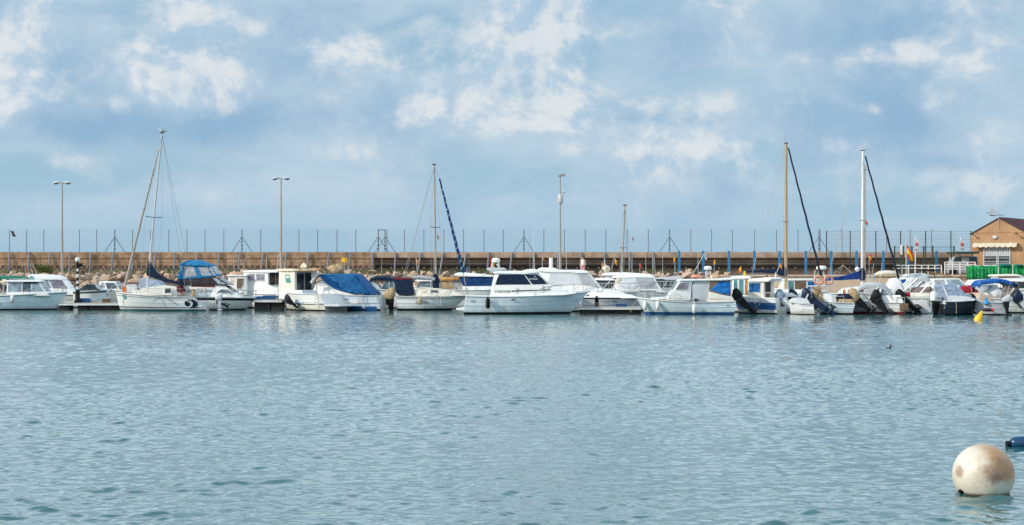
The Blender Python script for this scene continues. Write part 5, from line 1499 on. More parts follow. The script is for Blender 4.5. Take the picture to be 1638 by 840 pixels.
b.poles('ridge_pole', [[(511, 440, 1.12), (544, 439.2, 1.15), (571, 439, 1.12)]], .03, 'f_sky', parent=tp[0])
b.draped('tarpaulin_flap', [[(541, 440, 1.2), (556, 439.5, 1.2), (569, 439.5, 1.2)], [(545, 452, 1.26), (562, 455, 1.34), (580, 453, 1.26)], [(546, 463, 1.31), (572, 470, 1.38), (597, 471, 1.32)]], 'f_blue', tp[0], wr=.05, seed=2)
b.lumpy('deck_bundle', [(523, 429, .12), (534, 431.5, .42), (543, 431, .40), (549, 429, .2)], -.2, 'f_tan', 6)
b.ladder(577, 583, 469, 482, 3, y=1.5); b.ladder(606, 611, 470, 482, 3, y=1.35)
b.motor(621, 483, .2, .10, 1.28, 'black', 'black', -.25, 'f_tan')
b.poles('stern_rail', [[(578, 472, 1.2), (578, 467, 1.2), (590, 467, 1.2), (590, 472, 1.2)], [(606, 472, 1.2), (606, 467, 1.2), (611, 467, 1.0)]], .03, 'dgrey')
b.rail(.6, .98, .45, 4)
# 13 navy bimini boat with glass screen
b = Boat('motorboat', 'motorboat with a navy bimini roof and silver framed windscreen', 620, 128, -1, .0)
b.hull(668, 582, 464, 462, 2.4, cockpit=.5)
b.bimini('bimini', [(592, 446.5), (596, 442.5), (603, 440.6), (628, 441.4), (632, 444), (634, 448)], 1.0, 'f_navy', ((600, 441, 598, 462), (628, 442, 632, 462)), thick=.12, sag=.08)
c = b.cab('screen', [(611, 462), (618, 448.2), (631, 447.6), (634, 462)], .9, .8, 'g_blue', bevel=.03); b.poles('screen_frame', [[(611, 462, .92), (618, 448, .82), (631, 447.6, .82), (632, 462, .9)], [(624, 448, .84), (624, 462, .92)]], .04, 'lgrey', parent=c[0])
b.cab('foredeck', [(580, 466), (585, 453), (596, 449), (606, 455), (614, 466)], .95, .85, 'offwhite', bevel=.06)
b.whip(611, 441, 611, 412, .2)
# 14 sailboat with the vertical mast
b = Boat('sailing_boat', 'small sailing boat with grey mast, navy cockpit cover and blue twisted foresail', 690, 121.9, 1, .0)
b.hull(634, 749, 473.5, 473.2, 2.5, usw=637, ubw=719, boot='antifoul', hb=.13, bands=((.90, 1, 'cream'), (.80, .85, 'dgrey')), cockpit=.28, deck='cream', cap='cream', dip=.06,
       texts=[('PALOMA I', 667, 688, 481.6, 485.8, 'dgrey')])
c = b.cab('cabin', [(663, 474), (668, 466), (675, 461.5), (700, 461), (728, 466), (744, 473)], .92, .75, 'cream', bevel=.06)
b.win(c, [(676, 464), (684, 463.6), (684, 468), (676, 468.2)], 'f_cream'); b.win(c, [(690, 464), (700, 464), (704, 468), (690, 468)], 'g_blue')
c = b.cab('cockpit_cover', [(641, 473), (634.5, 467), (632.5, 447), (659, 446.5), (660.5, 460), (664.5, 472.5)], 1.0, .85, 'f_navy', bevel=.05)
b.cab('cover_top', [(632, 447.5), (633, 443.6), (657, 445), (660, 447.2)], .9, .86, 'f_maroon', c[0], bevel=.03)
b.mast((697.5, 466), (694.6, 264), .075, .055, 'alu', (364, 12), [(694.5, 266, 0, 638, 471, .6), (694.5, 266, 0, 640, 471, -.6)])
b.pole('stay', [(694.5, 266, 0), (703, 286, 0)], .012, 'wire', n=4)
b.sail_roll((703, 286), (741, 436), .06, .135, M.setdefault('f_deep', fabric('deep_blue_canvas', (0.008, 0.05, 0.16))), 'furled_sail', ('f_pale', 13)); b.pole('forestay', [(741, 436, 0), (747.5, 472, 0)], .03, 'alu')
b.lumpy('sail_cover', [(696.5, 438, .12), (697, 446, .26), (697.5, 458, .27), (698, 465, .14)], 0, 'f_navy', 2)
b.lumpy('rolled_awning', [(657, 443.5, .10), (672, 443.6, .13), (688, 444.6, .13), (696, 447, .10)], .3, 'f_grey', 3)
b.pole('boom', [(696, 448, 0), (660, 446, 0)], .05, 'alu')
b.ladder(700.5, 706, 472, 488.5, 4); b.rail(.68, .985, .5, 4, name='pulpit')
b.poles('guard_rail', [[(664, 472, 1.1), (665, 462, 1.1), (690, 463, 1.15), (716, 462.5, 1.0)], [(690, 472, 1.15), (690, 463, 1.15)]], .016)
b.flag(700, 392, 699, 375, .0, FL, .25, .22); b.flag(668, 446, 665, 412, -.3, ('flag_org',), .35, .35, pole='white')
fender(b, 674, 472.5, 486.5, 'f_tan', 'tan fender on the side of the small sailing boat')
b.poles('mooring_line', [[(745, 474, .1), (735, 486, .5), (728, 497, .6)], [(740, 474, .2), (731, 488, .5), (724, 497, .6)]], .022, 'rope')
# boats seen under the boom of that sailboat
b = Boat('speedboat', 'low white speedboat with blue cushions seen behind the small sailing boat', 680, 130, -1)
b.hull(722, 655, 461, 458, 2.2, cockpit=.5)
c = b.cab('screen', [(667, 459), (672, 451), (688, 450), (693, 459)], .8, .7, 'g_blue', bevel=.03)
b.cab('foredeck', [(664, 450), (668, 446.5), (690, 446), (693, 450)], .85, .8, 'white', bevel=.03); b.poles('screen_frame', [[(668, 460, .8), (668, 449, .8)], [(690, 460, .8), (690, 449, .8)]], .03)
b.lumpy('sun_cushion', [(672, 457, .15), (682, 455, .25), (692, 456, .2)], .4, 'f_navy', 8)
# 15 ochre bimini boat
b = Boat('motorboat', 'motorboat with ochre bimini and tan side curtain behind the small sailing boat', 735, 127.5, 1, .0)
b.hull(682, 792, 463.5, 461.5, 2.6, bands=((.75, .82, 'brown'),), cockpit=.5)
b.bimini('bimini', [(699, 446.5), (703, 443.2), (720, 443.2), (738, 441.6), (745, 446.5)], 1.05, 'f_ochre', ((702, 444, 706, 463), (742, 444, 738, 463)), thick=.06)
c = b.cab('side_curtain', [(703, 462), (703, 447), (723, 447), (729, 462)], 1.0, .95, 'f_tan', bevel=.03)
c = b.cab('screen', [(729, 462), (719.5, 447.2), (736, 447), (750, 462)], .98, .86, 'f_clear', bevel=.03); b.poles('screen_frame', [[(720, 447.5, .9), (730, 462, 1.0)], [(736, 447, .88), (750, 462, 1.0)]], .05, 'lgrey', parent=c[0])
b.poles('stanchion', [[(731, 470, 1.1), (731, 461, 1.1)], [(748, 470, 1.1), (746, 436, 1.1)]], .06, 'brown'); b.lumpy('deck_bundle', [(757, 466, .1), (765, 464, .28), (776, 464.5, .25), (783, 466, .1)], .5, 'f_white', 3)
b.cab('coaming', [(706, 470), (707, 463), (790, 462), (791, 470)], 1.2, 1.15, 'cream', bevel=.05)
# 16 blue canvas hardtop
b = Boat('cabin_cruiser', 'white hardtop cruiser enclosed in royal blue canvas, left of the big white cruiser', 770, 125.5, 1, .0)
b.hull(716, 835, 464, 462, 2.8)
c = b.cab('canvas_enclosure', [(742, 457.5), (734, 443), (789, 442), (792, 457)], 1.15, 1.0, 'f_blue', bevel=.04); c[0].data.materials[0] = M['f_royal'] if False else M.setdefault('f_deep', fabric('deep_blue_canvas', (0.008, 0.05, 0.16)))
b.cab('roof', [(726.5, 440.6), (728, 437.4), (735, 435.8), (757, 437), (788, 440), (790, 443), (760, 442.6), (740, 442)], 1.15, 1.05, 'white', c[0], bevel=.05)
b.cab('cabin', [(738, 470), (741, 456.5), (800, 456), (820, 466)], 1.2, 1.1, 'white', bevel=.05)
b.pole('stanchion', [(747, 456, 1.0), (749, 430, 1.0)], .04, 'wood'); b.box('blue_drum', 745.5, 749, 426.5, 436, 'blue', -.4, .12)
b.whip(752, 436, 748, 404, .3, m='wire')
# 17 big white cruiser
b = Boat('cabin_cruiser', 'large white cruiser with navy covered cabin windows and white radar on its roof', 838, 111.6, 1, .04)
b.hull(745.5, 941, 473.2, 467.2, 3.1, usw=741.5, ubw=910, boot='antifoul', hb=.14, bands=((.62, .645, 'lgrey'), (.92, 1, 'white')), col='aqua', cockpit=.20, chine=.36, fullness=.40, dip=.10, sheer_pow=1.4,  # white hull sides tinted aqua for their bluish shade
       texts=[('7 MA-3-47-06', 886, 903.5, 467.6, 470.2, 'dgrey'), ('740', 754.5, 760.8, 479.6, 483.4, 'dgrey')])
b.hull_o.data.materials[0] = b.hull_o.data.materials[0]
c = b.cab('cabin', [(785.5, 474), (788, 458), (790.5, 446), (793, 437), (860, 436.2), (869, 444), (877, 454.6), (890, 459), (908, 463), (910, 469), (880, 471), (820, 473.5)], 1.30, 1.02, 'white', bevel=.09)
b.win(c, [(792.5, 455), (795.5, 446), (798.5, 439.2), (837.5, 439.2), (849, 454.6)], 'f_navy', 'window_cover', off=.03); b.win(c, [(839.5, 439.2), (859.5, 438.8), (867, 445), (874.5, 454.0), (851.5, 454.6)], 'f_navy', 'window_cover', off=.03)
b.across(c, (860.5, 437), (876.5, 454), 'f_navy', 'window_cover', inset=.04, off=.04)
b.lettering_on(c, [('STARFISHER', 791.5, 817, 464.0, 467.9, 'black'), ([(818, 464.4), (880, 462.8), (881, 463.8), (818, 466.4)], 'dgrey')])
b.lettering_on((c[0], (c[1][0], c[1][1], c[1][2] + .025, c[1][3] + .025, 0)), [('Starfisher', 846, 860, 444.2, 447.5, 'f_white'), ('AL', 854, 858, 441.2, 443.2, 'f_white')])
b.cab('roof', [(788.5, 437.4), (789, 433.8), (800, 433), (836, 433.4), (843, 431.4), (855, 430), (861, 432), (864, 436.2), (850, 437.2), (838, 439)], 1.16, 1.0, 'white', c[0], bevel=.10)
b.cab('roof_spoiler', [(780, 431.5), (780.5, 429), (785, 428), (806, 428.4), (812, 431), (800, 433.2), (787, 436)], 1.1, 1.0, 'lgrey', c[0], bevel=.05)
b.cab('swim_platform', [(731, 495.6), (731.5, 493.4), (744, 492), (744, 497)], 1.25, 1.25, 'white', bevel=.03)
b.cab('side_deck', [(787, 474.5), (789, 471), (840, 469.5), (900, 467.5), (922, 469), (900, 472)], 1.44, 1.3, 'white', bevel=.05)
b.dome('radar_dome', 786.2, 800, 412.6, 420.2)
b.poles('radar_stand', [[(788, 419, .1), (786.5, 429, .5)], [(797, 419, .1), (799, 428, .4)], [(790, 419, 0), (790, 428, 0)]], .05, 'offwhite')
b.box('stand_panel', 786.5, 791.5, 420.4, 426.5, M.setdefault('ochre', paint('ochre_plastic', (.55, .33, .06), .5, .1)), .15, .05)
b.pole('flagstaff', [(784.6, 429, .2), (784.6, 409, .2)], .015, 'red')
b.lumpy('horn', [(795, 425.4, .10), (797, 424.6, .12), (799, 425.4, .10)], .3, 'metal', 0)
b.rail(.55, .985, .58, 4, lean=.12)
b.poles('grab_rail', [[(823, 468, 1.35), (826.5, 459, 1.25)], [(866, 465, 1.3), (868.5, 456.5, 1.2)]], .03)
b.poles('vent', [[(817.5, 478.6, 1.53), (820.5, 477, 1.55), (823, 478.6, 1.54)]], .07, 'grey')
b.poles('rope', [[(806, 484, 1.56), (806.3, 499, 1.45)], [(918, 468.5, .3), (921, 478, .2), (927, 488, .6), (931, 489, .9)]], .02, 'rope')
b.poles('bow_roller', [[(936, 467, 0), (944, 466, 0)]], .07, 'lgrey'); b.box('anchor', 921, 938, 466.4, 469, 'grey', .0, .10)
b.whip(855, 431, 853, 370, .4, .014); b.whip(848, 431, 847, 366, -.4, .012, 'wire')
fender(b, 781.2, 471, 493, 'rubber', 'long black fender on the quarter of the large white cruiser', r=.15)
# 18 second cruiser behind
b = Boat('cabin_cruiser', 'white cruiser with white window covers moored behind the large white cruiser', 930, 118, 1, .03)
b.hull(838, 1024, 468, 467, 3.0, cockpit=.2)
c = b.cab('cabin', [(860, 472), (861.5, 440), (864, 434), (930, 436), (942, 437), (962, 461), (990, 465), (1002, 470)], 1.28, 1.0, 'white', bevel=.07)
b.win(c, [(874.5, 455), (879.5, 437.6), (919, 437.6), (927.5, 453.5), (900, 456)], 'f_white', 'window_cover', off=.03); b.win(c, [(921.5, 437.6), (940, 438), (957.5, 460), (930, 455)], 'f_grey', 'window_cover', off=.03)
b.across(c, (942.4, 438), (961, 460.4), 'f_grey', 'window_cover', inset=.05, off=.04)
b.cab('roof', [(860.5, 434), (861, 431), (866, 428), (885, 428.2), (893, 431.4), (930, 431.8), (939, 433.2), (942, 437), (922, 437.6), (912, 436), (880, 436)], 1.15, 1.0, 'white', c[0], bevel=.08)
b.pole('radar_mast', [(881.3, 428, 0), (881.3, 412.4, 0)], .14, 'white', n=10); b.flag(867.5, 428, 867.5, 409, .2, FL, .2, .25, r=.02)
b.poles('hatch', [[(900, 434, .9), (930, 434.6, .9)]], .04, 'brown'); b.box('porthole', 953, 962, 466, 468, 'g_dark', 1.24, .03)
b.rail(.42, .985, .62, 7, r=.022); b.whip(906, 431, 905, 372, .3); b.whip(889, 431, 889, 410, -.2, m='wire')
# 19 small hull in front
b = Boat('motorboat', 'low white motorboat with black rubbing strip lying behind the pale pontoon', 976, 115.2, 1, .0)
b.hull(928.5, 1030, 476, 476.6, 2.3, usw=931, ubw=1015, col='lgrey', rub='black', rub_r=.045, cockpit=.35, texts=[('6 TO-4-198-03', 961, 985.5, 480.6, 483, 'dgrey')], fullness=.35)
b.cab('foredeck', [(930, 477), (932, 470.4), (940, 467.4), (962, 467.8), (1008, 471.2), (1024, 477)], 1.05, .75, 'white', bevel=.09)
b.poles('cleat', [[(937, 473, .95), (940.5, 471, .95)], [(992, 472, .6), (994, 471, .6)]], .04, 'dgrey')
o = mb = MB()
# 20 dark window sport boat, 21 covered boat, 22 dark green window boat, 23 white roof boat with mast
b = Boat('sport_boat', 'sport boat with dark windows and white swept roof behind the bow rail', 975, 123, 1, .0)
b.hull(935, 1035, 462, 462, 2.6)
c = b.cab('cabin', [(948, 464), (953, 447.5), (983, 447.5), (994, 462), (1000, 466)], 1.0, .9, 'g_dark', bevel=.05)
b.cab('roof', [(948, 448), (954, 444.8), (978, 445), (986, 448.6), (968, 448.6)], 1.05, .95, 'white', c[0], bevel=.05)
b.poles('screen_frame', [[(963, 462, 1.02), (976, 448, .95)], [(978, 462, 1.02), (984, 449, .95)], [(990, 462, 1.0), (984, 449, .95)]], .035, 'lgrey', parent=c[0])
b = Boat('cabin_cruiser', 'white cruiser wrapped in pale grey covers with a rounded white roof', 1015, 120.3, 1, .03)
b.hull(958, 1086, 464.5, 464, 2.8, cockpit=.2)
c = b.cab('cabin', [(983, 466), (988, 443), (1041, 443.4), (1046, 446), (1056, 463), (1066, 468)], 1.2, 1.02, 'white', bevel=.06)
b.win(c, [(992, 461), (992, 446), (1015, 445), (1022, 461)], 'f_white', 'window_cover', off=.03); b.win(c, [(1015.5, 445), (1042, 445), (1051, 461), (1024, 461)], 'f_grey', 'window_cover', off=.03); b.across(c, (1046, 446.4), (1055.4, 462), 'f_grey', 'window_cover', inset=.05, off=.04)
b.cab('roof', [(980, 444.8), (983, 441.6), (995, 440.4), (1030, 439.6), (1045, 442), (1046, 444.6), (1020, 444)], 1.12, 1.0, 'white', c[0], bevel=.07)
b.lumpy('canvas_roll', [(985, 444, .1), (988, 448, .2), (987, 453, .12)], 1.0, 'f_cream', 2); b.rail(.35, .985, .62, 8, r=.022, mid=True)
b = Boat('cabin_boat', 'motorboat with dark green tinted cabin glass beneath a white visor roof', 1066, 125.5, 1, .0)
b.hull(1030, 1112, 461, 460, 2.5)
c = b.cab('cabin', [(1042, 462), (1044, 446), (1090, 446), (1080, 462)], 1.0, .9, M.setdefault('g_green', glass('dark_green_glass', (.02, .05, .05))), bevel=.04)
b.cab('roof', [(1044, 446.6), (1045, 444.6), (1062, 443.6), (1085, 441.8), (1091, 444.6), (1086, 448.6), (1064, 448.2), (1058, 446.6)], 1.1, 1.0, 'lgrey', c[0], bevel=.05)
b.poles('window_post', [[(1058, 462, 1.0), (1066, 448, .95)], [(1072, 462, 1.0), (1079, 449, .95)]], .04, 'lgrey', parent=c[0]); b.whip(1060, 443, 1060, 406, 0)
b = Boat('motor_sailer', 'white motor sailer with a slim slightly leaning mast rising behind the covered cruisers', 998, 129.5, 1, .0)
b.hull(948, 1075, 460, 459, 2.8)
c = b.cab('cabin', [(966, 460), (968, 440), (1042, 440), (1052, 460)], 1.1, 1.0, 'white')
b.cab('roof', [(962, 440.8), (964, 438.2), (971, 436), (1000, 435.6), (1040, 438.4), (1042, 440.8)], 1.15, 1.0, 'white', c[0], bevel=.06)
b.win(c, [(975, 443), (1000, 443), (1000, 452), (975, 452)], 'g_dark')
b.mast((994.6, 438), (999.6, 329), .075, .06, 'alu', (397, 8), [(999.5, 330, 0, 975, 440, .3), (999.5, 330, 0, 1012, 440, 0)], n=8)
b.lumpy('sail_bundle', [(964, 432, .2), (969, 430, .32), (975, 432, .18)], .3, 'f_cream', 1); b.pole('wind_vane_post', [(967.6, 432, 0), (967, 416, 0)], .11, 'lgrey', .03)
b.flag(962, 438, 962.5, 419, .3, FL, .2, .3); b.flag(977, 437, 983, 413, .3, ('flag_yel', 'flag_org'), .3, .4); b.flag(1023.5, 437, 1023.5, 421, 0, ('flag_red',), .22, .3); b.flag(1011, 437, 1011.5, 378, 0, ('flag_red',), .16, .3)
b.whip(1032.8, 437, 1032.8, 404, .2); b.whip(1048, 439, 1046, 410, .2)
# 24 fishing boat
b = Boat('fishing_boat', 'white fishing boat with open cabin, grey inner wall and a raised black outboard', 1100, 110.3, -1, .0)
b.hull(1173, 1018, 481.5, 476.5, 2.7, usw=1171, ubw=1034, boot='blue', hb=.17, bands=((.86, 1, 'white'), (.60, .63, 'lgrey')), col='aqua', cockpit=.42, floor=.35, dip=.10, sheer_pow=1.9, texts=[('BTA', 1159, 1164.5, 487.2, 490, 'dgrey')], fullness=.5)  # aqua tint holds the bluish shade of a white hull
c = b.cab('cabin', [(1064, 480), (1067, 475), (1076, 461), (1084.5, 448.4), (1108.5, 447.4), (1104, 455), (1102.5, 480)], 1.05, .92, 'white', bevel=.05)
b.win(c, [(1078, 463.6), (1085, 452.6), (1100.5, 452.4), (1099, 463.8)], 'g_violet', frame='lgrey'); b.across(c, (1083.5, 450), (1073.5, 464.5), 'g_blue', split=2)
b.cab('inner_wall', [(1104, 482), (1104.5, 458), (1109, 448), (1133, 447.8), (1131, 482)], .96, .9, 'lgrey', bevel=.03)
b.cab('roof', [(1083, 449.2), (1088, 446.6), (1140, 445.8), (1168, 444.2), (1168.5, 447.6), (1150, 448.6), (1110, 449)], 1.10, 1.05, 'white', c[0], bevel=.05)
b.poles('roof_post', [[(1166.5, 447, .95), (1166.5, 482, 1.1)], [(1132, 448, .9), (1131.5, 460, .95)]], .035, 'lgrey')
b.draped('tarpaulin', [[(1148, 450, .9), (1158, 450, .92), (1166.4, 449.4, .92)], [(1140, 458, .95), (1154, 461, 1.0), (1166.4, 460, .97)], [(1133.5, 463.5, .98), (1151, 470, 1.02), (1166.4, 471.5, 1.0)]], 'f_tarp', wr=.03)
b.cab('bulwark', [(1131, 484), (1131, 466), (1150, 471), (1168, 474.5), (1172, 483)], 1.22, 1.2, 'cream', bevel=.05)
b.cab('foredeck', [(1040, 480), (1044, 475.6), (1066, 475), (1068, 480)], .85, .8, 'white', bevel=.05); b.box('hatch', 1052, 1071, 478.4, 481.2, 'wood', .82, .05)
b.lumpy('stowage', [(1128, 481, .1), (1134, 479, .2), (1141, 481, .1)], 1.0, 'f_white', 3); b.box('winch', 1108, 1113, 476.8, 483, 'dgrey', 1.0, .12)
b.rail(.55, .985, .62, 6, r=.022, mid=True); b.pole('guard_rail', [(1068, 477, 1.15), (1105, 477.4, 1.25), (1166, 477.6, 1.2)], .02)
b.dome('radar_dome', 1126.2, 1138.6, 425.6, 431.6)
b.poles('radar_stand', [[(1130, 431, 0), (1127, 446, .4)], [(1135, 431, 0), (1138, 446, .4)], [(1132, 431, 0), (1132, 446, -.4)], [(1128, 438, .3), (1137, 438, .3)]], .035, 'metal')
b.flag(1106, 444, 1127.5, 405, -.2, ('cloth_white', 'cloth_white'), .28, .3, r=.02, wdir=-1); b.flag(1140.5, 446, 1143.6, 414, .1, ('flag_org', 'flag_yel'), .2, .3); b.flag(1080, 447, 1080.5, 410, -.3, ('flag_yel', 'flag_org'), .2, .35)
b.whip(1116, 446, 1115.5, 400, .3); b.whip(1102, 447, 1101.5, 440, .4, m='yellow')
b.motor(1183, 488, .35, .80, 1.30, 'black', 'black', -.1, label='raised black outboard motor')
q = b.world(b.P(1114.5, 444, .35)); lifebuoy((q.x, q.y, b.Z(446.0) + .13), (R(-6), R(8), .4), 'faded red lifebuoy lying on the fishing boat roof', 1.15)
for u, l in ((1031, 'white fender nearest the bow of the fishing boat'), (1050, 'white fender between bow and cabin of the fishing boat'), (1106.5, 'white fender below the open cabin of the fishing boat')):
    fender(b, u, 478 if u < 1100 else 482, 496 if u < 1100 else 501, 'white', l, y=b.hull_y(b.X(u), .75) + .16)
b.poles('mooring_line', [[(1020, 478, .1), (1012, 489, .3), (1008, 499, .3)]], .02, 'rope')
# 25 cabin with teal glass and ochre post
b = Boat('pilot_boat', 'white cabin boat with tall teal glass panels and an ochre post', 1185, 116, -1, -.12)
b.hull(1212, 1150, 478, 474, 2.3)
c = b.cab('cabin', [(1167.5, 478), (1169, 445.5), (1195, 445.5), (1196.5, 478)], 1.0, .96, 'white')
for pl, m in (([(1171, 447.5), (1176.5, 447.5), (1176.5, 476.5), (1171, 476.5)], 'g_teal'), ([(1179, 447.5), (1186, 447.5), (1186, 476.5), (1179, 476.5)], 'g_teal'), ([(1188.5, 446.5), (1193, 446.5), (1193, 476.5), (1188.5, 476.5)], 'f_ochre')): b.win(c, pl, m, 'panel' if m == 'f_ochre' else 'window')
b.cab('roof', [(1162, 446.5), (1168, 442.6), (1185, 441), (1197, 442), (1197.6, 445.8)], 1.05, 1.0, 'white', c[0], bevel=.06)
b.pole('ochre_post', [(1188.8, 446, .8), (1188.6, 434, .8)], .10, 'yellow', .08); b.flag(1186, 441, 1183.5, 426, .5, ('flag_yel', 'flag_org'), .25, .35)
# 26 blue and white cabin boat
b = Boat('cabin_boat', 'small blue and white cabin boat with blue window blind and black opening', 1217, 112.2, -1, -.50)
b.hull(1246, 1176, 476.5, 472, 2.4, usw=1248, boot='antifoul', hb=.08, col='blue', bands=((.68, 1, 'white'), (0, .2, 'offwhite')), cockpit=.45, texts=[('7 CT-5-39', 1209, 1222, 480.4, 482.4, 'dgrey')], rub='white', fullness=.5, tcol='white')
c = b.cab('cabin', [(1193, 478), (1194, 450), (1217.5, 450), (1217.5, 478)], 1.08, 1.02, 'cream')
b.win(c, [(1195.5, 452.4), (1213.5, 452), (1212, 468), (1195.8, 467.6)], 'f_blue', 'window_blind', frame='white')
b.across(c, (1217.5, 451.5), (1217.5, 467), 'black', 'opening', y0=-.35, y1=.82); b.across(c, (1217.5, 469), (1217.5, 475.5), 'brown', 'doorway', y0=-.1, y1=.75); b.across(c, (1217.5, 449.6), (1217.5, 451.6), 'g_teal', 'vent', y0=-.4, y1=.8, off=.03)
b.cab('roof', [(1191.5, 450.6), (1195, 446.4), (1212, 444.6), (1226, 443.2), (1230, 446), (1222, 450.6)], 1.18, 1.1, 'white', c[0], bevel=.08)
b.motor(1249, 486, .0, .80, 1.15, 'grey', 'lgrey', -.15, M.setdefault('f_bluegrey', fabric('blue_grey_motor_cover', (.22, .30, .40), .15)), label='raised outboard under a blue grey cover')
b.poles('mooring_line', [[(1210, 489, 1.2), (1211, 480, 1.25), (1214, 478, 1.1)], [(1196, 484, 1.2), (1199, 473, 1.0), (1204, 486, 1.25)]], .03, 'rope'); b.whip(1239, 446, 1238.7, 436, 0, .05)
b.whip(1236, 447, 1248, 418, 0, .02, 'wire')
# 27 two motor boats
b = Boat('motorboat', 'white open motorboat with a smaller raised navy outboard', 1245, 113.8, -1, -.35)
b.hull(1268, 1222, 480, 474, 2.0, cockpit=.5); b.cab('foredeck', [(1226, 476), (1240, 467.4), (1262, 468), (1270, 474)], .95, .85, 'white', bevel=.05)
b.rail(.5, .97, .45, 4, r=.022); b.motor(1270, 484, .5, .9, 1.15, 'navy', 'lgrey', -.1)
b = Boat('motorboat', 'white open motorboat with the largest navy outboard and a pale striped cowl', 1280, 110.0, -1, -.30)
b.hull(1302, 1262, 487, 481, 1.9, hb=.06, cockpit=.5, usw=1304)
b.cab('foredeck', [(1259, 484), (1261, 479), (1266, 476), (1280, 476.4), (1288, 478), (1292, 486)], .85, .7, 'lgrey', bevel=.07)
b.cab('console', [(1278, 472), (1279, 463), (1286, 461), (1290, 472)], .4, .35, 'lgrey', bevel=.04); b.motor(1299, 490, .35, 1.0, 1.5, 'navy', 'navy', -.1, stripe='lgrey', label='large raised navy outboard motor')
b.whip(1294, 476, 1294.6, 456, .6)
# 28 teal curtain boat behind
b = Boat('cabin_boat', 'white cabin boat with teal side curtains behind the gold mast', 1278, 122, -1)
b.hull(1318, 1238, 465, 462, 2.5)
c = b.cab('cabin', [(1246, 466), (1252, 448), (1303, 447.4), (1306, 466)], 1.05, 1.0, 'white')
b.win(c, [(1257, 450), (1266, 450), (1266, 463.6), (1257, 463.6)], 'g_teal'); b.win(c, [(1267.5, 449.4), (1286, 449), (1286, 463), (1267.5, 463)], 'brown', 'doorway'); b.win(c, [(1288, 450), (1300, 450), (1300, 463), (1288, 463)], 'f_blue', 'window_blind')
b.cab('roof', [(1249, 448.6), (1252, 446.2), (1300, 445.4), (1306, 448)], 1.1, 1.05, 'offwhite', c[0], bevel=.04)
b.dome('radar_dome', 1305.6, 1322, 425, 431.6); b.poles('radar_stand', [[(1311, 431, 0), (1303, 447, .3)], [(1317, 431, 0), (1318, 447, .3)], [(1303, 432, .2), (1301, 447, .3)]], .035)
b.flag(1322, 446, 1326, 430, 0, ('flag_org',), .25, .35)
# 29 gold mast yacht
b = Boat('sailing_yacht', 'sailing yacht with a gold mast, navy boom cover and navy furled foresail', 1262, 118.5, 1, .0)
b.hull(1190, 1324, 472, 466, 2.9, cockpit=.3)
b.cab('cabin', [(1225, 474), (1234, 464), (1275, 463), (1300, 470)], .95, .8, 'white', bevel=.06)
b.mast((1257, 462), (1257.4, 230), .115, .095, 'goldmast', (355.5, 11), [(1256.4, 233, 0, 1193, 470, .5), (1256.4, 233, 0, 1196, 470, -.5)], n=10)
b.whip(1257.6, 230, 1256.6, 218, 0, .012, 'wire'); b.whip(1256.4, 230, 1254.6, 219, 0, .01, 'wire')
b.pole('stay', [(1258, 232, 0), (1261, 238, 0)], .02, 'wire')
b.sail_roll((1261, 237), (1316, 452), .055, .085, 'f_navy')
b.pole('boom', [(1190, 438.6, 0), (1256, 438.6, 0)], .05, 'alu')
b.cab('sail_cover', [(1180, 434.2), (1200, 432.4), (1225, 431.6), (1244, 429.4), (1249, 426.4), (1258, 425.6), (1258, 442), (1246, 441.4), (1244, 437.8), (1220, 436.2), (1190, 436.4)], .2, .08, 'f_navy', bevel=.04)
b.poles('crutch', [[(1231, 446, .3), (1238, 434, 0)], [(1226, 446, -.3), (1230, 434, 0)]], .05, 'wood'); b.flag(1238, 446, 1247, 421, .2, ('flag_org',), .25, .3)
# lifebuoys on the console boat frame, hanging on
b = Boat('console_boat', 'pale aqua console boat with tan seat cushion, steel frame and raised tan outboard', 1335, 110.7, -1, -.12)
b.hull(1364, 1306, 484.5, 481, 2.3, usw=1361, col='aqua', boot='antifoul', hb=.10, bands=((.86, 1, 'white'),), cockpit=.55, floor=.3, cap='white')
b.poles('arch_frame', [[(1291, 482, .9), (1295, 458, .9), (1330, 457, .9), (1328, 482, .9)], [(1291, 482, -.9), (1295, 458, -.9), (1330, 457, -.9), (1328, 482, -.9)], [(1295, 458, .9), (1295, 458, -.9)], [(1330, 457, .9), (1330, 457, -.9)], [(1313, 457.4, .9), (1322, 471, .9)]], .04, 'lgrey')
b.draped('back_rest', [[(1298, 459, .55), (1305, 458.4, .55), (1310.5, 459, .55)], [(1299, 469, .6), (1306, 470, .62), (1312.5, 469, .6)], [(1303, 481, .65), (1309, 483, .68), (1315, 483, .65)]], 'f_tan', thick=.10)
b.cab('seat', [(1315, 484), (1316, 476), (1325, 475), (1328, 484)], .5, .45, 'f_tan', bevel=.06); b.cab('console', [(1314, 482), (1315, 470), (1333, 472), (1335, 484)], .75, .7, 'white', bevel=.07)
b.lumpy('blue_cover', [(1335, 477, .10), (1341, 475.6, .25), (1352, 475.4, .25), (1360, 477, .12)], .5, 'f_navy', 4); b.cab('aft_seat', [(1335, 485), (1338, 478), (1358, 478.4), (1362, 485)], .95, .9, 'f_tan', bevel=.05)
b.poles('grab_rail', [[(1330, 484, .95), (1331, 474, .9), (1345, 473.4, .9), (1346, 484, .95)]], .025); b.whip(1328, 457, 1327, 428, .5); b.motor(1369, 488, .3, .85, 1.35, 'black', 'black', -.1, 'f_tan', label='raised outboard under a tan cover'); b.flag(1351, 475, 1349.4, 458, .3, ('flag_org',), .22, .4, vf=461)
b.pole('stern_pole', [(1321.6, 502, 1.3), (1321.6, 484, 1.3)], .03, 'white')
for u, l, ry in ((1306.5, 'salmon lifebuoy crossed by the navy foresail, left of its twin', 0), (1322, 'salmon lifebuoy hanging right of its twin below the navy foresail', .2)):
    q = b.world(b.P(u, 448.4, .80)); lifebuoy((q.x, q.y, q.z), (R(84), R(10), ry), l, .93)
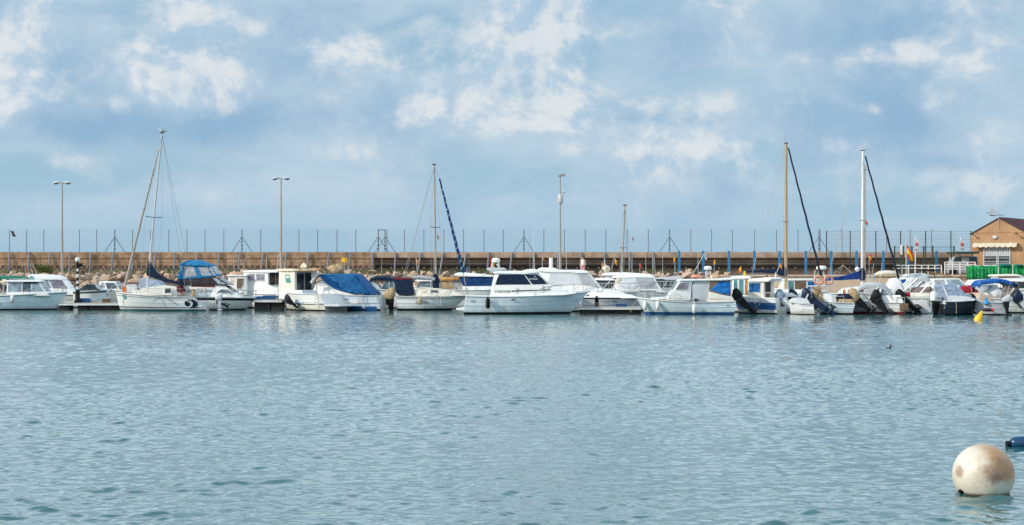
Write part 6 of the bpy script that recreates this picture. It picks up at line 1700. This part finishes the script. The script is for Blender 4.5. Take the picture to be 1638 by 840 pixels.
# 30 white mast yacht
b = Boat('sailing_yacht', 'sailing yacht with a white mast, royal blue boom cover and small masthead vane', 1380, 119.5, 1, .0)
b.hull(1310, 1446, 470, 465, 2.9, cockpit=.3)
c = b.cab('cabin', [(1340, 472), (1349, 461), (1378, 458), (1405, 462), (1424, 470)], 1.0, .8, 'white', bevel=.06)
b.win(c, [(1352, 463.4), (1366, 462), (1366, 467), (1352, 467)], 'g_dark'); b.win(c, [(1369, 462), (1384, 462), (1386, 467), (1369, 467)], 'g_dark')
b.mast((1379, 460), (1380.2, 241.5), .10, .085, 'white', (353, 11), [(1379.6, 244, 0, 1316, 468, .5), (1379.6, 244, 0, 1319, 468, -.5)], n=10)
b.pole('halyard_duct', [(1383.6, 458, .04), (1383.2, 264, .04)], .05, 'alu')
b.poles('masthead_gear', [[(1380, 241, 0), (1379, 234, 0)], [(1380.5, 241, 0), (1388, 237.4, 0)], [(1386, 236.6, 0), (1389, 239, 0)], [(1382, 273, 0), (1388, 270.6, 0)], [(1384, 270.6, .1), (1388, 271, .1)]], .03, 'lgrey')
b.sail_roll((1384, 250), (1437.5, 446), .055, .085, 'f_navy'); b.pole('stay', [(1381.5, 243, 0), (1384, 250, 0)], .012, 'wire', n=4)
b.pole('boom', [(1322, 447, 0), (1378, 441, 0)], .05, 'alu')
sc_ = b.cab('sail_cover', [(1318, 446.4), (1335, 443.6), (1352, 440.6), (1366, 436.4), (1371, 432), (1377, 431), (1380.5, 432), (1380.5, 447), (1366, 447), (1345, 448.4), (1319, 449)], .22, .10, 'f_royal', bevel=.05); sc_[0].data.materials[0] = M.setdefault('f_mid', fabric('royal_blue_cover', (.012, .045, .22)))
b.lumpy('mast_cover', [(1378, 429, .1), (1379, 434, .22), (1379, 444, .24), (1379, 449, .12)], .05, 'f_navy', 3); b.lumpy('rolled_cloth', [(1368, 433, .12), (1371, 431, .2), (1374, 432, .12)], .15, 'f_white', 5)
b.flag(1384.6, 352, 1384.4, 351, .1, ('cloth_pink', 'flag_red'), .28, .3, r=.005); b.flag(1390, 447, 1389.6, 404, .1, FL, .3, .55); b.whip(1393, 446, 1397, 420, .2, .02, 'lgrey')
b.poles('winch_frame', [[(1383, 462, .5), (1395, 440, .4)], [(1386, 440, .6), (1396, 440, .6), (1396, 460, .6)], [(1386, 440, .6), (1384, 460, .6)]], .035, 'lgrey')
b.poles('gantry', [[(1330, 440, .3), (1348, 424, .1), (1361, 437, .3)], [(1341, 438, .2), (1348, 424, .1)]], .035, 'alu')
# 31 canopy boat
b = Boat('motorboat', 'motorboat with a pale grey canopy curtain, red keel line and a raised black outboard', 1392, 111.6, -1, -.25)
b.hull(1441, 1352, 484, 479, 2.5, usw=1445, boot='redbottom', hb=.16, col='white', cockpit=.5, bands=((.72, .76, 'grey'),), fullness=.5)
b.bimini('bimini', [(1373, 461), (1378, 455), (1386, 451.6), (1402, 451), (1412, 453.4), (1420, 461), (1427, 472)], 1.05, 'f_grey', ((1380, 454, 1392, 482), (1403, 452, 1384, 482)), thick=.12, sag=.10)
b.draped('side_curtain', [[(1376, 458.5, 1.0), (1388, 455, 1.02), (1401, 456, 1.0)], [(1377.5, 469, 1.04), (1389, 469, 1.06), (1401, 468, 1.04)], [(1382, 479, 1.06), (1388, 481, 1.08), (1400, 480, 1.06)]], 'f_grey', wr=.02)
c = b.cab('screen', [(1401, 472), (1406, 462), (1412, 461), (1422, 472)], .85, .8, 'g_pale', bevel=.03); b.cab('foredeck', [(1400, 484), (1401, 472), (1432, 472), (1437, 484)], 1.05, 1.0, 'white', bevel=.06)
b.poles('canopy_strut', [[(1383, 480, 1.08), (1398, 460, 1.06)]], .05, 'white'); b.rail(.45, .97, .5, 5, r=.022); b.poles('stern_rail', [[(1425, 484, 1.1), (1425, 475, 1.1), (1438, 475.4, 1.1), (1438, 485, 1.1)]], .028); b.whip(1404, 452, 1408, 420, .4); b.motor(1397, 489, 1.25, .62, 1.25, 'black', 'black', -.2, label='black outboard motor beside the canopy'); b.box('transom_box', 1431, 1444, 485, 496, 'brown', 1.0, .3)
b.flag(1372, 478, 1370, 470, .6, ('flag_org',), .1, .1)
# 32 arch bimini boat
b = Boat('motorboat', 'white motorboat with a grey arched bimini on white struts and a black outboard', 1460, 113.2, -1, -.30)
b.hull(1482, 1404, 478, 473, 2.5, usw=1487, cockpit=.5, fullness=.5, col='white', bands=((.55, .60, 'grey'),))
b.bimini('bimini', [(1458, 449.4), (1462, 444.6), (1470, 442.4), (1482, 443), (1487, 448.6)], 1.0, 'f_slate', (), thick=.14, sag=.06)
bm_ = [o_ for o_ in b.root.children if o_.name.startswith('bimini')][0]
for m_ in range(len(bm_.data.materials)): bm_.data.materials[m_] = M['f_grey']
for q_ in ([(1437, 469.6, 1.0), (1461.5, 446, 1.0)], [(1464.5, 470, 1.0), (1483, 449, 1.0)], [(1437, 469.6, -1.0), (1461.5, 446, -1.0)], [(1464.5, 470, -1.0), (1483, 449, -1.0)]): b.pole('bimini_strut', q_, .055, 'white')
c = b.cab('console', [(1424, 474), (1427, 456), (1433, 446.6), (1438, 449), (1445, 472)], .7, .6, 'f_white', bevel=.05); b.cab('coaming', [(1450, 474), (1452, 468), (1482, 467.6), (1484, 474)], 1.15, 1.1, 'cream', bevel=.04)
b.cab('seat', [(1452, 468), (1453, 460), (1482, 459), (1484, 468)], .8, .75, M.setdefault('seatred', fabric('maroon_grey_seat', (.24, .18, .19))), bevel=.04); b.lumpy('red_cover', [(1441, 471, .08), (1447, 470.6, .16), (1452, 473, .06)], .9, 'f_red', 2)
b.cab('side_panel', [(1452, 500), (1453, 481), (1467, 478), (1474, 484), (1481, 496), (1478, 501)], 1.3, 1.22, 'lgrey', bevel=.05)
b.rail(.5, .97, .5, 5, r=.022); b.poles('stern_rail', [[(1466, 478, 1.1), (1466, 469, 1.1), (1480, 469, 1.1), (1480, 479, 1.1)]], .028); b.whip(1452, 468, 1450, 436, .3, m='wire'); b.motor(1440, 487, 1.35, .88, 1.25, 'black', 'black', -.2, label='raised black outboard by the white strut'); b.cab('seat', [(1490, 474), (1488, 466), (1490, 456), (1497, 455), (1503, 470), (1504, 476)], .6, .5, 'white', bevel=.05)
b.pole('boat_hook', [(1478.4, 489, 1.2), (1478.8, 457, 1.2)], .035, 'brown')
# white boats farther back on the right
b = Boat('motorboat', 'white motorboat with curved windscreen behind the arched bimini', 1462, 124, 1)
b.hull(1402, 1512, 462, 459, 2.6)
c = b.cab('cabin', [(1418, 462), (1426, 446), (1454, 442.4), (1476, 443), (1500, 460)], 1.05, .9, 'white'); b.win(c, [(1428, 448), (1444, 446.4), (1444, 453), (1426, 454)], 'f_royal', 'window_blind'); b.win(c, [(1470, 446), (1478, 446.4), (1494, 458), (1472, 457)], 'g_pale')
b.cab('roof', [(1445, 442.6), (1450, 438.6), (1474, 437), (1484, 441), (1476, 443.6)], .95, .85, 'lgrey', c[0], bevel=.04)
b.lumpy('wrapped_sail', [(1424, 462, .3), (1430, 455, .42), (1436, 448, .3), (1438, 444, .12)], .6, 'f_white', 4); b.cab('dark_top', [(1473, 434.4), (1473.4, 431), (1493, 431), (1494, 433.8)], .55, .5, 'black', bevel=.05); b.poles('top_post', [[(1474.5, 434, .4), (1474.5, 443, .4)], [(1492, 434, .4), (1494, 447, .4)]], .035, 'dgrey')
b = Boat('sport_boat', 'white sport boat with a long raked windscreen right of the dark topped motorboat', 1515, 121.5, 1)
b.hull(1462, 1560, 461, 459, 2.5)
c = b.cab('cabin', [(1480, 462), (1488, 446), (1530, 445.4), (1541, 456), (1544, 462)], 1.0, .85, 'white'); b.win(c, [(1490, 447.6), (1505, 447), (1507, 455), (1490, 456)], 'f_clear'); b.win(c, [(1508, 447), (1528, 446.6), (1538.5, 456), (1512, 455.6)], 'g_pale'); b.across(c, (1530.6, 446), (1540.6, 455.6), 'g_pale', split=2)
b.poles('boom', [[(1480, 434, .2), (1545, 447, .2)]], .05, 'wood'); b.poles('prop_pole', [[(1534, 440, .5), (1538, 462, .5)]], .05, 'brown')
# 33 black boat with blue grey cover
b = Boat('motorboat', 'black hulled motorboat beneath a pale slate blue canvas cover', 1532, 108.8, 1, .05)
b.hull(1503, 1566, 481.5, 478.5, 2.3, usw=1504, ubw=1556, col='navy', boot='black', cockpit=.2, rub='offwhite', rub_r=.035, fullness=.35)
b.hull_o.data.materials[1 if len(b.hull_o.data.materials) > 1 else 0] = M.setdefault('hullblack', paint('blue_black_hull', (.010, .014, .026), .3, .2, 3, dirt=(.08, .08, .08), dirt_amt=.3))
tp = b.cab('canvas_cover', [(1507, 482), (1505, 470), (1500, 458), (1501, 455.6), (1523, 454.8), (1530, 461), (1542, 472), (1556, 478.6), (1551, 481)], 1.12, .85, M.setdefault('f_slate2', fabric('pale_slate_canvas', (0.27, 0.34, 0.45))), bevel=.06)
b.win(tp, [(1508, 481), (1511, 472), (1540, 473.6), (1554, 478.8), (1549, 480.8)], 'f_white', 'side_flap', off=.03); b.win(tp, [(1501.5, 458), (1503.5, 457), (1513, 480), (1509.5, 481)], 'f_white', 'edge_strip', off=.035)
b.poles('bow_gear', [[(1550, 481, .9), (1551, 470, .6), (1556, 474, .5), (1558, 482, .5)], [(1553, 474, .6), (1553, 488, .95)]], .06, 'rubber'); b.pole('rope', [(1521.6, 501, 1.25), (1521.6, 481, 1.2)], .018, 'rope'); b.motor(1497, 490, .45, .04, 1.2, 'white', 'black', .5, stripe='grey', label='upright white outboard motor')
# 34 small grey dinghy hull with blue jug
b = Boat('dinghy', 'small pale grey dinghy behind the yellow buoy, carrying a blue plastic jug', 1582, 108.6, -1, -.05)
b.hull(1606, 1557, 484, 481, 1.9, usw=1606, col='lgrey', boot='antifoul', cockpit=.8, floor=.3, cap='lgrey'); b.motor(1598, 488, 1.1, .05, .85, 'lgrey', 'black', -.2)
b.decal = None
q = b.world(b.P(1571.5, 486.4, .86)); mb = MB(); mb.lathe([(.10, 0), (.19, .04), (.19, .17), (.10, .27), (.06, .30), (.075, .34), (.075, .44), (.03, .46)], (0, 0, 0), M.setdefault('jug', paint('bright_blue_plastic', (.02, .26, .55), .4, .08)), 14)
tag(mb.build('water_jug', None, smooth=50, loc=(q.x, q.y, b.Z(486.6))), 'bright blue plastic jug on the pale grey dinghy', 'jug')
q = b.world(b.P(1572, 495, 1.12)); mb = MB(); mb.ell((0, 0, 0), (.36, .16, .13), 'dgrey', 14, 8); mb.ell((.32, 0, -.02), (.13, .14, .12), 'red', 12, 8); tag(mb.build('fender', None, smooth=60, loc=(q.x, q.y, q.z)), 'dark fender with a red end lying beside the pale grey dinghy', 'fender')
# 35 blue bimini boat
b = Boat('motorboat', 'motorboat with a bright blue bimini awning in front of the green netting', 1590, 114, -1)
b.hull(1648, 1535, 480, 474, 2.5, cockpit=.6, usw=1650)
b.bimini('bimini', [(1559.5, 453.4), (1563, 448.6), (1580, 446.4), (1592, 445), (1606, 447), (1613, 450.8)], 1.05, 'f_royal', ((1560.6, 450, 1561.5, 482), (1610, 450, 1600, 480)), thick=.13, sag=.06)
b.bimini('rolled_bimini', [(1611, 448.6), (1622, 451.6)], .9, 'f_navy', (), thick=.12)
b.cab('seat', [(1573, 476), (1577, 466), (1585, 456), (1589, 457), (1583, 470), (1590, 478)], .6, .55, 'white', bevel=.05); b.lumpy('white_bundle', [(1578, 468, .2), (1588, 468, .45), (1597, 471, .42), (1602, 476, .2)], .5, 'f_white', 6)
b.cab('coaming', [(1560, 478), (1562, 468), (1580, 474), (1600, 478), (1640, 479), (1640, 482), (1560, 482)], 1.15, 1.1, M.setdefault('tanpaint', paint('tan_deck_paint', (.46, .36, .28), .6, .1)), bevel=.04); b.poles('strut', [[(1606, 474, .9), (1616, 461, .9)]], .05, 'white')
b.draped('cabin_curtain', [[(1598, 453, .8), (1612, 452, .8), (1624, 454, .8)], [(1598, 464, .82), (1612, 464, .82), (1625, 464, .82)], [(1599, 474, .84), (1613, 475, .84), (1627, 475, .84)]], M.setdefault('f_taupe', fabric('taupe_curtain', (.30, .24, .22), .1)))
b.poles('stern_rail', [[(1592, 480, 1.0), (1592, 470, 1.0), (1604, 470, 1.0)], [(1628, 481, 1.1), (1628, 471, 1.1), (1642, 471, 1.1)]], .026); b.motor(1622, 488, 1.3, .66, 1.2, 'navy', 'lgrey', -.15, label='navy outboard motor'); b.motor(1641, 487, .9, .4, 1.15, 'navy', 'black', -.2)
b.whip(1589.5, 470, 1589.3, 466, .3)
# red covered dinghy behind, clamp motor
b = Boat('dinghy', 'red covered dinghy between the slate blue cover and the blue bimini', 1548, 116.5, 1)
b.hull(1528, 1572, 470, 468, 1.6, cockpit=.2, col='offwhite')
b.lumpy('red_cover', [(1532, 466, .10), (1537, 463.4, .30), (1548, 464, .33), (1559, 467, .2), (1563, 469, .08)], .3, 'f_red', 5); b.box('blue_box', 1533, 1537.4, 455.4, 460.6, M['jug'], .3, .1); b.motor(1552.4, 463, .8, -.05, .62, 'lgrey', 'black', 1.2)
# 36 white cabin boat at the far right
b = Boat('cabin_boat', 'white cabin boat with large blue grey windows, cut by the right frame', 1625, 121, 1)
b.hull(1592, 1690, 464, 461, 2.7)
c = b.cab('cabin', [(1602, 464), (1604, 449), (1635, 448), (1640, 454), (1646, 464)], 1.1, 1.0, 'white'); b.win(c, [(1607, 452), (1618, 451.4), (1618, 461), (1607, 461)], 'g_blue'); b.win(c, [(1620, 451.4), (1633, 451), (1637, 456), (1639, 461), (1620, 461)], 'g_dark')
b.cab('roof', [(1598, 449.4), (1600, 447.2), (1632, 446.4), (1640, 449), (1638, 451)], 1.15, 1.05, 'white', c[0], bevel=.05)
b = Boat('motorboat', 'long low white boat with wooden cabin roof beneath the green netting', 1600, 127, 1)
b.hull(1535, 1680, 456, 453, 2.8); c = b.cab('cabin', [(1548, 455), (1554, 448), (1590, 446), (1592, 442), (1630, 440.6), (1634, 448), (1640, 455)], 1.1, .95, 'white')
b.cab('roof', [(1586, 442), (1588, 439.4), (1618, 438.4), (1626, 440), (1626, 442)], 1.1, 1.05, 'cream', c[0], bevel=.03); b.win(c, [(1591, 442.4), (1622, 441.6), (1624, 444), (1591, 445)], 'wood', 'trim_panel', off=.02)
b.whip(1595, 439, 1595, 404, .3, .03, 'offwhite'); b.whip(1618, 439, 1618, 423, .3, .03, 'offwhite')
# cream upturned dinghy on the quay
q = WP(1420, 439.5, 137.2); mb = MB(); rows = []
for i in range(13):
    t = i / 12; w = .55 * max(.02, (1 - abs(2 * t - 1) ** 2.6)); h = .36 * max(.05, (1 - abs(2 * t - 1) ** 3))
    rows.append([(lerp(-1.15, 1.15, t), w * math.cos(a), h * math.sin(a)) for a in [math.pi * k / 8 for k in range(9)]])
mb.grid(rows, 'cream'); o = mb.build('dinghy', None, smooth=60, loc=(q.x, q.y + .3, 2.60)); o.modifiers.new('skin', 'SOLIDIFY').thickness = .03
tag(o, 'cream dinghy lying upside down on the tan quay', 'dinghy')
# ------------------------------------------------------------------ buoys, bird on the water, man on the promenade
def buoy_mat():
    m, t, p = new_mat('weathered_white_buoy')
    co = t.n('ShaderNodeTexCoord').outputs['Object']
    sx = t.n('ShaderNodeSeparateXYZ'); t.l(co, sx.inputs[0])
    n1 = t.noise(co, 3.0, 7, .65, .6); n2 = t.noise(co, 9, 6, .7, .3); n3 = t.noise(co, 40, 4, .7)
    c = t.mix(t.smooth(n1, .3, .75), (0.66, 0.62, 0.54), (0.54, 0.46, 0.34))
    # rusty bloom on the upper right of the float, scuffs at mid height
    bloom = t.smooth(t.m('ADD', t.m('ADD', t.m('MULTIPLY', sx.outputs[0], 1.0), t.m('MULTIPLY', sx.outputs[2], 1.15)), t.m('MULTIPLY', t.m('SUBTRACT', n1, .5), .55)), .02, .50)
    c = t.mix(t.m('MULTIPLY', bloom, .92), c, (0.35, 0.185, 0.068))
    def spot(cx, cy, cz, r, amt, col):
        nonlocal c
        v = t.n('ShaderNodeVectorMath', operation='DISTANCE'); t.l(co, v.inputs[0]); v.inputs[1].default_value = (cx, cy, cz)
        d = t.m('ADD', v.outputs['Value'], t.m('MULTIPLY', t.m('SUBTRACT', n2, .5), r * 1.5))
        f = t.m('SUBTRACT', 1.0, t.smooth(d, r * .25, r))
        c = t.mix(t.m('MULTIPLY', f, amt), c, col)
    spot(.03, -.40, .03, .17, .85, (0.10, 0.06, 0.05)); spot(.14, -.36, .13, .22, .75, (0.20, 0.10, 0.05)); spot(-.03, -.38, .10, .15, .6, (0.26, 0.14, 0.07))
    spot(-.37, -.15, .05, .12, .70, (0.24, 0.13, 0.06)); spot(.25, -.31, .05, .2, .65, (0.36, 0.20, 0.08)); spot(-.12, -.38, -.02, .16, .4, (0.36, 0.25, 0.15))
    c = t.mix(t.m('MULTIPLY', t.m('SUBTRACT', 1.0, t.smooth(t.m('ADD', sx.outputs[2], t.m('MULTIPLY', n2, .05)), -.235, -.165)), .9), c, (0.16, 0.11, 0.03))
    c = t.mix(t.m('MULTIPLY', t.smooth(n3, .60, .75), .25), c, (0.35, 0.27, 0.18))
    t.l(c, p.inputs['Base Color']); p.inputs['Roughness'].default_value = .42
    b = t.n('ShaderNodeBump'); b.inputs['Strength'].default_value = .15; b.inputs['Distance'].default_value = .02; t.l(n2, b.inputs['Height']); t.l(b.outputs[0], p.inputs['Normal'])
    return m
M['buoy'] = buoy_mat()
bx = WX(1573, 21.9)
by = empty('mooring_buoy', (bx, 21.9, .245), 0, 'big round white mooring buoy with rusty stains, floating nearest the viewer', 'buoy')
mb = MB(); mb.ell((0, 0, 0), (.408, .408, .408), 'buoy', 56, 36); mb.build('float', by, smooth=80)
mb = MB(); mb.tube([(-.30, -.10, -.26), (-.345, -.14, -.20), (-.31, -.10, -.17)], .035, 'rubber', 8); mb.torus((0, 0, -.235), .332, .010, 'bank', None, 40, 6); mb.build('mooring_eye', by)
bb = empty('pencil_buoy', (WX(1610, 27.6), 27.6, .06), .12, 'blue pencil shaped buoy with black tip at the right edge', 'buoy')
mb = MB(); mb.lathe([(.03, .06), (.07, .075), (.105, .13), (.118, .22), (.118, .85), (.10, .95), (.05, 1.0)], (0, 0, 0), M.setdefault('buoyblue', paint('deep_blue_plastic', (.006, .048, .12), .25, .12, 4)), 24, rot=Matrix.Rotation(R(90), 3, 'Y')); mb.build('float', bb, smooth=60)
mb = MB(); mb.lathe([(.02, -.01), (.055, 0), (.05, .05), (.035, .075)], (0, 0, -.015), 'rubber', 14, rot=Matrix.Rotation(R(90), 3, 'Y')); mb.build('tip', bb, smooth=50)
yb_ = empty('marker_buoy', (WX(1564.5, 97.5), 97.5, 0), 0, 'small yellow cone marker buoy floating before the black hulled boat', 'buoy')
mb = MB(); mb.lathe([(.16, -.16), (.235, -.10), (.25, .02), (.24, .10), (.06, .56), (.02, .60)], (0, 0, 0), 'yellow', 18, rot=Matrix.Rotation(R(24), 3, 'Y')); mb.build('cone', yb_, smooth=35)
mb = MB(); mb.torus((.0, 0, -.08), .24, .012, 'dgrey', Matrix.Rotation(R(24), 3, 'Y'), 20, 5); mb.build('band', yb_)
db = WP(1422, 556.8, 62.5)
mb = MB(); mb.ell((0, 0, .055), (.13, .07, .07), 'dgrey', 12, 8); mb.ell((.085, 0, .14), (.045, .04, .045), 'dgrey', 10, 7); mb.tube([(.06, 0, .08), (.085, 0, .14)], .035, 'dgrey', 8); mb.tube([(.12, 0, .135), (.165, 0, .128)], .012, 'rust', 6, .006); mb.ell((-.02, -.02, .09), (.09, .05, .04), 'lgrey', 10, 6); mb.prism([(-.11, -.03, .06), (-.11, .03, .06), (-.19, .02, .10), (-.19, -.02, .10)], [(-.11, -.03, .08), (-.11, .03, .08), (-.19, .02, .11), (-.19, -.02, .11)], 'dgrey')
bird = mb.build('seabird', None, smooth=60, loc=(db.x, db.y, -.01)); bird.scale = (.75,) * 3
tag(bird, 'small dark seabird swimming alone on the open water', 'bird')
def man():
    d = 147.6; p0 = WP(932.5, 440, d)
    r = empty('person', (p0.x, p0.y, PZ), R(-20), 'man in a white vest standing on the promenade by a lamp post', 'person')
    me = bpy.data.meshes.new('body')
    J = {'pel': (0, 0, .95), 'sp': (0, 0, 1.12), 'ch': (0, 0, 1.33), 'nk': (0, -.01, 1.48), 'hd0': (0, -.03, 1.55), 'hd1': (0, -.03, 1.63), 'hd2': (0, -.02, 1.71)}
    names = list(J); V = [J[k] for k in names]; E = [(i, i + 1) for i in range(6)]
    rad = [(.15, .11), (.14, .105), (.165, .115), (.058, .058), (.07, .08), (.082, .098), (.06, .075)]
    for sg in (1, -1):
        i0 = len(V); V += [(sg * .19, 0, 1.41), (sg * .25, .02, 1.14), (sg * .25, -.08, .92), (sg * .25, -.11, .83)]; rad += [(.055, .055), (.043, .043), (.032, .034), (.028, .04)]
        E += [(2, i0), (i0, i0 + 1), (i0 + 1, i0 + 2), (i0 + 2, i0 + 3)]
        i1 = len(V); V += [(sg * .10, 0, .86), (sg * .11, -.02, .48), (sg * .11, .02, .08), (sg * .12, -.13, .04)]; rad += [(.09, .09), (.058, .06), (.04, .042), (.04, .03)]
        E += [(0, i1), (i1, i1 + 1), (i1 + 1, i1 + 2), (i1 + 2, i1 + 3)]
    me.from_pydata(V, E, []); o = bpy.data.objects.new('body', me); COL.objects.link(o)
    sk = o.modifiers.new('skin', 'SKIN'); 
    if not me.skin_vertices: me.attributes
    lay = me.skin_vertices[0].data if len(me.skin_vertices) else None
    if lay is None:
        bm = bmesh.new(); bm.from_mesh(me); bm.verts.layers.skin.verify(); bm.to_mesh(me); bm.free(); lay = me.skin_vertices[0].data
    for k, v in enumerate(lay): v.radius = rad[k]; v.use_root = (k == 0)
    o.modifiers.new('sub', 'SUBSURF').render_levels = 2
    o.modifiers['sub'].levels = 2
    dg = bpy.context.evaluated_depsgraph_get(); nm = bpy.data.meshes.new_from_object(o.evaluated_get(dg))
    bpy.data.objects.remove(o)
    nm.materials.clear(); nm.materials.append(M['skin']); nm.polygons.foreach_set('use_smooth', [True] * len(nm.polygons))
    bo = bpy.data.objects.new('body', nm); COL.objects.link(bo); bo.parent = r
    mb = MB(); mb.ell((0, .0, 1.70), (.088, .105, .085), 'hair', 12, 8); mb.build('hair', r, smooth=60)
    mb = MB()
    mb.lathe([(.175, .93), (.165, 1.1), (.19, 1.3), (.16, 1.42), (.08, 1.455)], (0, 0, 0), 'cloth_white', 16); 
    for i, v in enumerate(mb.v): mb.v[i] = (v[0], v[1] * .74, v[2])
    mb.build('vest', r, smooth=60)
    mb = MB(); mb.lathe([(.17, .80), (.18, .96)], (0, 0, 0), 'cloth_pink', 16)
    for sg in (1, -1): mb.lathe([(.095, .5), (.11, .84)], (sg * .10, 0, 0), 'cloth_pink', 12)
    for i, v in enumerate(mb.v): mb.v[i] = (v[0], v[1] * .85, v[2])
    mb.build('shorts', r, smooth=60)
    mb = MB()
    for sg in (1, -1): mb.ell((sg * .033, -.125, 1.645), (.012, .008, .009), 'hair', 8, 6)
    mb.ell((0, -.135, 1.61), (.016, .022, .024), 'skin', 8, 6); mb.box((0, -.112, 1.565), (.05, .012, .01), 'ring')
    for sg in (1, -1): mb.ell((sg * .088, -.02, 1.63), (.014, .025, .034), 'skin', 8, 6)
    mb.build('face', r, smooth=60)
man()
